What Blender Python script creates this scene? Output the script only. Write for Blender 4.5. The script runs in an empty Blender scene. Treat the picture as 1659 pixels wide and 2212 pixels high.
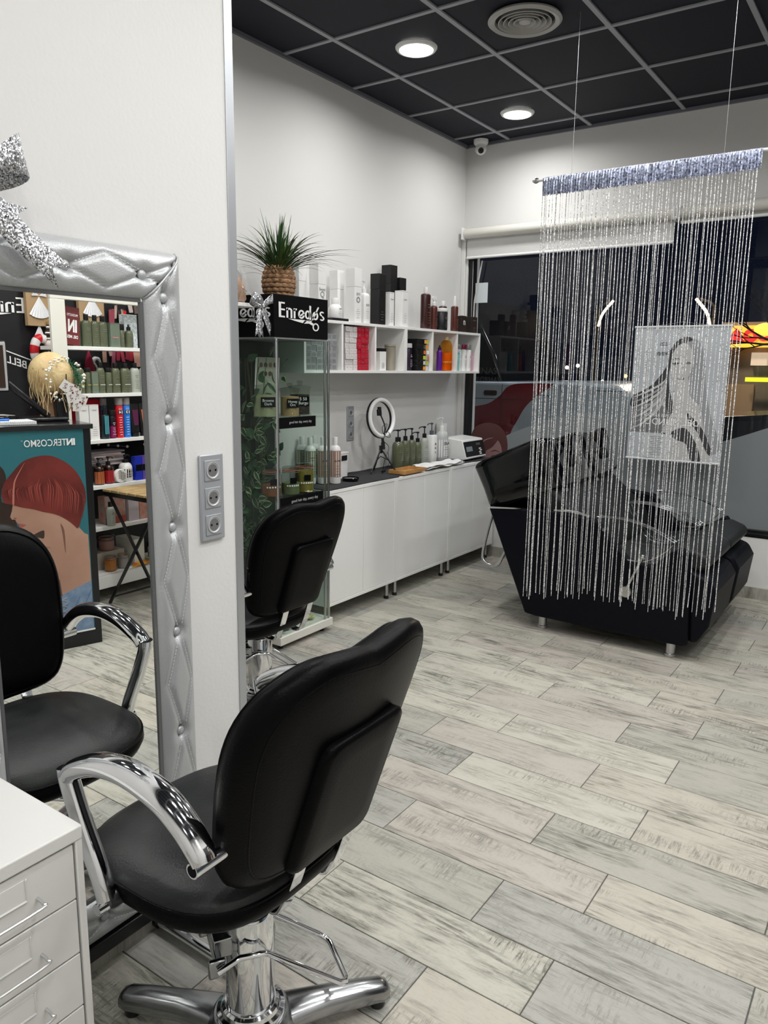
import bpy, bmesh, math, random
from mathutils import Vector, Matrix
R = math.radians
SC = bpy.context.scene
C = SC.collection
rnd = random.Random(7)

# ---------------------------------------------------------------- camera
YAW, PIT, ROL = 0.6054225, 0.1881089, 0.0131314
f_ = Vector((-math.sin(YAW) * math.cos(PIT), math.cos(YAW) * math.cos(PIT), -math.sin(PIT)))
r_ = Vector((math.cos(YAW), math.sin(YAW), 0)); u_ = r_.cross(f_)
r2 = math.cos(ROL) * r_ + math.sin(ROL) * u_
u2 = -math.sin(ROL) * r_ + math.cos(ROL) * u_
cam = bpy.data.cameras.new('camera'); cam_o = bpy.data.objects.new('camera', cam); C.objects.link(cam_o)
cam.sensor_fit = 'VERTICAL'; cam.sensor_height = 36.0; cam.sensor_width = 27.0
cam.lens = 1645.83 / 2212 * 36.0; cam.clip_start = 0.02; cam.clip_end = 400
m = Matrix((r2, u2, -f_)).transposed().to_4x4(); m.translation = (0, 0, 1.45)
cam_o.matrix_world = m
SC.camera = cam_o
# ---------------------------------------------------------------- world (night sky)
w = bpy.data.worlds.new('night'); SC.world = w; w.use_nodes = True
w.node_tree.nodes['Background'].inputs[0].default_value = (0.010, 0.014, 0.030, 1)
w.node_tree.nodes['Background'].inputs[1].default_value = 0.35
SC.view_settings.view_transform = 'Standard'; SC.view_settings.look = 'None'
SC.view_settings.exposure = 0.0; SC.view_settings.gamma = 1.0
SC.view_settings.use_curve_mapping = False
# ---------------------------------------------------------------- lamps of the room; those out of view are added to brighten it
H = 3.055
LAMPS = [(-2.317, 4.783), (-2.317, 3.583), (-1.117, 3.583), (-2.317, 2.383), (-1.117, 2.383), (0.083, 3.583),
         (-0.517, 1.183), (0.083, 2.383), (0.083, 1.183), (0.083, -0.017), (-0.517, -0.617), (0.683, 1.783), (0.683, 2.983), (1.083, 0.583), (0.683, -1.017), (-0.517, 3.583), (-0.517, 2.383)]
LAMP_W = 8.6
for lx, ly in LAMPS:
    l = bpy.data.lights.new('ceiling_lamp_light', 'AREA'); l.shape = 'DISK'; l.size = 0.17; l.energy = LAMP_W; l.spread = R(165)
    l.color = (1.0, 0.99, 0.97)
    o = bpy.data.objects.new('ceiling_lamp_light', l); C.objects.link(o); o.location = (lx, ly, H - 0.022)
for (x, y, z, e, c) in [(-5.5, 7.2, 5.0, 170, (0.85, 0.93, 1.0)), (-1.2, 6.6, 4.0, 70, (0.9, 0.95, 1.0)), (-4.2, 18, 4.5, 500, (1.0, 0.8, 0.6)), (2.5, 9.5, 5.5, 150, (0.9, 0.95, 1.0))]:
    l = bpy.data.lights.new('street_light', 'POINT'); l.energy = e; l.shadow_soft_size = 0.25; l.color = c
    o = bpy.data.objects.new('street_light', l); C.objects.link(o); o.location = (x, y, z)

# ---------------------------------------------------------------- materials
MATS = {}
def mat(name, col=(.8, .8, .8), rough=.5, metal=0.0, noise=None, bump=None, emit=None, trans=0, alpha=1, coat=0, spec=.5, ior=1.45, col2=None, sheen=0):
    """noise=(scale, amount or colour ramp), bump=(kind, scale, strength)"""
    if name in MATS: return MATS[name]
    mt = bpy.data.materials.new(name); mt.use_nodes = True; nt = mt.node_tree; b = nt.nodes['Principled BSDF']
    b.inputs['Base Color'].default_value = (*col, 1); b.inputs['Roughness'].default_value = rough
    b.inputs['Metallic'].default_value = metal; b.inputs['Specular IOR Level'].default_value = spec
    b.inputs['IOR'].default_value = ior
    if trans: b.inputs['Transmission Weight'].default_value = trans
    if coat: b.inputs['Coat Weight'].default_value = coat; b.inputs['Coat Roughness'].default_value = .05
    if alpha < 1: b.inputs['Alpha'].default_value = alpha
    if emit:
        b.inputs['Emission Color'].default_value = (*emit[0], 1); b.inputs['Emission Strength'].default_value = emit[1]
    tc = None
    if noise or bump:
        tc = nt.nodes.new('ShaderNodeTexCoord')
    if noise:
        n = nt.nodes.new('ShaderNodeTexNoise'); n.inputs['Scale'].default_value = noise[0]; n.inputs['Detail'].default_value = 5
        nt.links.new(tc.outputs['Object'], n.inputs['Vector'])
        r = nt.nodes.new('ShaderNodeValToRGB'); r.color_ramp.elements[0].position = .35; r.color_ramp.elements[1].position = .68
        c2 = col2 or tuple(min(1, c * noise[1]) for c in col)
        r.color_ramp.elements[0].color = (*col, 1); r.color_ramp.elements[1].color = (*c2, 1)
        nt.links.new(n.outputs['Fac'], r.inputs['Fac']); nt.links.new(r.outputs['Color'], b.inputs['Base Color'])
    if bump:
        if bump[0] == 'voronoi':
            t = nt.nodes.new('ShaderNodeTexVoronoi'); t.inputs['Scale'].default_value = bump[1]; out = t.outputs['Distance']
        else:
            t = nt.nodes.new('ShaderNodeTexNoise'); t.inputs['Scale'].default_value = bump[1]; t.inputs['Detail'].default_value = 4; out = t.outputs['Fac']
        nt.links.new(tc.outputs['Object'], t.inputs['Vector'])
        bp = nt.nodes.new('ShaderNodeBump'); bp.inputs['Strength'].default_value = bump[2]; bp.inputs['Distance'].default_value = bump[3] if len(bump) > 3 else .002
        nt.links.new(out, bp.inputs['Height']); nt.links.new(bp.outputs['Normal'], b.inputs['Normal'])
    MATS[name] = mt
    return mt

def srgb(r, g, b):
    f = lambda c: (c / 255 / 12.92) if c / 255 <= .04045 else ((c / 255 + .055) / 1.055) ** 2.4
    return (f(r), f(g), f(b))

WALL = mat('wall_paint', (.74, .735, .72), .85, bump=('noise', 160, .12, .001))
WALLR = mat('rough_wall_paint', (.74, .735, .725), .8, bump=('noise', 90, .3, .0015))
WHITE = mat('white_lacquer', (.88, .88, .865), .3)
WHITEP = mat('white_plastic', (.82, .82, .81), .3)
WHITEM = mat('white_matte', (.80, .80, .80), .6)
BLACKP = mat('black_plastic', (.010, .010, .012), .3)
BLACKM = mat('black_matte', (.003, .003, .004), .7, spec=.12)
BLACKG = mat('black_gloss', (.002, .002, .003), .08, coat=.3)
CHROME = mat('chrome', (.80, .81, .83), .07, 1.0)
CHROMED = mat('worn_chrome', (.42, .43, .44), .22, 1.0, noise=(14, .7))
STEEL = mat('brushed_steel', (.55, .56, .57), .3, 1.0)
ALU = mat('aluminium_trim', (.50, .52, .55), .4, .75)
LEATHER = mat('black_leather', (.002, .002, .0025), .36, spec=.08, bump=('voronoi', 260, .22, .0012))
LEATHERS = mat('worn_seat_leather', (.008, .009, .010), .42, spec=.28, noise=(5, 1), col2=(.030, .032, .031), bump=('voronoi', 230, .25, .0012))
LEATHERB = mat('washing_unit_leatherette', (.003, .0035, .007), .5, spec=.15, bump=('noise', 300, .1))
LEATHERG = mat('charcoal_leatherette', (.016, .018, .019), .5, spec=.3, bump=('noise', 260, .1))
SILVER = mat('silver_leatherette', (.50, .515, .525), .42, .35, bump=('voronoi', 330, .28, .0012))
STITCH = mat('stitch_thread', (.75, .76, .77), .6)
DARKCLOTH = mat('dark_cloth', (.035, .035, .038), .9, bump=('noise', 300, .3))
TOWEL = mat('white_towel', (.80, .80, .79), .95, bump=('noise', 240, .6))
CREAM = mat('cream_paint', (.78, .77, .70), .5)
TEXTB = mat('print_black', (.02, .02, .02), .6)
TEXTW = mat('print_white', (.85, .85, .85), .6)
TEXTG = mat('print_grey', (.22, .22, .22), .6)
LIGHT = mat('lit_diffuser', (1, 1, 1), .5, emit=((1, .99, .96), 8))

def glass_mat(name, tint=(1, 1, 1), rough=0.0, fac=None, ior=1.5):
    if name in MATS: return MATS[name]
    mt = bpy.data.materials.new(name); mt.use_nodes = True; nt = mt.node_tree; nt.nodes.clear()
    o = nt.nodes.new('ShaderNodeOutputMaterial'); mx = nt.nodes.new('ShaderNodeMixShader')
    t = nt.nodes.new('ShaderNodeBsdfTransparent'); t.inputs[0].default_value = (*tint, 1)
    g = nt.nodes.new('ShaderNodeBsdfGlossy'); g.inputs['Roughness'].default_value = rough
    fr = nt.nodes.new('ShaderNodeFresnel'); fr.inputs[0].default_value = ior
    ge = nt.nodes.new('ShaderNodeNewGeometry'); iv_ = nt.nodes.new('ShaderNodeMath'); iv_.operation = 'SUBTRACT'; iv_.inputs[0].default_value = 1; nt.links.new(ge.outputs['Backfacing'], iv_.inputs[1])
    mu_ = nt.nodes.new('ShaderNodeMath'); mu_.operation = 'MULTIPLY'; nt.links.new(fr.outputs[0], mu_.inputs[0]); nt.links.new(iv_.outputs[0], mu_.inputs[1])
    nt.links.new(mu_.outputs[0], mx.inputs[0]); nt.links.new(t.outputs[0], mx.inputs[1]); nt.links.new(g.outputs[0], mx.inputs[2])
    nt.links.new(mx.outputs[0], o.inputs[0]); MATS[name] = mt
    return mt
GLASS = glass_mat('clear_glass', (.93, .97, .95), ior=1.35)
WGLASS = glass_mat('window_glass', (.96, .97, .97), ior=1.5)
ACRYL = glass_mat('clear_acrylic', (.96, .97, .97), ior=1.4)
CELLO = glass_mat('cellophane', (.93, .93, .93), rough=.12, ior=1.6)
GJAR = glass_mat('jar_glass', (.90, .93, .90), ior=1.45)

def glitter(name, base=(.62, .64, .70), scale=900, metal=.8, rough=.25, tilt=1.3):
    if name in MATS: return MATS[name]
    mt = bpy.data.materials.new(name); mt.use_nodes = True; nt = mt.node_tree; b = nt.nodes['Principled BSDF']
    b.inputs['Metallic'].default_value = metal; b.inputs['Roughness'].default_value = rough
    tc = nt.nodes.new('ShaderNodeTexCoord'); v = nt.nodes.new('ShaderNodeTexVoronoi'); v.inputs['Scale'].default_value = scale
    nt.links.new(tc.outputs['Object'], v.inputs['Vector'])
    r = nt.nodes.new('ShaderNodeValToRGB'); e = r.color_ramp.elements
    e[0].position = .15; e[0].color = (*[c * .35 for c in base], 1); e[1].position = .8; e[1].color = (*[min(1, c * 1.5) for c in base], 1)
    s = nt.nodes.new('ShaderNodeSeparateColor'); nt.links.new(v.outputs['Color'], s.inputs[0]); nt.links.new(s.outputs[0], r.inputs['Fac'])
    nt.links.new(r.outputs['Color'], b.inputs['Base Color'])
    geo = nt.nodes.new('ShaderNodeNewGeometry'); sub = nt.nodes.new('ShaderNodeVectorMath'); sub.operation = 'SUBTRACT'; sub.inputs[1].default_value = (.5, .5, .5)
    sc = nt.nodes.new('ShaderNodeVectorMath'); sc.operation = 'SCALE'; sc.inputs['Scale'].default_value = tilt
    ad = nt.nodes.new('ShaderNodeVectorMath'); ad.operation = 'ADD'; nm = nt.nodes.new('ShaderNodeVectorMath'); nm.operation = 'NORMALIZE'
    nt.links.new(v.outputs['Color'], sub.inputs[0]); nt.links.new(sub.outputs[0], sc.inputs[0]); nt.links.new(sc.outputs[0], ad.inputs[0])
    nt.links.new(geo.outputs['Normal'], ad.inputs[1]); nt.links.new(ad.outputs[0], nm.inputs[0]); nt.links.new(nm.outputs[0], b.inputs['Normal'])
    MATS[name] = mt
    return mt
GLIT = glitter('silver_glitter', (.60, .61, .64), 420, .7, .3)
STRING = glitter('curtain_lurex', (.95, .96, 1.0), 260, .15, .3, .9)
HEADER = glitter('curtain_header_lurex', (.36, .39, .50), 160, .35, .4, .45)

AMBG = glass_mat('amber_clear', (.95, .70, .28), ior=1.3)
def plank_mat():
    mt = bpy.data.materials.new('weathered_plank_tile'); mt.use_nodes = True; nt = mt.node_tree; b = nt.nodes['Principled BSDF']
    N = lambda t: nt.nodes.new('ShaderNode' + t); L = nt.links.new
    tc = N('TexCoord'); oi = N('ObjectInfo'); ml = N('Math'); ml.operation = 'MULTIPLY'; ml.inputs[1].default_value = 37.0
    L(oi.outputs['Random'], ml.inputs[0])
    cb = N('CombineXYZ'); L(ml.outputs[0], cb.inputs[2]); L(ml.outputs[0], cb.inputs[0])
    ad = N('VectorMath'); ad.operation = 'ADD'; L(tc.outputs['Object'], ad.inputs[0]); L(cb.outputs[0], ad.inputs[1])
    def noise(sx, sy, scale, detail=6, rough=.65, dist=0.0):
        mp = N('Mapping'); mp.inputs['Scale'].default_value = (sx, sy, 1); L(ad.outputs[0], mp.inputs[0])
        n = N('TexNoise'); n.inputs['Scale'].default_value = scale; n.inputs['Detail'].default_value = detail
        n.inputs['Roughness'].default_value = rough; n.inputs['Distortion'].default_value = dist; L(mp.outputs[0], n.inputs['Vector']); return n.outputs['Fac']
    def ramp(x, p0, p1, c0=(0, 0, 0, 1), c1=(1, 1, 1, 1)):
        r = N('ValToRGB'); r.color_ramp.elements[0].position = p0; r.color_ramp.elements[1].position = p1
        r.color_ramp.elements[0].color = c0; r.color_ramp.elements[1].color = c1; L(x, r.inputs[0]); return r.outputs[0]
    def mth(op, a, c):
        q = N('Math'); q.operation = op
        for i, x in enumerate((a, c)):
            if isinstance(x, (int, float)): q.inputs[i].default_value = x
            else: L(x, q.inputs[i])
        q.use_clamp = True
        return q.outputs[0]
    def mixc(fac, a, c):
        q = N('Mix'); q.data_type = 'RGBA'
        L(fac, q.inputs[0])
        for i, x in ((6, a), (7, c)):
            if isinstance(x, tuple): q.inputs[i].default_value = x
            else: L(x, q.inputs[i])
        return q.outputs[2]
    tint = N('ValToRGB'); e = tint.color_ramp.elements; tint.color_ramp.interpolation = 'CONSTANT'
    cols = [(0, (186, 184, 172)), (.22, (172, 170, 160)), (.38, (182, 176, 167)), (.55, (190, 187, 175)), (.72, (168, 167, 160)), (.86, (185, 180, 168))]
    e[0].color = (*srgb(*cols[0][1]), 1); e[0].position = 0; e[1].position = cols[1][0]; e[1].color = (*srgb(*cols[1][1]), 1)
    for p, c in cols[2:]:
        x = e.new(p); x.color = (*srgb(*c), 1)
    L(oi.outputs['Random'], tint.inputs[0])
    streak = ramp(noise(2.2, 22, 3.2, 9, .74, .45), .44, .60)           # grain along the plank
    patch = ramp(noise(3, 9, 1.3, 4, .6), .40, .58)
    gr = mth('MULTIPLY', streak, patch)
    saw = ramp(noise(46, 5, 2.6, 6, .78, .2), .48, .60)                 # saw marks across
    p2 = ramp(noise(1.5, 6, 1.7, 3, .5), .50, .62)
    sawp = mth('MULTIPLY', saw, p2)
    fine = ramp(noise(14, 60, 4, 8, .8, .3), .50, .75)
    r2_ = N('Math'); r2_.operation = 'FRACT'; q = N('Math'); q.operation = 'MULTIPLY'; q.inputs[1].default_value = 13.7; L(oi.outputs['Random'], q.inputs[0]); L(q.outputs[0], r2_.inputs[0])
    amt = mth('ADD', mth('MULTIPLY', r2_.outputs[0], .50), .48)
    f1 = mth('MULTIPLY', mth('MAXIMUM', mth('MULTIPLY', gr, .95), mth('MULTIPLY', sawp, .9)), amt)
    f2 = mth('ADD', f1, mth('MULTIPLY', fine, .32))
    c = mixc(f2, tint.outputs[0], (*srgb(92, 92, 82), 1))
    L(c, b.inputs['Base Color']); b.inputs['Roughness'].default_value = .5; b.inputs['Specular IOR Level'].default_value = .35
    bp = N('Bump'); bp.inputs['Strength'].default_value = .25; bp.inputs['Distance'].default_value = .001; bp.invert = True
    L(f2, bp.inputs['Height']); L(bp.outputs[0], b.inputs['Normal'])
    return mt
PLANK = plank_mat()
GROUT = mat('floor_grout', (.10, .10, .095), .9)

# ---------------------------------------------------------------- mesh helpers
def cr(pts, n=8, closed=False):
    """Catmull-Rom through pts"""
    P = [Vector(p) for p in pts]; out = []; N_ = len(P)
    rng = range(N_) if closed else range(N_ - 1)
    for i in rng:
        if closed: a, b, c, d = P[(i - 1) % N_], P[i], P[(i + 1) % N_], P[(i + 2) % N_]
        else:
            a = P[i - 1] if i else P[0] * 2 - P[1]; b = P[i]; c = P[i + 1]; d = P[i + 2] if i + 2 < N_ else P[-1] * 2 - P[-2]
        for k in range(n):
            t = k / n
            out.append(.5 * ((2 * b) + (c - a) * t + (2 * a - 5 * b + 4 * c - d) * t * t + (3 * b - a - 3 * c + d) * t ** 3))
    if not closed: out.append(P[-1])
    return out

TXT = {}
def text_geo(body, bold=0.0, shear=0.0, spacing=1.0):
    k = (body, bold, shear, spacing)
    if k in TXT: return TXT[k]
    cu = bpy.data.curves.new('t', 'FONT'); cu.body = body; cu.size = 1; cu.offset = bold; cu.shear = shear; cu.space_character = spacing
    cu.resolution_u = 3; cu.align_x = 'CENTER'; cu.align_y = 'CENTER'; cu.space_line = .9
    ob = bpy.data.objects.new('t', cu); C.objects.link(ob)
    dg = bpy.context.evaluated_depsgraph_get(); me = bpy.data.meshes.new_from_object(ob.evaluated_get(dg))
    vs = [tuple(v.co[:2]) for v in me.vertices]; fs = [tuple(p.vertices) for p in me.polygons]
    bpy.data.objects.remove(ob); bpy.data.curves.remove(cu); bpy.data.meshes.remove(me)
    x0 = min(v[0] for v in vs); x1 = max(v[0] for v in vs); y0 = min(v[1] for v in vs); y1 = max(v[1] for v in vs)
    vs = [((v[0] - (x0 + x1) / 2) / (x1 - x0), (v[1] - (y0 + y1) / 2) / (y1 - y0)) for v in vs]
    TXT[k] = (vs, fs, (x1 - x0) / (y1 - y0))
    return TXT[k]

class MB:
    def __init__(s): s.v = []; s.f = []; s.m = []; s.mi = 0
    def add(s, vs, fs):
        o = len(s.v); s.v += [Vector(v) for v in vs]; s.f += [tuple(i + o for i in f) for f in fs]; s.m += [s.mi] * len(fs); return s
    def box(s, x0, x1, y0, y1, z0, z1):
        return s.add([(x0, y0, z0), (x1, y0, z0), (x1, y1, z0), (x0, y1, z0), (x0, y0, z1), (x1, y0, z1), (x1, y1, z1), (x0, y1, z1)],
                     [(0, 3, 2, 1), (4, 5, 6, 7), (0, 1, 5, 4), (1, 2, 6, 5), (2, 3, 7, 6), (3, 0, 4, 7)])
    def obox(s, c, X, Y, Z):
        """oriented box, centre and half vectors"""
        c, X, Y, Z = map(Vector, (c, X, Y, Z)); vs = [c + a * X + b * Y + d * Z for d in (-1, 1) for a, b in ((-1, -1), (1, -1), (1, 1), (-1, 1))]
        return s.add(vs, [(0, 3, 2, 1), (4, 5, 6, 7), (0, 1, 5, 4), (1, 2, 6, 5), (2, 3, 7, 6), (3, 0, 4, 7)])
    def tube(s, pts, r, n=8, closed=False, up=None, flat=1.0):
        P = [Vector(p) for p in pts]; N_ = len(P); rs = r if isinstance(r, (list, tuple)) else [r] * N_
        T = []
        for i in range(N_):
            a = P[(i - 1) % N_] if (closed or i) else P[0]; b = P[(i + 1) % N_] if (closed or i < N_ - 1) else P[-1]
            T.append((b - a).normalized())
        nrm = Vector(up) if up else (Vector((0, 0, 1)) if abs(T[0].z) < .9 else Vector((1, 0, 0)))
        nrm = (nrm - T[0] * nrm.dot(T[0])).normalized(); vs = []
        for i in range(N_):
            if i: nrm = (nrm - T[i] * nrm.dot(T[i])).normalized()
            bn = T[i].cross(nrm)
            for k in range(n):
                a = 2 * math.pi * k / n
                vs.append(P[i] + rs[i] * (math.cos(a) * nrm + math.sin(a) * bn * flat))
        fs = []
        for i in range(N_ if closed else N_ - 1):
            j = (i + 1) % N_
            for k in range(n): fs.append((i * n + k, i * n + (k + 1) % n, j * n + (k + 1) % n, j * n + k))
        if not closed: fs += [tuple(range(n))[::-1], tuple((N_ - 1) * n + k for k in range(n))]
        return s.add(vs, fs)
    def lathe(s, prof, c=(0, 0, 0), n=20, sx=1, sy=1, axis=None, pw=2, cap=True):
        c = Vector(c); vs = []; fs = []
        for (r, z) in prof:
            for k in range(n):
                a = 2 * math.pi * k / n; ca, sa = math.cos(a), math.sin(a)
                if pw != 2:
                    ca = math.copysign(abs(ca) ** (2 / pw), ca); sa = math.copysign(abs(sa) ** (2 / pw), sa)
                p = Vector((r * ca * sx, r * sa * sy, z))
                if axis == 'x': p = Vector((p.z, p.x, p.y))
                if axis == 'y': p = Vector((p.y, p.z, p.x))
                vs.append(c + p)
        for i in range(len(prof) - 1):
            for k in range(n): fs.append((i * n + k, i * n + (k + 1) % n, (i + 1) * n + (k + 1) % n, (i + 1) * n + k))
        if cap and prof[0][0] > 1e-6: fs.append(tuple(range(n))[::-1])
        if cap and prof[-1][0] > 1e-6: fs.append(tuple((len(prof) - 1) * n + k for k in range(n)))
        return s.add(vs, fs)
    def ball(s, c, r, n=12, sc=(1, 1, 1)):
        m_ = max(4, n // 2); pr = [(r * math.sin(math.pi * i / m_) + (1e-5 if i in (0, m_) else 0), -r * math.cos(math.pi * i / m_)) for i in range(m_ + 1)]
        o = len(s.v); s.lathe(pr, (0, 0, 0), n)
        for i in range(o, len(s.v)):
            v = s.v[i]; s.v[i] = Vector((v.x * sc[0], v.y * sc[1], v.z * sc[2])) + Vector(c)
        return s
    def prism(s, poly, a0, a1, axis='y'):
        """extrude a 2-D outline: axis y -> poly (x,z); axis x -> (y,z); axis z -> (x,y)"""
        f = {'y': lambda p, a: (p[0], a, p[1]), 'x': lambda p, a: (a, p[0], p[1]), 'z': lambda p, a: (p[0], p[1], a)}[axis]
        n = len(poly); vs = [f(p, a0) for p in poly] + [f(p, a1) for p in poly]
        return s.add(vs, [tuple(range(n)), tuple(range(2 * n - 1, n - 1, -1))] + [(i, i + n, (i + 1) % n + n, (i + 1) % n) for i in range(n)])
    def rings(s, rings_, cap0=True, cap1=True):
        n = len(rings_[0]); vs = [p for r in rings_ for p in r]; fs = []
        for i in range(len(rings_) - 1):
            for k in range(n): fs.append((i * n + k, i * n + (k + 1) % n, (i + 1) * n + (k + 1) % n, (i + 1) * n + k))
        if cap0: fs.append(tuple(range(n))[::-1])
        if cap1: fs.append(tuple((len(rings_) - 1) * n + k for k in range(n)))
        return s.add(vs, fs)
    def text(s, body, c, right, up, w=None, h=None, bold=0.0, lift=0.0006, shear=0.0, spacing=1.0):
        """flat lettering centred on c; right and up are the reading directions; w/h overall size"""
        vs, fs, asp = text_geo(body, bold, shear, spacing); c = Vector(c); r = Vector(right).normalized(); u = Vector(up).normalized(); n = r.cross(u)
        if w is None: w = h * asp
        if h is None: h = w / asp
        return s.add([c + r * v[0] * w + u * v[1] * h + n * lift for v in vs], fs)
    def flat(s, poly, o, right, up, lift=0.0):
        o = Vector(o); r = Vector(right); u = Vector(up); n = r.normalized().cross(u.normalized())
        return s.add([o + r * p[0] + u * p[1] + n * lift for p in poly], [tuple(range(len(poly)))])
    def xf(s, M, start=0):
        for i in range(start, len(s.v)): s.v[i] = M @ s.v[i]
        return s
    def build(s, name, mats, parent=None, bevel=0, off=None, smooth=35, seg=2):
        me = bpy.data.meshes.new(name)
        o3 = Vector(off) if off is not None else (ORG.get(parent.name, Vector((0, 0, 0))) if parent is not None else Vector((0, 0, 0)))
        me.from_pydata([tuple(v - o3) for v in s.v], [], s.f)
        if not isinstance(mats, (list, tuple)): mats = [mats]
        for q in mats: me.materials.append(q)
        if len(mats) > 1: me.polygons.foreach_set('material_index', s.m)
        if smooth:
            me.polygons.foreach_set('use_smooth', [True] * len(me.polygons)); me.set_sharp_from_angle(angle=R(smooth))
        me.update()
        bm = bmesh.new(); bm.from_mesh(me)
        bmesh.ops.recalc_face_normals(bm, faces=bm.faces); bm.to_mesh(me); bm.free()
        ob = bpy.data.objects.new(name, me); C.objects.link(ob)
        if parent is not None: ob.parent = parent; ORG[ob.name] = o3
        if bevel:
            bv = ob.modifiers.new('bevel', 'BEVEL'); bv.width = bevel; bv.segments = seg; bv.limit_method = 'ANGLE'; bv.angle_limit = R(40)
        return ob
ORG = {}
def thing(name, label, cat, loc=(0, 0, 0), group=None):
    o = bpy.data.objects.new(name, None); C.objects.link(o); o.location = loc; o.empty_display_size = .05
    ORG[o.name] = Vector(loc); o['label'] = label; o['category'] = cat
    if group: o['group'] = group
    return o
def tag(o, label, cat, group=None):
    o['label'] = label; o['category'] = cat
    if group: o['group'] = group
    return o
def struct(o): o['kind'] = 'structure'; return o
def stuff(o): o['kind'] = 'stuff'; return o
def single(mb, name, m_, label, cat, loc, group=None, bevel=0, smooth=35):
    """a thing that is one mesh; mb in world coordinates, origin at loc"""
    o = mb.build(name, m_, None, bevel, off=loc, smooth=smooth); o.location = loc
    return tag(o, label, cat, group)
def dup(root, loc, rz=0, label=None, group=None):
    def cp(o, par):
        c = o.copy(); C.objects.link(c)
        if par is not None: c.parent = par
        for ch in [x for x in bpy.data.objects if x.parent is o]: cp(ch, c)
        return c
    c = cp(root, None); c.location = loc; c.rotation_euler = (0, 0, rz); ORG[c.name] = Vector(loc)
    if label: c['label'] = label
    if group: c['group'] = group
    return c
def superell(a, b, n=4.0, k=40, c=(0, 0)):
    out = []
    for i in range(k):
        t = 2 * math.pi * i / k; ct, st = math.cos(t), math.sin(t)
        out.append((c[0] + a * math.copysign(abs(ct) ** (2 / n), ct), c[1] + b * math.copysign(abs(st) ** (2 / n), st)))
    return out
def rrect(x0, x1, y0, y1, r, k=4):
    out = []
    for cx, cy, a0 in ((x1 - r, y1 - r, 0), (x0 + r, y1 - r, 90), (x0 + r, y0 + r, 180), (x1 - r, y0 + r, 270)):
        for i in range(k + 1):
            a = R(a0 + 90 * i / k); out.append((cx + r * math.cos(a), cy + r * math.sin(a)))
    return out
# ================================================================ SETTING
XL, XM, XR, YW, YB = -2.965, -1.49, 1.45, 5.30, -1.9
# floor slab (grout) with each plank tile a part
fl = MB(); fl.box(XL, XR, YB, YW, -.08, -.0035); floor = struct(fl.build('floor', GROUT)); ORG['floor'] = Vector((0, 0, 0))
PW, PL, G = .2025, .6635, .0015
plank_me = {}
def plank(x0, x1, y0, y1):
    w, d = x1 - x0, y1 - y0
    key = (round(w, 3), round(d, 3))
    if key not in plank_me:
        b = .0012; mb = MB(); a = w / 2 - G; c = d / 2 - G
        mb.add([(-a, -c, -.004), (a, -c, -.004), (a, c, -.004), (-a, c, -.004), (-a, -c, -b), (a, -c, -b), (a, c, -b), (-a, c, -b),
                (-a + b, -c + b, 0), (a - b, -c + b, 0), (a - b, c - b, 0), (-a + b, c - b, 0)],
               [(0, 1, 5, 4), (1, 2, 6, 5), (2, 3, 7, 6), (3, 0, 4, 7), (4, 5, 9, 8), (5, 6, 10, 9), (6, 7, 11, 10), (7, 4, 8, 11), (8, 9, 10, 11)])
        o = mb.build('plank', PLANK, floor, smooth=0); plank_me[key] = o.data
    else:
        o = bpy.data.objects.new('plank', plank_me[key]); C.objects.link(o); o.parent = floor
    o.location = ((x0 + x1) / 2, (y0 + y1) / 2, 0)
for k in range(-19, 18):
    y0, y1 = 1.82 + PW * k, 1.82 + PW * (k + 1)
    y0 = max(y0, YB); y1 = min(y1, YW)
    if y1 - y0 < .02: continue
    ph = -1.248 if k % 2 == 0 else -.831
    if k % 4 in (3,): ph += .01
    xs = [ph + PL * j for j in range(-6, 8)]; xs = [x for x in xs if XL + .03 < x < XR - .03]; xs = [XL] + xs + [XR]
    for a, b in zip(xs, xs[1:]): plank(a, b, y0, y1)
# ceiling
NAVY = mat('navy_ceiling_tile', (.0045, .006, .014), .75, bump=('noise', 500, .3, .001))
GRID = mat('grid_bar_paint', (.34, .35, .38), .5)
cl = MB(); cl.box(XL, XR, YB, YW, H + .02, H + .12); ceil = struct(cl.build('ceiling', BLACKM)); ORG['ceiling'] = Vector((0, 0, 0))
gx = [-2.617 + .6 * i for i in range(7)]; gy = [2.683 + .6 * j for j in range(-8, 5)]
gy = [y for y in gy if y > YB + .05]
xe = [XL] + gx + [XR]; ye = [YB] + gy + [YW]
for i in range(len(xe) - 1):
    for j in range(len(ye) - 1):
        x0, x1, y0, y1 = xe[i], xe[i + 1], ye[j], ye[j + 1]
        t = MB(); t.box(x0 + .004, x1 - .004, y0 + .004, y1 - .004, H + .006, H + .02); t.build('ceiling_tile', NAVY, ceil, smooth=0)
for x in gx:
    t = MB(); t.box(x - .012, x + .012, YB, YW, H - .002, H + .014); t.build('grid_bar', GRID, ceil, smooth=0)
for y in gy:
    t = MB(); t.box(XL, XR, y - .0115, y + .0115, H - .001, H + .013); t.build('grid_bar', GRID, ceil, smooth=0)
t = MB(); t.box(XL, XL + .02, YB, YW, H - .012, H + .01); t.box(XL, XR, YW - .02, YW, H - .012, H + .01); struct(t.build('trim_1', mat('perimeter_trim', (.16, .16, .19), .5), smooth=0))
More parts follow.
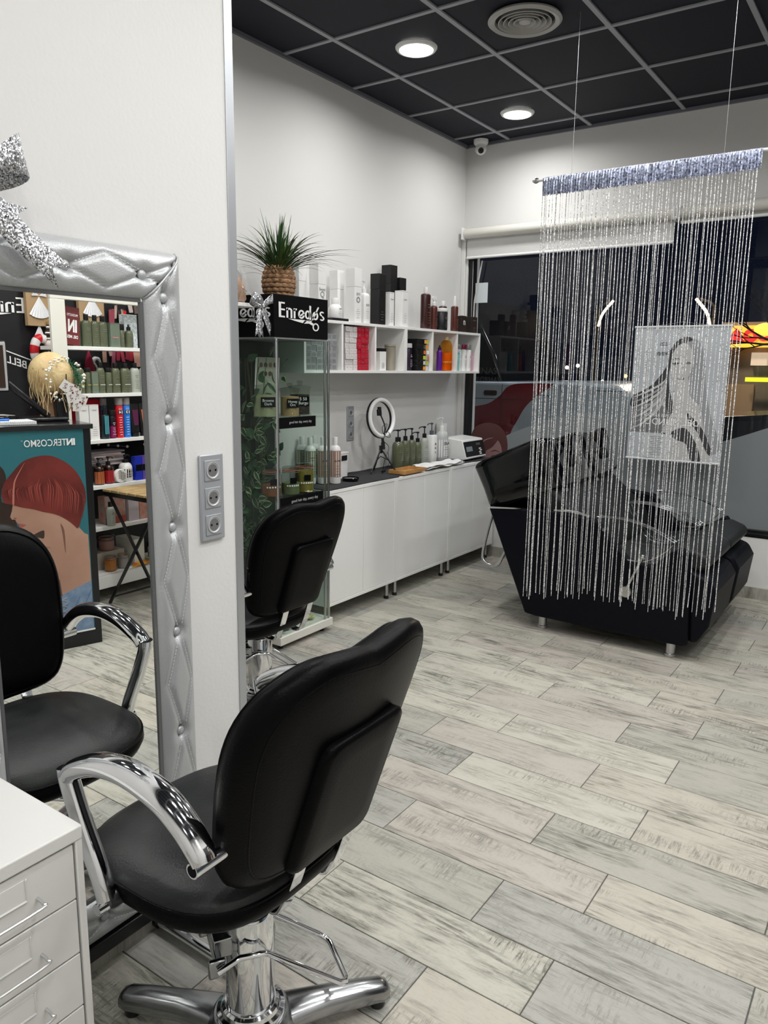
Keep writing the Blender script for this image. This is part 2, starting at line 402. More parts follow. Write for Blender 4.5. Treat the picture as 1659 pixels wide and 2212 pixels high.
# walls
wl = MB(); wl.box(XL - .15, XL, YB - .15, YW + .25, -.08, H + .1); struct(wl.build('wall_left', WALL, smooth=0))
wr = MB(); wr.box(XR, XR + .15, YB - .15, YW + .25, -.08, H + .1); struct(wr.build('wall_right', WALL, smooth=0))
wb = MB(); wb.box(XL - .15, XR + .15, YB - .15, YB, -.08, H + .1); struct(wb.build('wall_back', WALL, smooth=0))
wp = MB(); wp.box(XM - .12, XM, YB, 1.463, 0, H + .01); struct(wp.build('wall_partition', WALLR, smooth=0))
tr = MB(); tr.box(XM - .123, XM + .003, 1.440, 1.468, 0, H); struct(tr.build('trim_2', ALU, bevel=.0015))
# window wall with the shop window
WX0, WX1, WZ0, WZ1 = -2.90, XR - .03, .40, 2.45
ww = MB(); ww.box(XL, XR, YW, YW + .2, -.08, WZ0); ww.box(XL, XR, YW, YW + .2, WZ1, H + .1); ww.box(XL, WX0 - .03, YW, YW + .2, WZ0, WZ1)
ww.box(WX1 + .01, XR, YW, YW + .2, WZ0, WZ1)
struct(ww.build('wall_window', WALL, smooth=0))
tw = MB(); tw.box(XL + .001, XL + .035, YW - .035, YW, .07, 2.43); tw.box(XL + .035, XL + .05, YW - .02, YW, .07, 2.43); struct(tw.build('trim_3', mat('light_pvc_trim', (.72, .72, .70), .5), bevel=.003))
wi = thing('window_1', 'big', 'x', (0, YW, 0)); del wi['label']; del wi['category']; struct(wi)
fr = MB(); a, b = YW + .0, YW + .07
fr.box(WX0 - .03, WX0 + .02, a, b, WZ0, WZ1); fr.box(WX1 - .03, WX1 + .02, a, b, WZ0, WZ1)
fr.box(WX0, WX1, a, b, WZ0, WZ0 + .05); fr.box(WX0, WX1, a + .01, b, WZ1 - .06, WZ1); fr.box(WX0, WX1, a - .012, a + .02, WZ0 + .012, WZ0 + .03)
fr.build('window_frame', mat('black_window_frame', (.006, .006, .008), .35), wi, bevel=.002)
mu = MB(); mu.box(-.62, -.56, a + .005, b, WZ0, WZ1); mu.build('window_mullion', MATS['black_window_frame'], wi)
gl = MB(); gl.box(WX0 + .02, -.62, YW + .030, YW + .036, WZ0 + .05, WZ1 - .06); gl.build('pane', WGLASS, wi, smooth=0)
gl = MB(); gl.box(-.56, WX1 - .03, YW + .030, YW + .036, WZ0 + .05, WZ1 - .06); gl.build('pane', WGLASS, wi, smooth=0)
# frosted vinyl swoosh on the lower glass
def frost():
    mt = bpy.data.materials.new('frosted_vinyl'); mt.use_nodes = True; nt = mt.node_tree; nt.nodes.clear()
    o = nt.nodes.new('ShaderNodeOutputMaterial'); mx = nt.nodes.new('ShaderNodeMixShader'); mx.inputs[0].default_value = .42
    d = nt.nodes.new('ShaderNodeBsdfDiffuse'); d.inputs[0].default_value = (.30, .32, .33, 1)
    t = nt.nodes.new('ShaderNodeBsdfTranslucent'); t.inputs[0].default_value = (.62, .66, .68, 1)
    nt.links.new(d.outputs[0], mx.inputs[1]); nt.links.new(t.outputs[0], mx.inputs[2]); nt.links.new(mx.outputs[0], o.inputs[0]); return mt
FROST = frost()
top = cr([(WX0 + .02, .77), (-2.555, .949), (-2.322, 1.045), (-2.138, 1.115), (-1.99, 1.145), (-1.714, 1.116), (-1.487, 1.049), (-1.24, .986), (-1.067, .989), (-.905, 1.044), (-.753, 1.105), (-.62, 1.14)], 5)
poly = [(WX0 + .02, WZ0 + .05)] + [(-.62, WZ0 + .05)] + [tuple(p) for p in reversed([(v.x, v.y) for v in [Vector((p[0], p[1])) if False else p for p in [Vector((q[0], q[1], 0)) for q in top]]])]
vf = MB(); vf.prism(poly, YW + .0285, YW + .0298, 'y'); vf.build('frosted_vinyl', FROST, wi, smooth=0)
p2 = [(-.56, WZ0 + .05), (WX1 - .03, WZ0 + .05)] + [(x, 1.15 + .12 * math.sin((x + .6) * 1.5)) for x in (1.38, 1.1, .8, .5, .2, -.1, -.3, -.56)]
vf = MB(); vf.prism(p2, YW + .0285, YW + .0298, 'y'); vf.build('frosted_vinyl', FROST, wi, smooth=0)
# baseboards of the same plank tile
for nm, bx in (('baseboard_left', (XL, XL + .012, 1.47, YW)), ('baseboard_window', (XL, XR, YW - .012, YW)), ('baseboard_partition', (XM, XM + .010, YB, 1.435)), ('baseboard_right', (XR - .012, XR, YB, YW))):
    bb = MB(); bb.box(bx[0], bx[1], bx[2], bx[3], 0, .045 if nm == 'baseboard_partition' else .075); struct(bb.build(nm, PLANK, smooth=0))
# black display wall on the right side (seen in the mirror)
bw = MB(); bw.box(XR - .03, XR - .001, 1.2, 4.2, .0, 2.3)
struct(bw.build('wall_display', mat('black_display_board', (.012, .012, .014), .5), smooth=0))

# ---------------------------------------------------------------- ceiling lamps
for k, (lx, ly) in enumerate(LAMPS):
    if k == 0:
        lamp = thing('ceiling_lamp', 'x', 'ceiling lamp', (lx, ly, H))
        mb = MB(); mb.lathe([(.088, -.016), (.100, -.014), (.108, -.004), (.108, .0), (.085, .0)], (lx, ly, H), 40, cap=False); mb.build('rim', WHITEP, lamp)
        mb = MB(); mb.lathe([(.0001, -.013), (.080, -.013), (.088, -.010), (.088, -.002)], (lx, ly, H), 36, cap=False); mb.build('diffuser', LIGHT, lamp)
        o = lamp
    else: o = dup(lamp, (lx, ly, H))
    lab = {0: 'lit round ceiling lamp nearest the corner camera', 1: 'lit round ceiling lamp on the panel left of the round air vent', 2: 'lit round ceiling lamp cut by the top edge, right of the air vent'}
    if k in lab: o['label'] = lab[k]
    else: o['label'] = 'round ceiling lamp added outside the view to brighten the salon'; o['group'] = 'added ceiling lamps outside the view'
# air vent
vt = thing('air_vent', 'round grey ceiling air vent with concentric rings', 'air vent', (-1.717, 3.583, H))
VP = mat('vent_plastic', (.45, .44, .42), .45)
mb = MB(); mb.lathe([(.145, -.001), (.168, -.003), (.172, -.012), (.160, -.022), (.140, -.016), (.137, .0)], (-1.717, 3.583, H), 48, cap=False); mb.build('rim', VP, vt)
for r in (.122, .098, .074, .050):
    mb = MB(); mb.lathe([(r - .016, .005), (r, -.022), (r + .003, -.020), (r - .012, .005)], (-1.717, 3.583, H), 40, cap=False); mb.build('ring', VP, vt)
mb = MB(); mb.lathe([(.0001, -.018), (.026, -.018), (.030, -.010), (.020, .004)], (-1.717, 3.583, H), 28, cap=False); mb.build('hub', VP, vt)
mb = MB(); mb.lathe([(.0001, .004), (.140, .004)], (-1.717, 3.583, H), 32, cap=False); mb.build('backing', mat('vent_dark', (.05, .05, .05), .8), vt)
# dome camera
dc = thing('dome_camera', 'white dome security camera on the ceiling corner', 'camera', (-2.79, 5.19, H))
mb = MB(); mb.lathe([(.0001, 0), (.052, 0), (.052, -.022), (.044, -.034), (.0001, -.034)], (-2.79, 5.19, H), 28); mb.build('mount', WHITEP, dc)
mb = MB(); mb.ball((-2.79, 5.19, H - .062), .040, 20); mb.build('eyeball', WHITEP, dc)
d = Vector((.45, -.75, -.45)).normalized(); c0 = Vector((-2.79, 5.19, H - .062))
mb = MB(); mb.tube([c0 + d * .030, c0 + d * .0425], .020, 16); mb.build('lens_ring', BLACKP, dc)
mb = MB(); mb.ball(c0 + d * .040, .009, 10); mb.build('lens', BLACKG, dc)

# ---------------------------------------------------------------- roller blinds
BL = mat('blind_fabric', (.60, .60, .585), .85, bump=('noise', 300, .2))
def blind(x0, x1, zt, zb, label):
    o = thing('roller_blind', label, 'blind', ((x0 + x1) / 2, 5.24, zt))
    mb = MB(); mb.lathe([(.036, x0), (.036, x1)], (0, 5.235, zt - .035), 18, axis='x'); mb.build('roller', mat('blind_roller', (.66, .65, .60), .6), o)
    mb = MB(); mb.box(x0 + .01, x1 - .01, 5.262, 5.264, zb, zt - .04); mb.build('fabric', BL, o, smooth=0)
    mb = MB(); mb.tube([(x0 + .01, 5.263, zb), (x1 - .01, 5.263, zb)], .010, 10); mb.build('bottom_bar', WHITEP, o)
    for x in (x0, x1):
        mb = MB(); mb.box(x - .006, x + .006, 5.19, 5.30, zt - .08, zt + .005); mb.build('bracket', WHITEP, o, bevel=.004)
blind(-2.925, -1.405, 2.465, 2.262, 'white roller blind over the left window, hanging lower')
blind(-1.385, .15, 2.470, 2.377, 'white roller blind over the right window, rolled higher behind the string curtain')
# ================================================================ SOCKETS
SOCK = mat('silver_socket_plate', (.42, .44, .47), .4, .35); SOCKD = mat('socket_well', (.50, .51, .52), .4, .2)
def sockets(x, y, z, h, wdt, label, name='socket_plate'):
    t = thing(name, label, 'socket', (x, y, z))
    mb = MB(); mb.box(x, x + .009, y - wdt / 2, y + wdt / 2, z - h / 2, z + h / 2); mb.build('plate', SOCK, t, bevel=.003)
    for k in (-1, 0, 1):
        zc = z + k * .071 * h / .224; s = wdt / .081
        mb = MB(); mb.prism([(y - .027 * s, zc - .027 * s), (y + .027 * s, zc - .027 * s), (y + .027 * s, zc + .027 * s), (y - .027 * s, zc + .027 * s)], x + .009, x + .0115, 'x')
        so = mb.build('socket', SOCK, t, bevel=.001)
        mb = MB(); mb.lathe([(.0001, .0117), (.0185 * s, .0117), (.0205 * s, .0135), (.0225 * s, .0135), (.0225 * s, .0118)], (x, y, zc), 24, axis='x', cap=False); mb.build('socket_well', SOCKD, so)
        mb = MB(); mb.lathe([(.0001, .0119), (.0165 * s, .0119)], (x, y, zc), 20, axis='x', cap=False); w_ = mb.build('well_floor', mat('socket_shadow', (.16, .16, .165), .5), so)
        mb = MB()
        for q in (-1, 1): mb.lathe([(.0001, .0124), (.003 * s, .0124), (.003 * s, .0118)], (x, y + q * .0095 * s, zc), 8, axis='x', cap=False)
        mb.build('pin_hole', BLACKM, so)
    return t
sockets(XM, 1.355, 1.110, .226, .080, 'silver triple socket plate on the wall edge beside the big tufted mirror')
sockets(XL, 3.885, 1.093, .218, .070, 'silver triple socket plate on the far wall left of the ring light')

# ================================================================ TUFTED MIRROR
FY0, FY1, FZ0, FZ1, FW = .640, 1.262, .085, 1.705, .118
mr = thing('tufted_mirror', 'tall wall mirror in a buttoned silver leatherette frame', 'mirror', (XM, .95, .085))
mb = MB(); mb.box(XM, XM + .018, FY0 + .02, FY1 - .02, FZ0 + .02, FZ1 - .02); mb.build('back_board', BLACKM, mr)
mb = MB(); mb.box(XM + .0185, -1.4700, FY0 + FW - .012, FY1 - FW + .012, FZ0 + FW - .012, FZ1 - FW + .012)
mirm = bpy.data.materials.new('mirror_silvering'); mirm.use_nodes = True; nt = mirm.node_tree; nt.nodes.clear()
o_ = nt.nodes.new('ShaderNodeOutputMaterial'); g_ = nt.nodes.new('ShaderNodeBsdfGlossy'); g_.inputs[0].default_value = (.93, .945, .93, 1); g_.inputs['Roughness'].default_value = 0
nt.links.new(g_.outputs[0], o_.inputs[0])
mb.build('mirror_glass', mirm, mr, smooth=0)
mb = MB()
a, b = FY0 + FW, FY1 - FW; c, d = FZ0 + FW, FZ1 - FW
for y0, y1, z0, z1 in ((a - .006, a + .001, c, d), (b - .003, b + .006, c, d), (a, b, c - .006, c + .002), (a, b, d - .001, d + .006)):
    mb.box(-1.4699, -1.4660, y0, y1, z0, z1)
mb.build('inner_rim', mat('inner_rim_grey', (.16, .165, .17), .35, .4), mr)
def tuft(name, L, btn, end0, end1, P0, U, V):
    """strip along U (length L) and across V (width FW); mitre cut at the ends; buttons at distances btn"""
    N_ = int(L / .0075); K = 22; vs = []; fs = []
    bp = sorted(btn); sp = (bp[-1] - bp[0]) / (len(bp) - 1)
    for i in range(N_ + 1):
        for k in range(K + 1):
            v = -1 + 2 * k / K                       # -1 inner edge, 1 outer edge
            t0 = FW * (1 - v) / 2 * 0; inn = FW * (1 - v) / 2
            lo = inn if end0 else 0; hi = L - (inn if end1 else 0)
            s = lo + (hi - lo) * i / N_
            h = .040 * (1 - abs(v) ** 3.2) ** .62
            ph = (s - bp[0]) / sp; fr_ = ph - math.floor(ph); tri = 1 - abs(2 * fr_ - 1)     # 0 at a button
            dl = abs(abs(v * 1.0) - .60 * tri) * FW / 2
            inside = -.4 <= ph <= len(bp) - .6
            if inside or True:
                h -= .009 * math.exp(-(dl / .0055) ** 2) * (1 if abs(v) < .95 else 0)
                near = min(abs(s - q) for q in bp); rb = math.hypot(near, v * FW / 2)
                h -= .020 * math.exp(-(rb / .018) ** 2)
            if end0 : h -= .007 * math.exp(-((s - lo) / .006) ** 2)
            if end1 : h -= .007 * math.exp(-((hi - s) / .006) ** 2)
            p = Vector(P0) + Vector(U) * s + Vector(V) * (v * FW / 2 + FW / 2) + Vector((1, 0, 0)) * max(h, 0)
            vs.append(p)
    for i in range(N_):
        for k in range(K): fs.append((i * (K + 1) + k, i * (K + 1) + k + 1, (i + 1) * (K + 1) + k + 1, (i + 1) * (K + 1) + k))
    mb = MB(); mb.add(vs, fs); pr = mb.build(name, SILVER, mr, smooth=80)
    for q in bp:
        c_ = Vector(P0) + Vector(U) * q + Vector(V) * (FW / 2) + Vector((.024, 0, 0))
        mb = MB(); mb.ball(c_, .0115, 16, (.62, 1, 1)); mb.build('button', SILVER, pr)
    mb = MB(); i_ = 0                                  # stitched seam along the diamonds
    for sgn in (-1, 1):
        st = bp[0] - sp; n_ = int((len(bp) + 1) * sp / .0085)
        for i in range(n_):
            s = st + i * .0085
            if s < .13 or s > L - .13: continue
            ph = (s - bp[0]) / sp; fr_ = ph - math.floor(ph); tri = 1 - abs(2 * fr_ - 1)
            if tri < .12: continue
            v = sgn * (.60 * tri + .035); h = .040 * (1 - abs(v) ** 3.2) ** .62 - .0015
            ph2 = (s + .005 - bp[0]) / sp; f2 = ph2 - math.floor(ph2); v2 = sgn * (.60 * (1 - abs(2 * f2 - 1)) + .035)
            p = Vector(P0) + Vector(U) * s + Vector(V) * (v * FW / 2 + FW / 2) + Vector((h, 0, 0))
            q = Vector(P0) + Vector(U) * (s + .005) + Vector(V) * (v2 * FW / 2 + FW / 2) + Vector((h, 0, 0))
            if sgn > 0 or name == 'frame_side': mb.tube([p, q], .0008, 4)
    if mb.v: stuff(mb.build('stitching', STITCH, pr))
bz = [1.600, 1.322, 1.059, .792, .525, .258]
tuft('frame_side', FZ1 - FZ0, [z - FZ0 for z in reversed(bz)], True, True, (XM + .004, FY1 - FW, FZ0), (0, 0, 1), (0, 1, 0))
tuft('frame_side', FZ1 - FZ0, [z - FZ0 for z in reversed(bz)], True, True, (XM + .004, FY0 + FW, FZ0), (0, 0, 1), (0, -1, 0))
yb = [.757, .955, 1.146]
tuft('frame_top', FY1 - FY0, [y - FY0 for y in yb], True, True, (XM + .004, FY0, FZ1 - FW), (0, 1, 0), (0, 0, 1))
tuft('frame_bottom', FY1 - FY0, [y - FY0 for y in yb], True, True, (XM + .004, FY0, FZ0 + FW), (0, 1, 0), (0, 0, -1))
for sy, sz in ((1, 1), (1, -1), (-1, 1), (-1, -1)):     # piped mitre seams
    yo, zo = (FY1 if sy > 0 else FY0), (FZ1 if sz > 0 else FZ0); pts = []
    for i in range(11):
        t = i / 10; v = 1 - 2 * t; h = .040 * max(0, 1 - abs(v) ** 3.2) ** .62
        pts.append((XM + .006 + h - .003, yo - sy * FW * t, zo - sz * FW * t))
    mb = MB(); mb.tube(pts, .0028, 8); mb.build('corner_piping', SILVER, mr)
mb = MB(); mb.box(XM + .001, XM + .035, FY0 + .01, FY1 - .01, .048, .086); mb.build('plinth', BLACKP, mr, bevel=.004)

# bow of glitter ribbon on the mirror's top
def ribbon(mb, pts, wv, t=.0012):
    """flat strip: pts centreline, wv list/one half-width vector"""
    P = [Vector(p) for p in pts]; n = len(P); W_ = wv if isinstance(wv, list) else [wv] * n; vs = []
    for p, w_ in zip(P, W_): vs += [p + Vector(w_), p - Vector(w_)]
    mb.add(vs, [(2 * i, 2 * i + 1, 2 * i + 3, 2 * i + 2) for i in range(n - 1)])
def bow(name, label, c, s, tails, loops=None):
    c = Vector(c); t = thing(name, label, 'bow', c)
    SIL2 = mat('ribbon_back', (.42, .43, .44), .4, .5)
    for sg in (-1, 1):
        mb = MB(); pts = []; wv = []
        for i in range(17):
            a = 2 * math.pi * i / 16; r = (1 - math.cos(a)) / 2
            pts.append(c + Vector((.012 * s + .035 * s * math.sin(a), sg * (.005 + .105 * r) * s, (.055 * r) * s + .012 * s * math.sin(a))))
            wv.append((0.006 * s, -sg * .012 * r * s, (.012 + .024 * r) * s))
        ribbon(mb, pts, wv); lo = mb.build('loop', [GLIT], t, smooth=60)
        sd = lo.modifiers.new('th', 'SOLIDIFY'); sd.thickness = .0012
    mb = MB(); mb.ball(c + Vector((.016 * s, 0, 0)), .018 * s, 12, (.8, .9, 1.1)); mb.build('knot', GLIT, t)
    for tl in tails:
        mb = MB(); P = cr([c + Vector(p) for p in tl[0]], 6); n = len(P); W_ = []
        for i in range(n):
            d = (P[min(i + 1, n - 1)] - P[max(i - 1, 0)]).normalized(); u = Vector((1, 0, 0)); w_ = d.cross(u).normalized() * tl[1] * min(1, .45 + i / 6); W_.append(w_)
        vs = []
        for p, w_ in zip(P, W_): vs += [p + w_, p, p - w_]
        d = (P[-1] - P[-2]).normalized() * tl[1] * 1.1
        vs[-3] += d; vs[-1] += d; vs[-2] -= d * .2
        mb.add(vs, [q for i in range(n - 1) for q in ((3 * i, 3 * i + 1, 3 * i + 4, 3 * i + 3), (3 * i + 1, 3 * i + 2, 3 * i + 5, 3 * i + 4))])
        tb = mb.build('tail', GLIT, t, smooth=60); sd = tb.modifiers.new('th', 'SOLIDIFY'); sd.thickness = .0012
    return t
bow('ribbon_bow', 'large silver glitter bow tied on the top edge of the tufted mirror', (-1.425, .742, 1.765), 1.0,
    [([(.004, .01, -.01), (.010, .055, -.045), (.008, .09, -.078), (.012, .130, -.112), (.014, .158, -.134)], .026), ([(.0, -.01, -.01), (.01, -.05, -.05), (.008, -.07, -.12)], .024),
     ([(-.022, .02, -.01), (-.024, .07, -.035), (-.026, .115, -.040)], .018)])

# ================================================================ DRAWER UNIT (white metal, lower left corner)
DX0, DX1, DY0, DY1, DZT = -1.446, -1.066, .372, .664, .692
du = thing('drawer_unit', 'white metal drawer unit with wire handles in the lower left corner', 'drawer unit', ((DX0 + DX1) / 2, (DY0 + DY1) / 2, 0))
STL = mat('white_enamel_steel', (.66, .655, .635), .4)
mb = MB(); mb.box(DX0, DX1 - .012, DY0, DY0 + .012, .045, DZT - .004); mb.build('side_panel', STL, du, bevel=.002)
mb = MB(); mb.box(DX0, DX1 - .001, DY1 - .013, DY1, .045, DZT - .004); mb.build('side_panel', STL, du, bevel=.002)
mb = MB(); mb.box(DX0, DX1, DY0 - .002, DY1 + .001, DZT - .026, DZT); mb.build('top', STL, du, bevel=.003)
mb = MB(); mb.box(DX0, DX0 + .004, DY0 + .012, DY1 - .013, .05, DZT - .026); mb.build('back_panel', STL, du)
mb = MB(); mb.box(DX0 + .01, DX1 - .012, DY0 + .012, DY1 - .013, .045, .055); mb.build('bottom_panel', STL, du)
zt = DZT - .030; dh = .1035
for k in range(6):
    z1 = zt - k * dh; z0 = z1 - dh + .003
    mb = MB(); mb.box(DX1 - .016, DX1 - .004, DY0 + .016, DY1 - .016, z0, z1); mb.box(DX0 + .03, DX1 - .016, DY0 + .03, DY1 - .03, z0 + .01, z0 + .014)
    dr = mb.build('drawer', STL, du, bevel=.0015)
    yc = (DY0 + DY1) / 2; zc = z0 + dh * .58
    # label holder: raised rim
    mb = MB(); y0, y1, za, zb = yc - .045, yc + .045, zc - .012, zc + .026
    mb.tube([(DX1 - .003, y0, zb), (DX1 - .003, y0, za), (DX1 - .003, y1, za), (DX1 - .003, y1, zb)], .0022, 6); mb.box(DX1 - .004, DX1 - .0030, y0, y1, za, zb)
    mb.build('label_holder', STL, dr)
    mb = MB(); mb.tube(cr([(DX1 - .004, yc - .062, zc - .018), (DX1 + .014, yc - .062, zc - .020), (DX1 + .020, yc - .054, zc - .022), (DX1 + .020, yc + .054, zc - .022), (DX1 + .014, yc + .062, zc - .020), (DX1 - .004, yc + .062, zc - .018)], 4), .0028, 8)
    mb.build('handle', mat('satin_wire', (.62, .62, .62), .28, .9), dr)
for x in (DX0 + .04, DX1 - .04):
    for y in (DY0 + .035, DY1 - .03):
        mb = MB(); mb.lathe([(.0001, -.009), (.015, -.009), (.018, -.006), (.018, .006), (.015, .009), (.0001, .009)], (x, y, .0185), 16, axis='y'); cs = mb.build('caster', BLACKP, du)
        mb = MB(); mb.tube([(x, y, .02), (x, y, .05)], .006, 8); mb.box(x - .008, x + .008, y - .012, y + .012, .036, .046); mb.build('fork', CHROME, cs)

# ================================================================ SALON CHAIRS
def salon_chair(loc, label):
    t = thing('salon_chair', label, 'chair', loc, 'black hydraulic salon chairs'); L = Vector(loc)
    def B(mb, name, m_, par=t, **k): mb.v = [v + L for v in mb.v]; return mb.build(name, m_, par, **k)
    # five-star base
    mb = MB(); mb.lathe([(.10, .030), (.098, .055), (.085, .078), (.078, .086), (.0001, .086)], (0, 0, 0), 36); base = B(mb, 'base', CHROMED)
    for k in range(5):
        a = R(56 + 72 * k); d = Vector((math.cos(a), math.sin(a), 0)); n = Vector((-math.sin(a), math.cos(a), 0)); rg = []
        for s, w_, z0, z1 in ((.05, .052, .030, .078), (.10, .042, .030, .080), (.17, .033, .026, .078), (.25, .029, .018, .070), (.300, .027, .014, .062), (.315, .022, .018, .055), (.320, .012, .026, .046)):
            rg.append([d * s + n * (w_ * p[0]) + Vector((0, 0, z0 + (z1 - z0) * (p[1] + 1) / 2)) for p in superell(1, 1, 2.6, 16)])
        mb = MB(); mb.rings(rg); lg = B(mb, 'base_leg', CHROMED, smooth=60)
        mb = MB(); mb.lathe([(.0001, .0005), (.017, .0005), (.019, .006), (.017, .022), (.0001, .022)], tuple(d * .292), 16); B(mb, 'glide', BLACKP, lg)
    mb = MB(); mb.lathe([(.072, .082), (.074, .088), (.072, .097), (.064, .100), (.061, .108), (.0545, .112), (.0545, .115)], (0, 0, 0), 36); B(mb, 'collar', CHROME)
    mb = MB(); mb.lathe([(.051, .10), (.051, .325), (.048, .332), (.0001, .332)], (0, 0, 0), 36); B(mb, 'column', CHROME)
    mb = MB(); mb.lathe([(.0455, .3325), (.0455, .336), (.020, .337), (.020, .345)], (0, 0, 0), 28); B(mb, 'column_cap', mat('dark_cap', (.05, .05, .055), .3, .6))
    mb = MB(); mb.tube([(0, 0, .33), (0, 0, .395)], .0165, 18); B(mb, 'piston', CHROME)
    # pedal bracket and foot-rest loop
    a = R(57); d = Vector((math.cos(a), math.sin(a), 0)); n = Vector((-d.y, d.x, 0))
    mb = MB(); mb.obox(-d * .060 + Vector((0, 0, .275)), d * .020, n * .030, (0, 0, .022)); mb.obox(-d * .078 - n * .062 + Vector((0, 0, .262)), d * .018, n * .006, (0, 0, .020)); mb.obox(-d * .078 + n * .062 + Vector((0, 0, .262)), d * .018, n * .006, (0, 0, .020)); mb.obox(-d * .074 + Vector((0, 0, .262)), d * .008, n * .062, (0, 0, .012))
    B(mb, 'foot_rest_bracket', CHROMED, bevel=.004)
    pts = [-d * .078 - n * .075 + Vector((0, 0, .262)), -d * .035 - n * .078 + Vector((0, 0, .285)), d * .02 - n * .076 + Vector((0, 0, .278)), d * .175 - n * .076 + Vector((0, 0, .158)),
           d * .192 - n * .068 + Vector((0, 0, .147)), d * .198 - n * .055 + Vector((0, 0, .144)), d * .198 + n * .055 + Vector((0, 0, .144)), d * .192 + n * .068 + Vector((0, 0, .147)), d * .175 + n * .076 + Vector((0, 0, .158)),
           d * .02 + n * .076 + Vector((0, 0, .278)), -d * .035 + n * .078 + Vector((0, 0, .285)), -d * .078 + n * .075 + Vector((0, 0, .262))]
    mb = MB(); mb.tube(pts, .0065, 10); B(mb, 'foot_rest', CHROME, smooth=70)
    # seat
    O = superell(.240, .242, 3.0, 64, (-.092, .012))
    cx, cy = -.092, .012
    def ring(ins, z, drop=0):
        out = []
        for x, y in O:
            k = 1 - ins / .252; X, Y_ = cx + (x - cx) * k, cy + (y - cy) * k
            out.append(Vector((X, Y_, z - .018 * max(0, (-(X - cx) / .252)) ** 4 * 1)))
        return out
    mb = MB(); mb.rings([ring(.10, .414), ring(.045, .414), ring(.022, .420), ring(.006, .436), ring(-.002, .455), ring(0, .468), ring(.004, .474)]); se = B(mb, 'seat', LEATHER, smooth=70)
    mb = MB(); mb.rings([ring(.004, .470), ring(.004, .478), ring(.014, .489), ring(.04, .500), ring(.09, .508), ring(.16, .511), ring(.22, .511)]); B(mb, 'seat_cushion', LEATHERS, se, smooth=70)
    mb = MB(); mb.tube(ring(.002, .4735), .0035, 6, closed=True); B(mb, 'seat_piping', LEATHER, se, smooth=70)
    mb = MB(); mb.box(-.13, .06, -.08, .08, .392, .415); B(mb, 'seat_plate', BLACKM, bevel=.003)
    # backrest shell
    def bx(y, z): return .150 + (z - .53) * .335 - .040 * (abs(y - .012) / .24) ** 2.2
    prof = [(.0, .972), (.06, .980), (.120, .984), (.170, .972), (.215, .944), (.243, .900), (.254, .845), (.252, .78), (.243, .71), (.232, .65), (.220, .60), (.204, .560), (.176, .528), (.120, .510), (0, .504)]
    half = cr([(0, y, z) for y, z in prof], 3)
    out = [(p.y, p.z) for p in half] + [(-p.y, p.z) for p in reversed(half[1:-1])]
    zc = .735
    def bring(ins, dx):
        r_ = []
        for y, z in out:
            q = Vector((y, z - zc)); k = max(.05, 1 - ins / q.length); Y_, Z_ = q.x * k, q.y * k + zc
            r_.append(Vector((bx(Y_ + .012, Z_) + dx, Y_ + .020, Z_)))
        return r_
    mb = MB(); mb.rings([bring(.20, -.064), bring(.14, -.064), bring(.08, -.062), bring(.045, -.056), bring(.020, -.044), bring(.006, -.028), bring(.0, -.010), bring(.003, .006), bring(.012, .017), bring(.024, .0235), bring(.032, .0250), bring(.045, .0275), bring(.08, .028), bring(.14, .028), bring(.2, .028)])
    bk = B(mb, 'backrest', LEATHER, smooth=75)
    mb = MB(); mb.tube(bring(.032, .0235), .0026, 6, closed=True); B(mb, 'rear_seam', LEATHER, bk, smooth=70)
    mb = MB(); mb.tube(bring(.020, -.0445), .0028, 6, closed=True); B(mb, 'front_piping', LEATHER, bk, smooth=70)
    # rear pad
    def pring(ins, dx):
        r_ = []
        for y, z in rrect(-.115 + ins, .118 - ins, .524 + ins, .812 - ins, .026, 4):
            r_.append(Vector((bx(.012, z) + .020 + dx, y + .036, z)))
        return r_
    mb = MB(); mb.rings([pring(.0, -.01), pring(0, .014), pring(.004, .021), pring(.012, .025), pring(.05, .027)]); B(mb, 'rear_pad', LEATHER, bk, smooth=60)
    # flat chrome brackets under the seat and up the back
    for y in (-.020, .130):
        prf = cr([(-.04, 0, .404), (.03, 0, .396), (.080, 0, .388), (.108, 0, .390), (.122, 0, .408), (.150, 0, .470), (.182, 0, .57)], 5); rg = []
        for i, p in enumerate(prf):
            dd = (prf[min(i + 1, len(prf) - 1)] - prf[max(i - 1, 0)]).normalized(); nn = Vector((-dd.z, 0, dd.x))
            rg.append([p + nn * a_ * .0035 + Vector((0, y + b_ * .0165, 0)) for a_, b_ in ((-1, -1), (-1, 1), (1, 1), (1, -1))])
        mb = MB(); mb.rings(rg); br = B(mb, 'back_bracket', CHROME, bevel=.0015)
        mb = MB(); mb.lathe([(.0001, 0), (.010, 0), (.009, .006), (.0001, .008)], (.070, y, .3935), 12); B(mb, 'bolt', CHROME, br)
    # arms
    for s in (-1, 1):
        y0 = .012 + s * .262
        A = [(.156, .648), (.146, .664), (.113, .696), (.065, .724), (.0, .740), (-.065, .742), (-.13, .728), (-.19, .700), (-.213, .682)]
        pts = cr([(x, y0, z) for x, z in A], 5)
        mb = MB(); n_ = len(pts); rs = [.0185 + .004 * math.sin(math.pi * i / n_) for i in range(n_)]
        mb.tube(pts, rs, 16, up=(0, 0, 1), flat=1.28); ar = B(mb, 'armrest', CHROME, smooth=75)
        mb = MB(); mb.tube(cr([(-.222, y0, .695), (-.214, y0, .66), (-.178, y0, .58), (-.140, y0 - s * .002, .50), (-.125, y0 - s * .004, .452)], 5), .0165, 14, flat=1.25); B(mb, 'arm_post', CHROME, ar, smooth=75)
        mb = MB(); mb.tube([(.148, y0 - s * .062, .638), (.148, y0 + s * .020, .638)], .0135, 16); B(mb, 'rear_stub', CHROME, ar)
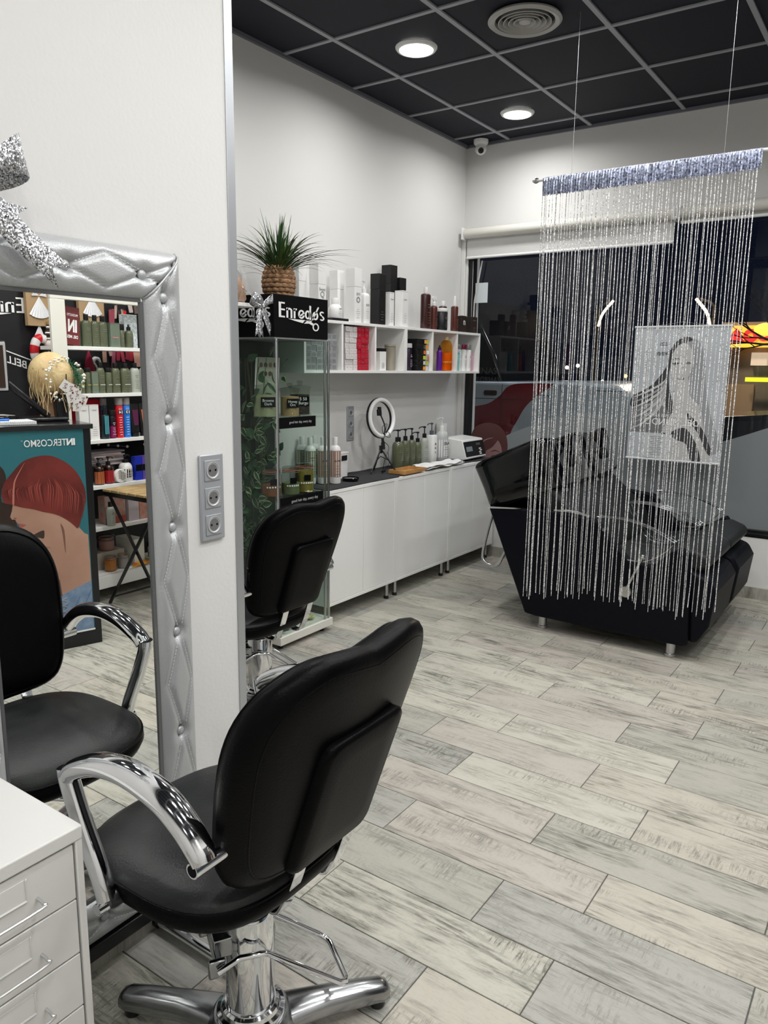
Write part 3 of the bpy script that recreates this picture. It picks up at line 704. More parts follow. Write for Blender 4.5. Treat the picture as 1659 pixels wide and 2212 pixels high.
        mb = MB(); mb.tube([(.148, y0 + s * .0195, .638), (.148, y0 + s * .0205, .638)], .0105, 14); B(mb, 'stub_bore', BLACKM, ar)
        mb = MB(); mb.tube([(-.125, y0 - s * .045, .440), (-.125, y0 + s * .020, .440)], .0115, 14); B(mb, 'front_stub', CHROME, ar)
        mb = MB(); mb.lathe([(.0001, -.018), (.016, -.018), (.020, -.008), (.020, .010), (.0001, .012)], (-.125, y0 - s * .020, .447), 14, axis='y'); B(mb, 'arm_knob', BLACKP, ar)
    return t
ch = salon_chair((-1.030, 1.008, 0), 'black salon chair in the foreground facing the tufted mirror')
c2 = dup(ch, (-2.160, 2.215, 0), R(0), 'black salon chair farther back, in front of the glass display cabinet')
for o in c2.children:
    if o.name.split('.')[0] in ('seat', 'seat_plate', 'backrest', 'back_bracket', 'armrest'): o.location.z = -.042
# floor foot rail of the mirror place
fr_ = thing('foot_rail', 'chrome foot rail on the floor in front of the tufted mirror', 'foot rail', (-1.33, .95, 0))
mb = MB(); mb.tube([(-1.478, 1.118, .020), (-1.195, 1.118, .020)], .0135, 14)
mb.build('tube', CHROME, fr_, smooth=75)
for y in (1.118,):
    mb = MB(); mb.lathe([(.0001, -1.4785), (.018, -1.4785), (.018, -1.466), (.0001, -1.466)], (0, y, .020), 14, axis='x'); mb.build('end_cap', BLACKP, fr_)
# ================================================================ WHITE BASE CABINETS
def cabinet(y0, y1, label):
    x0, x1, z0, z1 = XL + .002, -2.61, .105, .772; t = thing('base_cabinet', label, 'cabinet', ((x0 + x1) / 2, (y0 + y1) / 2, 0), 'white base cabinets under the wall shelves')
    y0 += .0015; y1 -= .0015; T = .018
    mb = MB(); mb.box(x0, x1, y0, y0 + T, z0, z1); mb.box(x0, x1, y1 - T, y1, z0, z1); mb.box(x0, x1, y0 + T, y1 - T, z0, z0 + T); mb.box(x0, x1, y0 + T, y1 - T, z1 - T, z1); mb.box(x0, x0 + .004, y0 + T, y1 - T, z0 + T, z1 - T)
    mb.build('carcass', WHITE, t, bevel=.001)
    ym = (y0 + y1) / 2
    for a, b in ((y0 + T + .002, ym - .0012), (ym + .0012, y1 - T - .002)):
        mb = MB(); mb.box(x1 - .020, x1 - .003, a, b, z0 + T + .002, z1 - T - .002); mb.build('door', WHITE, t, bevel=.001)
    for x in (x0 + .04, x1 - .035):
        for y in (y0 + .045, y1 - .045):
            mb = MB(); mb.tube([(x, y, .018), (x, y, z0)], .0125, 16); lg = mb.build('leg', STEEL, t)
            mb = MB(); mb.lathe([(.0001, 0), (.016, 0), (.016, .016), (.0125, .019)], (x, y, 0), 16, cap=False); mb.build('foot', BLACKP, lg)
cabinet(3.222, 3.905, 'white two-door base cabinet nearest the glass display cabinet')
cabinet(3.905, 4.585, 'white two-door base cabinet in the middle of the row')
cabinet(4.585, 5.262, 'white two-door base cabinet next to the window, behind the washing unit')
# dark cloth runner lying over the cabinets
mb = MB(); N_ = 60; top = []; pts = []
ys = [3.235 + (5.25 - 3.235) * i / N_ for i in range(N_ + 1)]
vs = []; fs = []
for i, y in enumerate(ys):
    e = -2.618 - .004 * math.sin(y * 9) - (.05 + .03 * math.sin(y * 6)) * (1 if 3.95 < y < 4.95 else 0)
    z = .7755 + .0012 * math.sin(y * 31) + .0008 * math.sin(y * 57)
    hump = .010 * math.exp(-((y - 3.72) / .05) ** 2) + .006 * math.exp(-((y - 3.93) / .04) ** 2)
    vs += [(XL + .006, y, z + .001), (XL + .05, y, z + hump), ((XL + e) / 2, y, z + .001 * math.sin(y * 40)), (e, y, z)]
for i in range(N_):
    for k in range(3): fs.append((4 * i + k, 4 * i + k + 1, 4 * i + 5 + k, 4 * i + 4 + k))
mb.add(vs, fs); o = mb.build('cloth_runner', DARKCLOTH, smooth=60, off=(-2.79, 4.24, .775)); o.location = (-2.79, 4.24, .775)
sd = o.modifiers.new('th', 'SOLIDIFY'); sd.thickness = .0025; sd.offset = 1
tag(o, 'dark grey cloth runner spread over the white base cabinets', 'cloth')
CT = .780   # cloth top
# ================================================================ WALL SHELF UNITS
def wallshelf(y0, y1, divs, label):
    x0, x1, z0, z1, T = XL + .002, -2.725, 1.412, 1.702, .016
    t = thing('wall_shelf', label, 'shelf', ((x0 + x1) / 2, (y0 + y1) / 2, z0), 'white wall shelf boxes')
    for nm, b in (('top_board', (y0, y1, z1 - T, z1)), ('bottom_board', (y0, y1, z0, z0 + T)), ('side_board', (y0, y0 + T, z0 + T, z1 - T)), ('side_board', (y1 - T, y1, z0 + T, z1 - T))):
        mb = MB(); mb.box(x0, x1, *b); mb.build(nm, WHITE, t, bevel=.001)
    mb = MB(); mb.box(x0, x0 + .005, y0 + T, y1 - T, z0 + T, z1 - T); mb.build('back_board', WHITEM, t)
    for y in divs:
        mb = MB(); mb.box(x0 + .005, x1 - .002, y - T / 2, y + T / 2, z0 + T, z1 - T); mb.build('divider', WHITE, t, bevel=.001)
    return t
wallshelf(3.168, 4.160, [3.505, 3.829], 'white open wall shelf holding hair-dye boxes, nearer the display cabinet')
wallshelf(4.160, 5.165, [4.492, 4.825], 'white open wall shelf next to the window')

# ================================================================ BOTTLE MAKER
def lines(mb, x, y, z0, z1, w, n, face='x', thick=.0016):
    """small print as thin bars on a +x face"""
    for i in range(n):
        z = z1 - (z1 - z0) * (i + .5) / n; ww = w * rnd.choice((.5, .7, .9, 1)) / 2
        mb.add([(x, y - ww, z - thick / 2), (x, y + ww, z - thick / 2), (x, y + ww, z + thick / 2), (x, y - ww, z + thick / 2)], [(0, 1, 2, 3)])
def bottle(name, label, loc, r, h, mb_m, cap_m, kind='cap', capr=.4, caph=.14, shoulder=.12, sx=1.0, ink=None, band=None, ntext=5, grp=None, cat='bottle', pw=2, rot=0, txt=None, bandz=(.12, .62), liquid=None, neckh=.02, inkx=1):
    """bottle with its face turned to +x; h = overall height"""
    t = thing(name, label, cat, loc, grp); X, Y_, Z = loc
    hb = h - (caph * h if kind != 'pump' else .30 * h)
    if kind == 'trigger': hb = h * .72
    nr = r * capr
    prof = [(.0001, 0), (r * .93, 0), (r, .006), (r, hb * (1 - shoulder)), (r * .96, hb * (1 - shoulder * .6)), (r * .75, hb * (1 - shoulder * .18)), (nr, hb - .001), (nr * .92, hb)]
    mb = MB(); mb.lathe(prof, (0, 0, 0), 28, sx=sx, pw=pw); rt = Matrix.Translation(Vector(loc)) @ Matrix.Rotation(rot, 4, 'Z'); mb.xf(rt); body = mb.build('bottle_body', mb_m, t, smooth=50)
    if liquid:
        mb = MB(); hl = hb * liquid[1]; mb.lathe([(.0001, .003), (r * .9, .003), (r * .95, .008), (r * .95, hl), (.0001, hl)], (0, 0, 0), 24, sx=sx, pw=pw); mb.xf(rt); mb.build('liquid', liquid[0], body, smooth=50)
    if kind == 'cap':
        mb = MB(); mb.lathe([(nr * .98, hb - .004), (nr * 1.05, hb), (nr * 1.05, h - .004), (nr * .98, h), (.0001, h)], (0, 0, 0), 24, cap=False); mb.xf(rt); mb.build('cap', cap_m, t, smooth=50)
    elif kind == 'flatcap':
        mb = MB(); mb.lathe([(r * .99, hb), (r * 1.02, hb + .002), (r * 1.02, h - .003), (r * .98, h), (.0001, h)], (0, 0, 0), 28, sx=sx, pw=pw, cap=False); mb.xf(rt); mb.build('cap', cap_m, t, smooth=50)
    elif kind == 'pump':
        mb = MB(); hc = hb + .10 * h; mb.lathe([(nr * 1.1, hb - .004), (nr * 1.15, hb), (nr * 1.1, hc), (nr * .5, hc + .002), (.004, hc + .004), (.004, h - .014), (.010, h - .012), (.011, h - .002), (.0001, h)], (0, 0, 0), 20, cap=False)
        mb.tube(cr([(0, 0, h - .007), (-.006, -.02, h - .006), (-.010, -.036, h - .010), (-.011, -.041, h - .018)], 4), .0038, 8); mb.xf(rt); mb.build('pump', cap_m, t, smooth=50)
    elif kind == 'spray':
        mb = MB(); hc = hb + (h - hb) * .5; mb.lathe([(nr * 1.1, hb - .003), (nr * 1.1, hc), (.007, hc + .002), (.0065, h - .004), (.004, h), (.0001, h)], (0, 0, 0), 18, cap=False); mb.xf(rt); mb.build('spray_head', cap_m, t, smooth=50)
    elif kind == 'trigger':
        mb = MB(); mb.lathe([(nr * 1.1, hb - .003), (nr * 1.1, hb + .018), (.008, hb + .022), (.008, h * .88)], (0, 0, 0), 18, cap=False)
        mb.prism([(-.018, h * .88), (.022, h * .9), (.026, h * .97), (.018, h), (-.014, h * .99), (-.020, h * .94)], -.008, .008, 'x'); mb.tube(cr([(0, .020, h * .92), (0, .034, h * .86), (0, .036, h * .78)], 3), .0035, 8)
        mb.xf(rt); mb.build('trigger_head', cap_m, t, smooth=50)
    rr = r * sx * 1.004
    def cyl_patch(z0, z1, a0, a1, m_, name, k=8, lift=.0004):
        mb = MB(); vs = []; fs = []
        for i in range(k + 1):
            a = a0 + (a1 - a0) * i / k; ca, sa = math.cos(a), math.sin(a)
            if pw != 2: ca = math.copysign(abs(ca) ** (2 / pw), ca); sa = math.copysign(abs(sa) ** (2 / pw), sa)
            vs += [((r * sx + lift) * ca, (r + lift) * sa, z0), ((r * sx + lift) * ca, (r + lift) * sa, z1)]
        for i in range(k): fs.append((2 * i, 2 * i + 2, 2 * i + 3, 2 * i + 1))
        mb.add(vs, fs); mb.xf(rt); return mb.build(name, m_, body, smooth=60)
    if band: cyl_patch(hb * bandz[0], hb * bandz[1], -1.5 if pw == 2 else -1.2, 1.5 if pw == 2 else 1.2, band, 'label')
    if ink:
        mb = MB()
        if txt: mb.text(txt, (rr + .0008, 0, hb * .60), (0, 1, 0), (0, 0, 1), w=r * 1.1, bold=.02)
        lines(mb, rr + .0008, 0, hb * .14, hb * .50, r * 1.1, ntext)
        if not txt: lines(mb, rr + .0008, 0, hb * .58, hb * .72, r * .9, 2, thick=.0028)
        mb.xf(rt); stuff(mb.build('print', ink, body, smooth=0))
    return t
def cbox(name, label, loc, wx, wy, h, m_, split=None, ink=None, txt=None, txt2=None, grp=None, cat='box', lid_m=None, n=5, tz=.72, tw=.8, flip=False):
    """upright carton; loc = centre of its bottom"""
    x, y, z = loc; t = thing(name, label, cat, loc, grp)
    s = h * (split or .98)
    mb = MB(); mb.box(x - wx / 2, x + wx / 2, y - wy / 2, y + wy / 2, z, z + s - .0008); b = mb.build('carton', m_, t, bevel=.0012)
    mb = MB(); mb.box(x - wx / 2 - .0006, x + wx / 2 + .0006, y - wy / 2 - .0006, y + wy / 2 + .0006, z + s, z + h); mb.build('lid', lid_m or m_, t, bevel=.0012)
    if ink:
        mb = MB(); X = x + wx / 2 + .0009; g = 1
        if flip: X = x - wx / 2 - .0009; g = -1
        if txt: mb.text(txt, (X, y, z + s * tz), (0, g, 0), (0, 0, 1), w=wy * tw, bold=.01)
        if txt2: mb.text(txt2, (X, y, z + s * (tz - .16)), (0, 1, 0), (0, 0, 1), w=wy * .5)
        lines(mb, X, y, z + s * .10, z + s * .40, wy * .55, n)
        stuff(mb.build('print', ink, b, smooth=0))
    return t
# -------- colours of the products
GREEN = mat('olive_bottle', (.115, .130, .075), .28, coat=.3); GREENC = mat('sage_carton', (.155, .195, .145), .5)
CLEARB = mat('frosted_clear_bottle', (.50, .53, .47), .3, trans=.2)
BROWN = mat('dark_red_brown_bottle', (.040, .010, .009), .3, coat=.3); BROWN2 = mat('red_brown_bottle', (.085, .018, .012), .3, coat=.3)
BLKB = mat('black_carton', (.009, .009, .010), .4); BRWB = mat('dark_brown_carton', (.022, .014, .013), .45)
REDB = mat('crimson_carton', (.55, .012, .035), .45); GREYB = mat('grey_carton', (.34, .35, .36), .5)
OR = mat('orange_liquid', (.80, .20, .01), .3); AMB = mat('amber_clear_plastic', (.75, .45, .12), .12, trans=.6)
PURP = mat('purple_plastic', (.10, .012, .24), .3); TEAL = mat('teal_bottle', (.20, .50, .47), .35); PINK = mat('pink_bottle', (.62, .32, .42), .4)
ST = 1.7035   # shelf top
# ---- on top of the wall shelves
cbox('cosmetics_box', 'tall white carton half hidden behind the woven plant pot', (-2.855, 3.275, ST), .062, .062, .285, WHITEP, .70)
cbox('cosmetics_box', 'tall white carton beside the plant, with a round line drawing on its front', (-2.782, 3.352, ST), .064, .066, .295, WHITEP, .63, TEXTG, 'Sweet', 'Q', tz=.86)
mb = MB(); mb.box(-2.845, -2.745, 3.435, 3.585, ST, ST + .015); single(mb, 'tray', BLACKP, 'small flat black tray under the squat white jar', 'tray', (-2.79, 3.51, ST), bevel=.002)
bottle('jar', 'squat white jar with a white cap on a small black tray', (-2.79, 3.515, ST + .0155), .039, .112, WHITEP, WHITEP, capr=.52, caph=.30, shoulder=.45, ink=TEXTG, cat='jar', ntext=3)
cbox('cosmetics_box', 'tall white carton directly behind the carton marked SOS', (-2.885, 3.650, ST), .06, .06, .296, WHITEP, .64)
cbox('cosmetics_box', 'tall white carton marked SOS with a small cross emblem', (-2.778, 3.675, ST), .064, .068, .305, WHITEP, .66, TEXTG, 'SOS', 'o', tz=.80, tw=.5)
bottle('pump_bottle', 'white SOS pump bottle beside the SOS carton', (-2.778, 3.775, ST), .028, .252, WHITEP, WHITEP, 'pump', .45, ink=TEXTG, txt='SOS', pw=5, grp=None)
cbox('cosmetics_box', 'wide black carton left of the tallest black carton', (-2.785, 3.930, ST), .066, .070, .300, BLKB, .70, TEXTG, n=4)
cbox('cosmetics_box', 'tallest black carton standing at the back of the shelf top', (-2.885, 4.195, ST), .07, .075, .385, BLKB, .70)
cbox('cosmetics_box', 'black carton behind the short white carton', (-2.868, 4.285, ST), .06, .07, .315, BLKB, .68)
cbox('cosmetics_box', 'narrow short white carton in front of the tallest black carton', (-2.765, 4.027, ST), .036, .048, .200, WHITEP, .97, TEXTG, 'Sweet', tz=.82, tw=.7)
cbox('cosmetics_box', 'short white carton at the right end of the white and black group', (-2.778, 4.179, ST), .060, .066, .222, WHITEP, .97, TEXTG, 'Sweet', tz=.78, tw=.5)
bottle('shampoo_bottle', 'tall dark red-brown bottle with a white cap, left of the brown bottles', (-2.80, 4.505, ST), .041, .275, BROWN, WHITEP, capr=.32, caph=.15, ink=TEXTG, sx=.75, shoulder=.06)
bottle('spray_bottle', 'red-brown bottle with a white trigger head', (-2.79, 4.595, ST), .026, .225, BROWN2, WHITEP, 'trigger', .5, ink=TEXTG)
bottle('jar', 'black jar with a wide white lid among the brown bottles', (-2.775, 4.675, ST), .043, .148, BLKB, WHITEP, 'flatcap', .95, .16, ink=TEXTG, cat='jar', shoulder=.03)
bottle('shampoo_bottle', 'dark red-brown bottle behind the black jar', (-2.875, 4.860, ST), .035, .215, BROWN, WHITEP, capr=.42, caph=.16, ink=TEXTG, sx=.8, shoulder=.06)
bottle('spray_bottle', 'slim red-brown bottle with a white spray head', (-2.775, 4.855, ST), .026, .245, BROWN2, WHITEP, 'spray', .4, .28, ink=TEXTG, shoulder=.06)
cbox('cosmetics_box', 'dark brown square carton with a white loop logo', (-2.79, 4.965, ST), .070, .075, .115, BRWB, .97, TEXTW, 'n', tz=.6, tw=.35, n=0)
cbox('cosmetics_box', 'dark brown square carton at the window end of the shelf top', (-2.79, 5.105, ST), .085, .088, .115, BRWB, .97, TEXTG, 'MARRON', tz=.8, tw=.5, n=2)
# ---- inside the shelves
SI = 1.4285
def stack(name, labf, y0, cols, rows, w, h, d, m_, grp, lidm=None, x=-2.742):
    base = None
    for c in range(cols):
        for r in range(rows):
            yy, zz = y0 + w * (c + .5) + .0006 * rnd.uniform(-1, 1), SI + h * r; xx = x - d / 2 + rnd.uniform(-.004, .003)
            if base is None:
                t = thing(name, '', 'box', (xx, yy, zz), grp); b_ = MB(); b_.box(xx - d / 2, xx + d / 2, yy - w / 2 + .0005, yy + w / 2 - .0005, zz, zz + h - .0006); b_.build('carton', m_, t, bevel=.0008, seg=1)
                if lidm:
                    q = MB(); q.prism([(yy - w * .38, zz + h * .16), (yy + w * .38, zz + h * .16), (yy + w * .38, zz + h * .84), (yy - w * .38, zz + h * .84)], xx + d / 2, xx + d / 2 + .0004, 'x'); lb = q.build('end_label', lidm, t, smooth=0)
                    q = MB(); q.text('7.1', (xx + d / 2 + .0006, yy, zz + h * .5), (0, 1, 0), (0, 0, 1), h=h * .34, bold=.02, lift=.0002); q.build('print', TEXTG, lb, smooth=0)
                base = t
            else: t = dup(base, (xx, yy, zz))
            t['label'] = labf(c, r)
ordn = ['lowest', 'second-lowest', 'third-lowest', 'fourth-lowest', 'fifth-lowest', 'sixth-lowest', 'seventh-lowest', 'top']
coln = ['leftmost', 'second', 'third', 'fourth', 'fifth', 'sixth']
GL2 = mat('grey_label', (.22, .23, .235), .5); WL2 = mat('white_label', (.72, .69, .69), .5); RL2 = mat('red_label', (.42, .008, .028), .5)
stack('dye_box', lambda c, r: f'grey hair-dye carton, {ordn[r]} of the {coln[c]} grey column from the left', 3.200, 6, 6, .0455, .0335, .13, GREYB, 'grey hair-dye cartons in the wall shelf', GL2)
stack('dye_box', lambda c, r: f'white-ended hair-dye carton, {ordn[r]} of the {coln[c]} white column from the left', 3.551, 3, 8, .037, .0312, .13, mat('pale_carton', (.62, .58, .58), .5), 'white-ended hair-dye cartons in the wall shelf', WL2)
stack('dye_box', lambda c, r: f'red hair-dye carton, {ordn[r]} of the {coln[c]} red column from the left', 3.664, 3, 8, .038, .0312, .13, REDB, 'red hair-dye cartons in the wall shelf', RL2)
bottle('bottle', 'small amber bottle with an orange cap in the third shelf bay', (-2.83, 3.882, SI), .016, .155, AMB, mat('orange_plastic', (.8, .22, .01), .4), capr=.9, caph=.26)
cbox('tub', 'white square tub with a black lid in the third shelf bay', (-2.79, 3.955, SI), .062, .066, .135, WHITEP, .86, TEXTB, 'TUB' if False else None, cat='tub', lid_m=BLACKP, n=5)
bottle('canister', 'beige cylindrical canister in the third shelf bay', (-2.80, 4.090, SI), .036, .162, mat('beige_canister', (.33, .30, .235), .5), mat('beige_lid', (.42, .39, .31), .5), 'flatcap', .97, .08, shoulder=.02, cat='canister')
bottle('bottle', 'dark plum bottle with a white cap in the shelf bay right of the middle', (-2.79, 4.285, SI), .026, .175, mat('plum_bottle', (.020, .010, .028), .3), WHITEP, 'flatcap', .95, .16, ink=TEXTW, shoulder=.05)
bottle('trigger_bottle', 'white trigger head of a bottle behind the plum bottle', (-2.87, 4.330, SI), .028, .235, WHITEP, WHITEP, 'trigger', .5)
stack('dye_box', lambda c, r: f'black hair-dye carton, {ordn[r]} of the {coln[c]} black column beside the plum bottle', 4.322, 2, 6, .039, .0345, .13, BLKB, 'black hair-dye cartons in the wall shelf')
cols_ = [srgb(230, 150, 40), srgb(225, 215, 190), srgb(200, 220, 40), srgb(225, 120, 60), srgb(90, 110, 60), srgb(235, 170, 110), srgb(215, 205, 205), srgb(190, 215, 60), srgb(215, 130, 90), srgb(240, 240, 235), srgb(240, 150, 30), srgb(205, 205, 60)]
cn = ['orange', 'cream', 'lime', 'coral', 'moss green', 'peach', 'pale grey', 'yellow-green', 'salmon', 'white', 'bright orange', 'mustard']
k = 0
for c in range(2):
    for r in range(6):
        yy = 4.420 + .0365 * c; zz = SI + .0345 * r
        t = cbox('dye_box', f'small carton with a {cn[k]} end, {ordn[r]} of the {"left" if c == 0 else "right"} coloured column', (-2.800 + rnd.uniform(-.006, .004), yy, zz), .11, .0345, .0335, BLKB if c == 0 else mat('mixed_carton', (.55, .52, .5), .5), .97, grp='coloured hair-dye cartons in the wall shelf')
        q = MB(); X = t.location.x + .0562; q.prism([(yy - .014, zz + .005), (yy + .014, zz + .005), (yy + .014, zz + .029), (yy - .014, zz + .029)], X, X + .0004, 'x'); q.build('end_label', mat('end_' + cn[k].replace(' ', '_'), cols_[k], .5), t, smooth=0)
        k += 1
bottle('bottle', 'purple squeeze bottle with a pointed nozzle on the right shelf', (-2.765, 4.645, SI), .020, .175, PURP, mat('dark_purple', (.03, .006, .07), .35), 'spray', .6, .2, shoulder=.1)
bottle('bottle', 'clear printed bottle behind the purple squeeze bottle', (-2.85, 4.600, SI), .030, .145, CLEARB, CLEARB, 'flatcap', .9, .12, ink=TEXTG)
bottle('bottle', 'large round-shouldered bottle half full of orange liquid', (-2.775, 4.752, SI), .045, .235, AMBG, mat('amber_cap', (.70, .55, .35), .3), capr=.30, caph=.09, shoulder=.30, liquid=(OR, .58), band=mat('orange_waist', (.72, .33, .10), .3), bandz=(.26, .31))
bottle('bottle', 'teal slim bottle in the shelf bay next to the window', (-2.765, 4.895, SI), .018, .135, TEAL, TEAL, 'flatcap', .95, .1, ink=TEXTW, shoulder=.03)
for k, (yy, cm, l) in enumerate(((4.950, mat('grey_cap', (.30, .30, .31), .3, .3), 'white spray can with a grey cap beside the teal bottle'), (5.010, mat('dark_red_cap', (.22, .008, .04), .3), 'white spray can with a dark red cap'), (5.068, MATS['grey_cap'], 'white spray can with a grey cap next to the pink bottle'))):
    bottle('spray_can', l, (-2.79 + .008 * k, yy, SI), .0245, .190, WHITEP, cm, 'flatcap', .8, .17, ink=TEXTG if k != 1 else mat('print_red', (.4, .01, .03), .5), shoulder=.1, cat='spray can')
bottle('bottle', 'slim pink bottle at the end of the right shelf', (-2.77, 5.120, SI), .012, .132, PINK, PINK, 'flatcap', .95, .1, shoulder=.03)

# ================================================================ ON THE COUNTER
GRN = [(4.235, .041, .263, 'largest olive green pump bottle, nearest the ring light'), (4.340, .031, .262, 'second olive green pump bottle from the ring light'), (4.420, .028, .262, 'third olive green pump bottle from the ring light'), (4.497, .030, .232, 'short olive green pump bottle, right of the three tall ones')]
for k, (yy, r, h, l) in enumerate(GRN):
    bottle('pump_bottle', l, (-2.835 + (.0 if k else .01), yy, CT), r, h, GREEN, BLACKP, 'pump', .42, ink=TEXTG, grp='green pump bottles on the counter', shoulder=.22, sx=.85, rot=.15 * math.sin(k * 3) - .4, band=None)
bottle('pump_bottle', 'pale clear pump bottle with a black pump on the counter', (-2.835, 4.585, CT), .031, .265, CLEARB, BLACKP, 'pump', .42, ink=TEXTG, shoulder=.2, sx=.85, rot=-.3)
bottle('pump_bottle', 'white bottle with MNS letters and a dark curved pump', (-2.83, 4.675, CT), .034, .285, WHITEP, mat('blue_grey_pump', (.10, .12, .16), .3), 'pump', .4, shoulder=.04, pw=4)
q = MB(); [q.text(ch_, (-2.830 + .0348, 4.675, CT + z), (0, 1, 0), (0, 0, 1), h=.016, bold=.03) for ch_, z in (('M', .135), ('N', .105), ('S', .075))]; q.build('lettering', TEXTB, bpy.data.objects.get(sorted([o.name for o in bpy.data.objects if o.name.startswith('pump_bottle')])[-1]), smooth=0)
bottle('pump_bottle', 'tall translucent white pump bottle with an OLA label', (-2.815, 4.790, CT), .050, .318, mat('milky_plastic', (.62, .64, .63), .3, trans=.25), WHITEP, 'pump', .34, ink=TEXTB, txt='OLA', shoulder=.26, band=WHITEP, bandz=(.14, .72), rot=-.2)
bottle('tub', 'small beige tub behind the white electronic device', (-2.918, 4.960, CT), .040, .262, mat('tan_tub', (.40, .32, .20), .5), WHITEP, 'flatcap', .95, .25, cat='tub', shoulder=.03)
# electronic device
dv = thing('desk_appliance', 'white desktop appliance with a black sloping display, next to the window', 'appliance', (-2.76, 5.03, CT))
prf = [(-2.87, .0), (-2.680, .0), (-2.652, .012), (-2.692, .145), (-2.87, .160)]
mb = MB(); mb.prism([(a, CT + .006 + b) for a, b in prf], 4.880, 5.190, 'y'); mb.build('housing', WHITEP, dv, bevel=.006)
n_ = Vector((.138, 0, .040)).normalized(); u_p = Vector((-.040, 0, .138)).normalized(); c0 = Vector((-2.672, 5.035, CT + .084)) + n_ * .0005
mb = MB(); mb.obox(c0, Vector((0, .152, 0)), u_p * .056, n_ * .002); pn = mb.build('display_panel', BLACKP, dv, bevel=.004)
mb = MB(); mb.obox(c0 + n_ * .0023 + Vector((0, -.085, 0)) , Vector((0, .045, 0)), u_p * .018, n_ * .0006); mb.build('screen', mat('grey_lcd', (.20, .23, .25), .3), pn)
mb = MB(); mb.obox(c0 + n_ * .0023 + Vector((0, .06, 0)) + u_p * .03, Vector((0, .030, 0)), u_p * .008, n_ * .0005); mb.build('nameplate', mat('dark_grey_plate', (.08, .08, .085), .4), pn)
mb = MB()
for i in range(4): mb.obox(c0 + n_ * .0024 + Vector((0, .075 + .010 * math.sin(i * 2), 0)) + u_p * (-.005 - .013 * i), Vector((0, .016, 0)), u_p * .0035, n_ * .0004)
stuff(mb.build('button_marks', TEXTW, pn))
for x in (-2.85, -2.69):
    for y in (4.90, 5.17):
        mb = MB(); mb.lathe([(.0001, 0), (.009, 0), (.010, .007), (.0001, .007)], (x, y, CT), 10); mb.build('foot', BLACKP, dv)
# tray and towel
WOOD = mat('light_bamboo', (.42, .22, .075), .5, noise=(22, 1.35))
tr_ = thing('wooden_tray', 'small bamboo tray on the front edge of the counter', 'tray', (-2.668, 4.12, CT + .001)); x0, x1, y0, y1, z0 = -2.735, -2.610, 3.995, 4.245, CT + .0015
mb = MB(); mb.box(x0, x1, y0, y1, z0, z0 + .004); mb.build('bottom', WOOD, tr_)
for b in ((x0, x0 + .006, y0, y1), (x1 - .006, x1, y0, y1), (x0 + .006, x1 - .006, y0, y0 + .006), (x0 + .006, x1 - .006, y1 - .006, y1)):
    mb = MB(); mb.box(*b, z0 + .004, z0 + .024); mb.build('rim', WOOD, tr_, bevel=.001)
mb = MB(); vs = []; fs = []; NX, NY = 14, 34
for lay in range(2):
    o0 = len(vs)
    for i in range(NY + 1):
        for k in range(NX + 1):
            y = 4.275 + .50 * i / NY + .012 * math.sin(k * .7 + lay); x = -2.745 + .135 * k / NX + .006 * math.sin(i * .45 + lay * 2)
            z = CT + .003 + lay * .011 + .006 * abs(math.sin(i * .33 + k * .25 + lay)) + .004 * math.sin(k * .9 + i * .2)
            vs.append((x, y, max(z, CT + .003)))
    for i in range(NY):
        for k in range(NX): a = o0 + i * (NX + 1) + k; fs.append((a, a + 1, a + NX + 2, a + NX + 1))
mb.add(vs, fs); tw_ = mb.build('towel', TOWEL, smooth=70, off=(-2.68, 4.50, CT)); tw_.location = (-2.68, 4.50, CT); sd = tw_.modifiers.new('th', 'SOLIDIFY'); sd.thickness = .005; sd.offset = 1
tag(tw_, 'crumpled white towel lying on the counter in front of the pump bottles', 'towel')
# ring light on tripod
rg = thing('ring_light', 'ring light with black phone clamp on a small tripod', 'ring light', (-2.80, 4.000, CT)); cz = CT + .350
c0 = Vector((-2.80, 4.000, cz)); Rr = .113
a_ = R(6); ax_u = Vector((0, math.cos(a_), 0)) + Vector((math.sin(a_), 0, 0)); ax_v = Vector((-.10, 0, .995)); nn = ax_u.cross(ax_v).normalized()
circ = [c0 + ax_u * Rr * math.cos(2 * math.pi * i / 48) + ax_v * Rr * 1.02 * math.sin(2 * math.pi * i / 48) for i in range(48)]
mb = MB(); mb.tube([p + nn * .006 for p in circ], .0135, 12, closed=True, up=nn); mb.build('diffuser_ring', mat('ring_diffuser', (.86, .87, .88), .35), rg, smooth=70)
mb = MB(); mb.tube([p - nn * .007 for p in circ], .0155, 12, closed=True, up=nn); mb.build('back_shell', BLACKP, rg, smooth=70)
mb = MB(); mb.tube([c0 - ax_v * .13, c0 - ax_v * .155], .009, 10); mb.tube([c0 - ax_v * .155, c0 - ax_v * .20 ], .012, 10); mb.build('joint', BLACKP, rg)
hub = Vector((-2.80, 4.000, CT + .155))
mb = MB(); mb.tube([hub - Vector((0, 0, .03)), hub + Vector((0, 0, .02))], .011, 10); mb.build('tripod_hub', BLACKP, rg)
for k in range(3):
    a = R(30 + 120 * k); e = hub + Vector((math.cos(a) * .105, math.sin(a) * .105, -.152)); mb = MB(); mb.tube([hub, e], .0045, 8); mb.build('tripod_leg', BLACKP, rg)
    mb = MB(); mb.tube([hub - Vector((0, 0, .05)), hub * .5 + e * .5], .0025, 6); mb.build('brace', BLACKP, rg)
mb = MB(); mb.tube(cr([c0 - ax_v * .125 + nn * .012, c0 - ax_v * .06 + nn * .03 - ax_u * .004, c0 - ax_v * .005 + nn * .028 - ax_u * .022, c0 + ax_v * .025 + nn * .022 - ax_u * .034], 5), .0042, 8); mb.build('gooseneck', BLACKP, rg, smooth=60)
cc = c0 + ax_v * .035 + nn * .020 - ax_u * .038
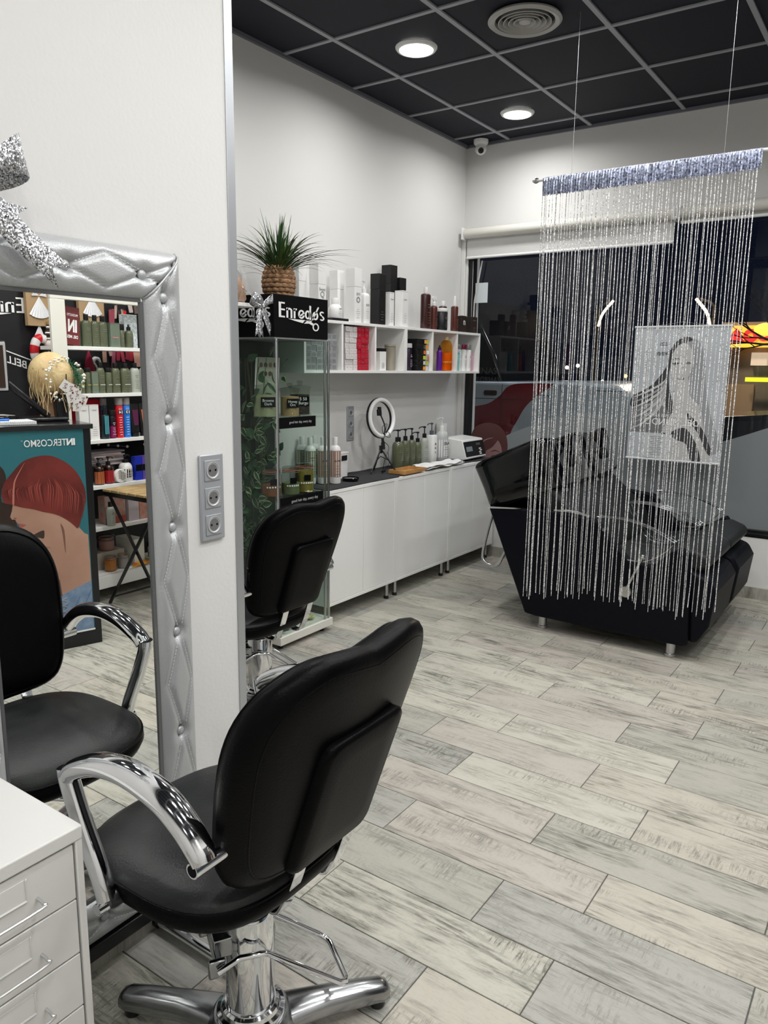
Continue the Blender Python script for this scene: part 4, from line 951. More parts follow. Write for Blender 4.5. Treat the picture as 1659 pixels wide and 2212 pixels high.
mb = MB(); mb.obox(cc, ax_u * .016, ax_v * .020, nn * .009); mb.obox(cc + ax_v * .026 + ax_u * .004, ax_u * .009, ax_v * .010, nn * .011); mb.build('phone_clamp', BLACKP, rg, bevel=.004)
mb = MB(); mb.tube(cr([c0 - ax_v * .10 + nn * .02, c0 - ax_v * .04 + nn * .035 + ax_u * .012, c0 - ax_v * .06 + nn * .03 - ax_u * .03, c0 - ax_v * .11 + nn * .035 - ax_u * .02, c0 - ax_v * .125 + nn * .03 + ax_u * .04, c0 - ax_v * .09 + nn * .03 + ax_u * .02, c0 - ax_v * .14 + nn * .028 - ax_u * .025, c0 - ax_v * .19 + nn * .03 + ax_u * .02, c0 - ax_v * .27 + nn * .03 - ax_u * .03, Vector((-2.765, 3.98, CT + .012)), Vector((-2.75, 4.02, CT + .06)), Vector((-2.77, 4.04, CT + .13))], 6), .0020, 6); mb.build('cable', BLACKP, rg, smooth=60)
mb = MB(); mb.obox((-2.762, 3.98, CT + .014), (.008, 0, .004), (0, .014, 0), (-.003, 0, .007)); mb.build('cable_remote', BLACKP, rg, bevel=.003)
# blond-colour bottles, bin, disc
for k, (x, yy, l) in enumerate(((-2.745, 3.460, 'brown-labelled white bottle, rightmost of the group by the glass cabinet'), (-2.795, 3.410, 'brown-labelled white bottle just left of the rightmost one'), (-2.845, 3.355, 'olive-labelled white bottle seen through the cabinet glass'), (-2.905, 3.465, 'white bottle at the back of the group by the glass cabinet'), (-2.925, 3.375, 'white bottle farthest left behind the cabinet glass'))):
    bottle('developer_bottle', l, (x, yy, CT), .033, .268, WHITEP, WHITEP, capr=.42, caph=.17, shoulder=.16, ink=TEXTB, txt='BLO ME' if k < 2 else None, band=mat('taupe_label', (.34, .22, .17), .5) if k < 2 else mat('olive_label', (.25, .25, .18), .5), bandz=(.17, .86), grp='white developer bottles on the counter', rot=-.45)
bn = thing('waste_bin', 'small white bin with a black label on the counter', 'bin', (-2.875, 3.65, CT))
mb = MB(); mb.lathe([(.0001, 0), (.050, 0), (.056, .150), (.058, .152), (.058, .158), (.0001, .158)], (-2.875, 3.645, CT), 28, pw=5); b_ = mb.build('tub', WHITEP, bn, smooth=40)
mb = MB(); mb.obox((-2.8175, 3.642, CT + .125), (.0012, 0, 0), (0, .026, 0), (0, 0, .015)); mb.build('label_plate', BLACKP, bn)
ds = thing('round_dish', 'flat round black dish on the counter', 'dish', (-2.735, 3.600, CT))
mb = MB(); mb.lathe([(.0001, .002), (.046, .002), (.050, .006), (.051, .016), (.049, .019)], (-2.735, 3.595, CT), 32, cap=False); mb.lathe([(.0001, .0155), (.047, .0155)], (-2.735, 3.595, CT), 32, cap=False); mb.build('dish', BLACKG, ds)
# ================================================================ GLASS DISPLAY CABINET
GX0, GX1, GY0, GY1 = -2.945, -2.560, 2.775, 3.165
gc = thing('display_cabinet', 'glass display cabinet with a black lettered header box and white base', 'cabinet', ((GX0 + GX1) / 2, (GY0 + GY1) / 2, 0))
mb = MB(); mb.box(GX0, GX1 + .012, GY0 - .010, GY1 + .028, .028, .072); mb.build('base', mat('cream_base', (.76, .75, .69), .4), gc, bevel=.003)
for x in (GX0 + .03, GX1 - .03):
    for y in (GY0 + .03, GY1 - .02):
        mb = MB(); mb.lathe([(.0001, 0), (.014, 0), (.014, .028), (.0001, .028)], (x, y, 0), 12); mb.build('foot', BLACKP, gc)
SZ0, SZ1 = 1.585, 1.785
mb = MB(); mb.box(GX0, GX1, GY0 - .015, GY1, SZ0, SZ1); hb = mb.build('header_box', BLACKM, gc, bevel=.002)
mb = MB(); mb.box(GX0 + .004, GX1 - .004, GY0 - .011, GY1 - .004, SZ0 - .008, SZ0); mb.build('header_underside', mat('grey_panel', (.25, .25, .26), .5), hb)
def logo(mb, c, right, W_, up=(0, 0, 1)):
    """shop lettering with scissors underneath; W_ = overall width"""
    c = Vector(c); r = Vector(right).normalized(); u = Vector(up).normalized(); n = r.cross(u); s = W_ / 460.0
    P = lambda x, y: ((x - 230) * s, (141 - y) * s * .60)
    def poly(pts, lift=.0010): mb.flat([P(*q) for q in pts], c, r, u, lift)
    def ring(cx, cy, rx, ry, w_, a0=0, a1=360, k=28, rot=0):
        o = []; ii = []
        for i in range(k + 1):
            a = R(a0 + (a1 - a0) * i / k); ca, sa = math.cos(a), math.sin(a)
            X, Y_ = rx * ca, ry * sa; X2, Y2 = (rx - w_) * ca, (ry - w_) * sa; cr_, sr_ = math.cos(R(rot)), math.sin(R(rot))
            o.append((cx + X * cr_ - Y_ * sr_, cy + X * sr_ + Y_ * cr_)); ii.append((cx + X2 * cr_ - Y2 * sr_, cy + X2 * sr_ + Y2 * cr_))
        for i in range(k): poly([o[i], ii[i], ii[i + 1], o[i + 1]])
    b = 18; th = 17
    # E
    poly([(0, 0), (22, 3), (22, 160), (0, 160)]); [poly([(22, y), (58, y + 2), (58, y + 2 + th), (22, y + th)]) for y in (0, 68, 142)]
    # n
    poly([(72, 55), (90, 55), (90, 160), (72, 160)]); ring(101, 84, 29, 29, b, 180, 360); poly([(112, 84), (130, 84), (130, 160), (112, 160)])
    # r
    poly([(142, 55), (160, 55), (160, 160), (142, 160)]); ring(172, 84, 30, 30, b, 180, 275)
    # e
    ring(219, 111, 33, 48, b, 15, 330); poly([(195, 130), (246, 84), (252, 96), (205, 142)])
    # d
    ring(283, 111, 30, 48, b); poly([(300, 8), (318, 12), (318, 162), (300, 162)])
    # o with slash
    ring(362, 115, 31, 46, b); poly([(338, 165), (326, 160), (384, 22), (396, 12), (400, 26)])
    # s
    ring(432, 86, 26, 27, 16, 90, 330); ring(432, 136, 26, 27, 16, -90, 150)
    # scissors
    poly([(90, 168), (256, 170), (232, 204), (150, 186)]); poly([(244, 208), (272, 180), (330, 168), (318, 184), (352, 208), (330, 222), (296, 204)])
    ring(366, 238, 34, 44, 13, 0, 360)
    poly([(250, 176), (300, 170), (322, 171), (300, 182)])
mb = MB(); logo(mb, (GX1 + .0006, (GY0 + GY1) / 2 - .006, (SZ0 + SZ1) / 2 + .002), (0, 1, 0), .345); mb.build('header_lettering', TEXTW, hb, smooth=0)
mb = MB(); logo(mb, ((GX0 + GX1) / 2, GY0 - .0156, (SZ0 + SZ1) / 2 + .002), (1, 0, 0), .345); mb.build('header_lettering', TEXTW, hb, smooth=0)
for n_, b_ in (('glass_front', (GX1 - .004, GX1, GY0, GY1)), ('glass_side', (GX0, GX1 - .004, GY0 - .004, GY0)), ('glass_side', (GX0, GX1 - .004, GY1 - .004, GY1))):
    mb = MB(); mb.box(b_[0], b_[1], b_[2], b_[3], .072, SZ0 - .008); mb.build(n_, GLASS, gc, smooth=0)
for x, y in ((GX1 + .002, GY0 - .002), (GX1 + .002, GY1 + .002), (GX1 + .002, GY1 - .028), (GX0, GY0), (GX0, GY1)):
    mb = MB(); mb.box(x - .005, x + .005, y - .005, y + .005, .072, SZ0 - .008); mb.build('corner_post', STEEL, gc, bevel=.001)
for z in (1.190, .790, .42):
    mb = MB(); mb.box(GX0 + .004, GX1 - .006, GY0 + .003, GY1 - .006, z - .006, z); mb.build('glass_shelf', GLASS, gc, smooth=0)
for z, y0, y1 in ((1.196, GY0 + .008, GY0 + .285), (.795, GY0 + .008, GY0 + .345)):
    mb = MB(); mb.box(GX1 + .0005, GX1 + .0035, y0, y1, z - .052, z + .002); st = mb.build('shelf_strip', BLACKM, gc)
    mb = MB(); mb.text('good hair day, every day', (GX1 + .0037, (y0 + y1) / 2 + .02, z - .025), (0, 1, 0), (0, 0, 1), w=(y1 - y0) * .62, lift=.0004); mb.build('lettering', mat('print_light_grey', (.55, .55, .55), .6), st, smooth=0)
# ---- artificial ivy filling the back of the cabinet
iv = thing('artificial_ivy', 'artificial variegated ivy filling the left side of the display cabinet', 'plant', (-2.86, 2.83, .08))
LEAFM = mat('ivy_leaf', (.018, .050, .022), .45, noise=(30, 1.8)); LEAFV = mat('variegated_leaf_edge', (.30, .36, .22), .5)
def leaf_mesh(w_, l_, edge):
    mb = MB(); pr = [(0, 0), (.16, .30), (.30, .47), (.5, .5), (.7, .38), (.87, .18), (1, 0)]
    for sg in (-1, 1):
        vs = []; fs = []; n = len(pr)
        for s, h in pr:
            z = .12 * l_ * math.sin(s * 2.6)
            vs += [(s * l_, 0, z - .02 * l_ * (h > 0)), (s * l_, sg * h * w_ * .62, z + .03 * l_ * (h > 0)), (s * l_, sg * h * w_, z + .02 * l_)]
        mb.mi = 0; o = len(mb.v); mb.add(vs, [(3 * i, 3 * i + 3, 3 * i + 4, 3 * i + 1) for i in range(n - 1)])
        mb.f += [(o + 3 * i + 1, o + 3 * i + 4, o + 3 * i + 5, o + 3 * i + 2) for i in range(n - 1)]; mb.m += [1 if edge else 0] * (n - 1)
    return mb
protos = []
for w_, l_, e in ((.034, .062, 0), (.030, .070, 1), (.040, .058, 0), (.026, .066, 1), (.036, .052, 1)):
    o = leaf_mesh(w_, l_, e).build('leaf', [LEAFM, LEAFV], iv, off=(0, 0, 0), smooth=60); protos.append(o)
rl = random.Random(3)
for k in range(285):
    p = protos[rl.randrange(5)] if k >= 5 else protos[k]
    o = p if k < 5 else p.copy()
    if k >= 5: C.objects.link(o); o.parent = iv
    z = rl.uniform(.10, 1.50)
    if z > 1.2 and rl.random() < .45: z = rl.uniform(.15, 1.15)
    x = rl.uniform(GX0 + .02, -2.66) if rl.random() < .8 else rl.uniform(-2.72, -2.60)
    y = GY0 + .012 + abs(rl.gauss(0, .035)) + (.05 if x > -2.68 else 0)
    if .79 < z < .98 or 1.19 < z < 1.38: y = min(y, GY0 + .03) if x < -2.72 else y; x = min(x, -2.735)
    y = min(max(y, GY0 + .012), GY0 + .15)
    o.location = (x + 2.86, y - 2.83, z - .08); o.rotation_euler = (R(rl.uniform(50, 110)), R(rl.uniform(-70, 70)), R(rl.uniform(-25, 25)))
    s = rl.uniform(.75, 1.15); o.scale = (s, s, s)
mb = MB()
for k in range(8):
    x = -2.90 + .03 * k; mb.tube(cr([(x + .02 * math.sin(k + j), GY0 + .045 + .012 * math.cos(j * 2 + k), .075 + .235 * j) for j in range(7)], 3), .002, 5)
stuff(mb.build('stems', mat('ivy_stem', (.06, .07, .03), .6), iv, smooth=60))
mb = MB(); mb.box(GX0 + .001, GX0 + .0035, GY0 + .001, GY1 - .006, .074, SZ0 - .01); mb.build('dark_backing', mat('dark_green_backing', (.020, .035, .026), .6), gc, smooth=0)
# ---- jars in the cabinet
def stopper_jar(loc, r, h, fill, label, words, cat='jar'):
    t = thing('apothecary_jar', label, cat, loc); x, y, z = loc
    mb = MB(); mb.lathe([(.0001, .001), (r * 1.08, .001), (r * 1.10, .012), (r * .98, .022), (r * .96, h * .72), (r * 1.04, h * .76), (r * 1.04, h * .79)], loc, 32, cap=False); mb.build('glass_body', GJAR, t, smooth=50)
    mb = MB(); mb.lathe([(.0001, .006), (r * .92, .008), (r * .91, h * .60), (.0001, h * .62)], loc, 28); mb.build('contents', fill, t, smooth=50)
    mb = MB(); mb.lathe([(r * 1.10, h * .79), (r * 1.12, h * .82), (r * .95, h * .85), (r * .35, h * .87), (r * .16, h * .885), (r * .30, h * .93), (r * .28, h * .98), (.0001, h)], loc, 28, cap=False); mb.build('stopper', GJAR, t, smooth=50)
    d = Vector((.86, -.51, 0)); rt = Vector((.51, .86, 0)); c_ = Vector(loc) + d * (r * 1.0) + Vector((0, 0, h * .42))
    mb = MB(); mb.obox(c_, rt * r * .62, (0, 0, h * .13), d * .0012); lb = mb.build('slate_label', BLACKM, t)
    mb = MB(); mb.text(words, c_ + d * .0016, rt, (0, 0, 1), w=r * .95); mb.build('lettering', TEXTW, lb, smooth=0)
S1 = 1.1905
stopper_jar((-2.705, 2.840, S1), .060, .190, mat('olive_powder', (.36, .36, .22), .8), 'glass stopper jar of pale olive powder with a small slate label', 'Browns\nDark')
stopper_jar((-2.640, 2.955, S1), .050, .175, mat('tan_powder', (.42, .27, .14), .8), 'glass stopper jar of tan powder labelled in chalk, in the middle of the shelf', 'Honey\nOrc')
stopper_jar((-2.685, 3.085, S1), .054, .185, mat('brown_powder', (.035, .020, .018), .8), 'glass stopper jar of dark brown powder at the right', '5 50\nBurgu')
# framed chart behind the jars
pf = thing('framed_chart', 'pale framed swatch chart leaning behind the stopper jars', 'picture frame', (-2.80, 2.93, S1))
mb = MB(); mb.obox((-2.775, 2.930, S1 + .150), (.0015, 0, 0), (0, .080, 0), (.012, 0, .148)); fb = mb.build('sheet', mat('pale_green_sheet', (.36, .38, .31), .5), pf)
mb = MB(); mb.obox((-2.776, 2.930, S1 + .150), (.001, 0, 0), (0, .088, 0), (.012, 0, .1495)); mb.build('frame_border', WHITEP, pf)
cs = [(.12, .07, .05), (.05, .04, .035), (.16, .10, .06), (.08, .05, .04), (.16, .03, .04), (.03, .03, .03), (.10, .06, .04), (.35, .45, .10), (.25, .40, .08), (.36, .22, .18)]
for i in range(10):
    rr_, cc_ = (0, i) if i < 4 else ((1, i - 4) if i < 7 else (3.6, i - 7)); y_ = 2.930 - .052 + .034 * cc_ + (.012 if i >= 7 else 0); z_ = S1 + .262 - .044 * rr_
    mb = MB(); mb.lathe([(.0001, 0), (.0125, 0)], (-2.7735 + .012 * (z_ - S1 - .150) / .148 + .0022, y_, z_), 16, axis='x', cap=False); mb.build('swatch', mat('swatch_%d' % i, cs[i], .5), fb, smooth=0)
def clip_jar(loc, r, h, fill, label, hf=.55, words=True):
    t = thing('clip_top_jar', label, 'jar', loc)
    mb = MB(); mb.lathe([(.0001, .001), (r * .94, .001), (r, .008), (r, h * .70), (r * .86, h * .80), (r * .84, h * .84)], loc, 30, cap=False); mb.build('glass_body', GJAR, t, smooth=50)
    mb = MB(); mb.lathe([(.0001, .004), (r * .93, .004), (r * .94, .010), (r * .94, h * hf), (.0001, h * (hf + .01))], loc, 26); mb.build('contents', fill, t, smooth=50)
    mb = MB(); mb.lathe([(r * .90, h * .84), (r * .93, h * .855), (r * .90, h * .87)], loc, 26, cap=False); mb.build('rubber_seal', mat('orange_seal', (.42, .10, .05), .5), t, smooth=50)
    mb = MB(); mb.lathe([(r * .90, h * .87), (r * .94, h * .89), (r * .92, h * .96), (r * .6, h), (.0001, h)], loc, 28, cap=False); mb.build('glass_lid', GJAR, t, smooth=50)
    mb = MB(); x, y, z = loc; mb.tube([(x + .95 * r * math.cos(a), y + .95 * r * math.sin(a), z + h * .80) for a in [2 * math.pi * i / 24 for i in range(24)]], .0014, 6, closed=True)
    mb.tube([(x - .2 * r, y + .95 * r, z + h * .80), (x - .2 * r, y + 1.10 * r, z + h * .90), (x - .1 * r, y + .8 * r, z + h * .97)], .0014, 6); mb.build('wire_clip', STEEL, t)
    if words:
        d = Vector((.86, -.51, 0)); rt = Vector((.51, .86, 0)); c_ = Vector(loc) + d * (r * 1.01)
        mb = MB(); mb.obox(c_ + Vector((0, 0, h * .52)), rt * r * .36, (0, 0, h * .10), d * .001); mb.build('slate_label', BLACKM, t)
        mb = MB()
        for i in range(6):
            a = R(-30.6 - 36 + 14.5 * i); mb.obox(Vector(loc) + Vector((math.cos(a), math.sin(a), 0)) * (r + .001) + Vector((0, 0, h * .34)), Vector((-math.sin(a), math.cos(a), 0)) * .0042, (0, 0, .0042), Vector((math.cos(a), math.sin(a), 0)) * .0006)
        stuff(mb.build('letter_beads', TEXTW, t, bevel=.001))
    return t
S2 = .7905
clip_jar((-2.680, 2.850, S2), .054, .150, mat('rust_powder', (.22, .075, .03), .8), 'clip-top jar of rust-coloured powder, left of three', .40)
clip_jar((-2.640, 2.955, S2), .048, .148, mat('sage_powder', (.16, .17, .09), .8), 'clip-top jar of sage powder in the middle of three', .42)
clip_jar((-2.640, 3.065, S2), .050, .155, mat('ochre_powder', (.22, .16, .025), .7), 'clip-top jar of ochre powder, right of three', .74)
# small flower on the shelf edge
FLW = mat('ivory_petal', (.78, .74, .58), .6)
def flower(loc, label, r=.018, n=5, mt=None, centre=(.45, .42, .05)):
    t = thing('artificial_flower', label, 'flower', loc); L = Vector(loc)
    for k in range(n):
        a = 2 * math.pi * k / n; d = Vector((math.cos(a), math.sin(a), .35)).normalized(); s = Vector((-math.sin(a), math.cos(a), 0)); up = d.cross(s)
        mb = MB(); vs = [L + Vector((0, 0, .003))] + [L + Vector((0, 0, .003)) + d * r * f1 + s * r * f2 + Vector((0, 0, .2 * r * f3)) for f1, f2, f3 in ((.5, .32, .6), (.95, .26, .2), (1.15, 0, 0), (.95, -.26, .2), (.5, -.32, .6))]
        mb.add(vs, [(0, 1, 2, 3), (0, 3, 4, 5)]); o = mb.build('petal', mt or FLW, t, smooth=60); sd = o.modifiers.new('t', 'SOLIDIFY'); sd.thickness = .0008
    mb = MB(); mb.ball(L + Vector((0, 0, .005)), r * .22, 8); mb.build('centre', mat('flower_centre', centre, .6), t)
    return t
flower((-2.580, 3.030, S2 + .002), 'small ivory flower on the edge of the lower glass shelf', .022)
# bottom of the cabinet
PET = mat('cream_petal', (.62, .60, .30), .5)
flower((-2.63, 3.080, .0735), 'yellowish artificial flower on the white cabinet base, rightmost', .040, 6, PET)
flower((-2.68, 2.980, .0735), 'yellowish artificial flower on the cabinet base beside the glass dishes', .034, 6, PET)
for x, y, r, l in ((-2.64, 2.90, .050, 'stacked clear glass dish with a stopper on the cabinet base'), (-2.745, 2.845, .045, 'clear glass stopper jar at the left corner of the cabinet base')):
    t = thing('glass_dish', l, 'dish', (x, y, .0722))
    mb = MB(); mb.lathe([(.0001, .001), (r, .001), (r * 1.05, .008), (r * .8, .012), (r * .72, .018), (r * .70, .055), (r * .78, .060)], (x, y, .0722), 30, cap=False); mb.build('dish_body', GJAR, t, smooth=50)
    mb = MB(); mb.lathe([(r * .82, .060), (r * .84, .066), (r * .4, .074), (r * .14, .080), (r * .26, .100), (.0001, .112)], (x, y, .0722), 26, cap=False); mb.build('dish_lid', GJAR, t, smooth=50)
# ---- plant in the woven pot on the header box
PX, PY, PZ = -2.715, 2.965, SZ1
po = thing('potted_grass', 'artificial grass in a braided straw pot on the lettered header box', 'plant', (PX, PY, PZ))
STRAW = mat('braided_straw', (.20, .115, .060), .75, noise=(45, 2.4), bump=('noise', 220, .5)); 
prof = [(0, .058), (.5, .072), (1.5, .078), (2.5, .077), (3.5, .072), (4.5, .063)]
rows = 7; hh = .150
mb = MB(); mb.lathe([(.0001, .004), (.050, .004), (.064, .03), (.068, .08), (.058, .140), (.050, .142), (.050, .120), (.0001, .118)], (PX, PY, PZ), 24); mb.build('pot_core', mat('pot_core_dark', (.08, .05, .03), .8), po, smooth=60)
for r in range(rows):
    z = PZ + .0135 + r * (hh - .022) / (rows - 1); rad = .052 + .020 * math.sin(math.pi * (r + .7) / rows) ** .8; nseg = 15
    mb = MB()
    for k in range(nseg):
        a = 2 * math.pi * (k + .5 * (r % 2)) / nseg
        for sg in (-1, 1):
            pts = []; rs = []
            for j in range(7):
                f = j / 6; aa = a + (f - .5) * 2 * math.pi / nseg * 1.55; q = rad + .006 * math.sin(math.pi * f); zz = z + sg * (.0065 - .010 * f)
                pts.append((PX + q * math.cos(aa), PY + q * math.sin(aa), zz)); rs.append(.0030 + .0078 * math.sin(math.pi * f) ** .7)
            mb.tube(pts, rs, 7)
    mb.build('braid_row', STRAW, po, smooth=70)
BL_ = [mat('grass_dark', (.020, .058, .018), .45), mat('grass_mid', (.045, .105, .030), .45), mat('grass_light', (.075, .14, .035), .45)]
def blade(reach, height, droop, w_):
    mb = MB(); n = 9; vs = []
    for i in range(n + 1):
        t = i / n; x = .012 + reach * (t ** 1.35); z = .10 + height * (t - droop * t * t * t); ww = w_ * (1 - t ** 2.2) * (.75 + .5 * math.sin(t * 3)) + .0002
        vs += [(x, -ww, z + .25 * ww), (x, 0, z - .25 * ww), (x, ww, z + .25 * ww)]
    mb.add(vs, [q for i in range(n) for q in ((3 * i, 3 * i + 1, 3 * i + 4, 3 * i + 3), (3 * i + 1, 3 * i + 2, 3 * i + 5, 3 * i + 4))])
    return mb
bl = []
for k, (re, he, dr, w_) in enumerate(((.02, .26, 0, 0.0044), (.05, .29, .05, 0.0044), (.09, .27, .08, .0046), (.13, .27, .15, .0046), (.17, .25, .22, .0046), (.21, .24, .32, 0.0044), (.25, .22, .45, 0.0044), (.28, .20, .62, .0040), (.33, .24, .42, .0046), (.37, .20, .50, .0044))):
    o = blade(re, he, dr, w_).build('leaf', BL_[k % 3], po, off=(0, 0, 0), smooth=60); bl.append(o)
rb = random.Random(11)
for k in range(190):
    p = bl[k % 10]; o = p if k < 10 else p.copy()
    if k >= 10: C.objects.link(o); o.parent = po
    az = rb.uniform(0, 2 * math.pi); s = rb.uniform(.82, 1.12); rch = (.02, .05, .09, .13, .17, .21, .25, .28, .33, .37)[k % 10]
    if math.cos(az) * rch * s < -.185: s = min(s, .185 / (rch * -math.cos(az))); s = max(s, .62)
    if math.cos(az) * rch * s < -.19: az = math.pi / 2 * (1 if math.sin(az) > 0 else -1) + rb.uniform(-.5, .5)
    o.rotation_euler = (0, R(rb.uniform(-5, 5)), az); o.scale = (s, s, s * rb.uniform(.9, 1.05)); o.location = (rb.uniform(-.018, .018), rb.uniform(-.018, .018), .004)
# ---- parcel in cellophane with a glitter bow, left of the header box, standing on a bracket shelf on the wall
bs = thing('gift_shelf', 'small white shelf board behind the wall edge, carrying the wrapped gift', 'shelf', (-2.78, 2.60, 1.722))
mb = MB(); mb.box(XL + .002, -2.665, 2.40, 2.745, 1.722, 1.740); mb.build('board', WHITE, bs, bevel=.002)
for y in (2.45, 2.70):
    mb = MB(); mb.prism([(XL + .002, 1.65), (XL + .002, 1.722), (-2.74, 1.722), (-2.74, 1.714)], y - .004, y + .004, 'y'); mb.build('bracket', STEEL, bs)
gp = thing('wrapped_gift', 'brown gift parcel wrapped in clear cellophane beside the header box', 'gift', (-2.78, 2.60, 1.7405))
mb = MB(); vs = []; 
for i, (z, a, b) in enumerate(((1.742, .100, .105), (1.76, .108, .112), (1.81, .106, .110), (1.85, .092, .098), (1.866, .06, .07))):
    rg = superell(a, b, 5, 40, (-2.775, 2.600)); vs.append([Vector((x + .003 * math.sin(i * 3 + k * .9), y + .003 * math.cos(k * 1.3 + i), z + .004 * math.sin(k * .7))) for k, (x, y) in enumerate(rg)])
mb.rings(vs); mb.build('parcel', mat('kraft_tan', (.42, .28, .20), .6, bump=('noise', 30, .5, .01)), gp, smooth=50)
mb = MB(); vs = []; rr = random.Random(5)
for i, (z, a, b) in enumerate(((1.742, .108, .112), (1.79, .122, .126), (1.86, .112, .118), (1.91, .075, .080), (1.945, .030, .035), (1.99, .055, .06))):
    vs.append([Vector((-2.775 + (a + rr.uniform(-.010, .010)) * math.cos(2 * math.pi * k / 28), 2.600 + (b + rr.uniform(-.010, .010)) * math.sin(2 * math.pi * k / 28), z + rr.uniform(-.006, .006))) for k in range(28)])
mb.rings(vs, cap1=False); mb.build('cellophane', CELLO, gp, smooth=20)
bow('ribbon_bow', 'small silver glitter bow hanging in front of the header box corner', (-2.585, 2.700, 1.725), .62,
    [([(.0, .0, -.01), (.004, -.012, -.08), (.002, -.004, -.135)], .013), ([(.0, .01, -.01), (.005, .035, -.07), (.004, .060, -.115)], .016), ([(.0, .0, -.01), (.002, -.022, -.07), (.002, -.030, -.13)], .012)])
mb = MB(); mb.tube(cr([(-2.585, 2.700, 1.735), (-2.66, 2.67, 1.80), (-2.745, 2.625, 1.895)], 4), .0025, 6); o = mb.build('ribbon_tie', GLIT, bpy.data.objects['ribbon_bow.001'])
# ================================================================ STRING CURTAIN
CX0, CX1, CY, CZ = -1.640, -.622, 3.655, 2.350
cu = thing('string_curtain', 'silver glitter string curtain hanging from the ceiling in front of the washing chairs', 'curtain', ((CX0 + CX1) / 2, CY, CZ))
mb = MB(); mb.tube([(CX0, CY, CZ), (CX1, CY, CZ)], .0075, 12); rod = mb.build('rod', mat('rod_white', (.75, .75, .76), .3, .2), cu)
for x, s in ((CX0, -1), (CX1, 1)):
    mb = MB(); mb.lathe([(.0001, 0), (.008, 0), (.013, .012), (.013, .02), (.006, .032), (.0001, .034)], (0, 0, 0), 14, axis='x'); mb.v = [Vector((x + s * v.x, CY + v.y, CZ + v.z)) for v in mb.v]; mb.build('finial', STEEL, rod)
for x in (-1.475, -.80):
    mb = MB(); mb.tube([(x, CY, CZ), (x, CY, H)], .0009, 5); mb.build('hanging_wire', mat('fine_wire', (.35, .35, .36), .4, .5), cu)
# gathered header band
mb = MB(); n = 420; vs = []; rc = random.Random(9)
for i in range(n + 1):
    x = CX0 + .025 + (CX1 - CX0 - .05) * i / n; o_ = .0045 * math.sin(i * 1.15) + .003 * math.sin(i * .37 + 1) 
    sh = -.006 * (x - CX0)
    vs += [(x, CY + .010 + o_ * .3, CZ + .012 + .002 * math.sin(i * 2.1)), (x, CY - .012 + o_ * .5, CZ + .004), (x, CY - .013 + o_, CZ - .035), (x, CY - .012 + o_ * 1.3, CZ - .076 + .002 * math.sin(i * .9))]
mb.add(vs, [(4 * i + k, 4 * i + k + 1, 4 * i + 5 + k, 4 * i + 4 + k) for i in range(n) for k in range(3)])
hd = mb.build('header_band', HEADER, cu, smooth=60)
# strings: nobody could count them -> one object
mb = MB(); rs_ = random.Random(21); x = CX0 + .028; ns = 0
while x < CX1 - .03:
    zb = .300 + rs_.uniform(-.035, .030) + .02 * math.sin(x * 9) + .05 * (x - CX0); cl_ = rs_.random()
    w_ = rs_.choice((.0012, .0015, .0018, .0024)) ; yo = CY - .012 + rs_.uniform(-.008, .008); ph = rs_.uniform(0, 6.3); am = rs_.uniform(.001, .004); dr = rs_.uniform(-.011, .011); pts = []; K = 16
    for k in range(K + 1):
        t = k / K; z = (CZ - .07) * (1 - t) + zb * t
        pts.append((x + dr * t + am * t * math.sin(ph + 3.1 * t) + (rs_.uniform(-.002, .002) if t > .8 else 0), yo + am * t * math.cos(ph + 2.3 * t), z))
    mb.tube(pts, w_, 3)
    for q in range(rs_.randrange(2, 6)):                     # sparkling lumps along the yarn
        k = rs_.randrange(1, K); p = Vector(pts[k]) * .5 + Vector(pts[k - 1]) * .5; mb.ball(p, .0022, 5, (1, 1, 1.8))
    x += rs_.choice((.004, .011, .014, .015, .017, .016, .019)) ; ns += 1
stuff(mb.build('strings', STRING, cu, smooth=0))

# ================================================================ WASHING UNIT (two seats, two bowls)
UY0, UY1 = 3.870, 4.990
wu = thing('washing_unit', 'black two-seat hair washing unit with clear armrests behind the string curtain', 'washing unit', (-1.30, (UY0 + UY1) / 2, 0))
side = [(-1.950, .668), (-1.700, .088), (-1.630, .080), (-.845, .080), (-.812, .090), (-.822, .30), (-.845, .540), (-.880, .585), (-.93, .555), (-1.02, .47), (-1.12, .47), (-1.22, .56), (-1.32, .672), (-1.55, .692), (-1.745, .682)]
for y0, y1 in ((UY0, UY0 + .055), (UY1 - .055, UY1)):
    mb = MB(); mb.prism(side, y0, y1, 'y'); mb.build('side_panel', LEATHERB, wu, bevel=.010, seg=3)
mb = MB(); mb.prism([(-1.935, .660), (-1.690, .095), (-.86, .095), (-.86, .33), (-1.33, .36), (-1.60, .62)], UY0 + .055, UY1 - .055, 'y'); mb.build('body', LEATHERB, wu, bevel=.008)
mb = MB(); mb.prism([(-1.954, .674), (-1.750, .688), (-1.750, .681), (-1.948, .664)], UY0 - .004, UY0 + .012, 'y'); mb.build('chrome_edge', CHROME, wu)
mb = MB(); mb.tube([(-1.945, UY0, .678), (-1.945, UY1, .678)], .006, 8); mb.build('hinge_bar', CHROME, wu)
mb = MB(); mb.tube(cr([(-1.56, UY0 + .01, .696), (-1.45, UY0 + .01, .700), (-1.36, UY0 + .01, .686)], 4), .006, 8); mb.build('chrome_rail', STEEL, wu)
SW = (UY1 - UY0 - .13) / 2
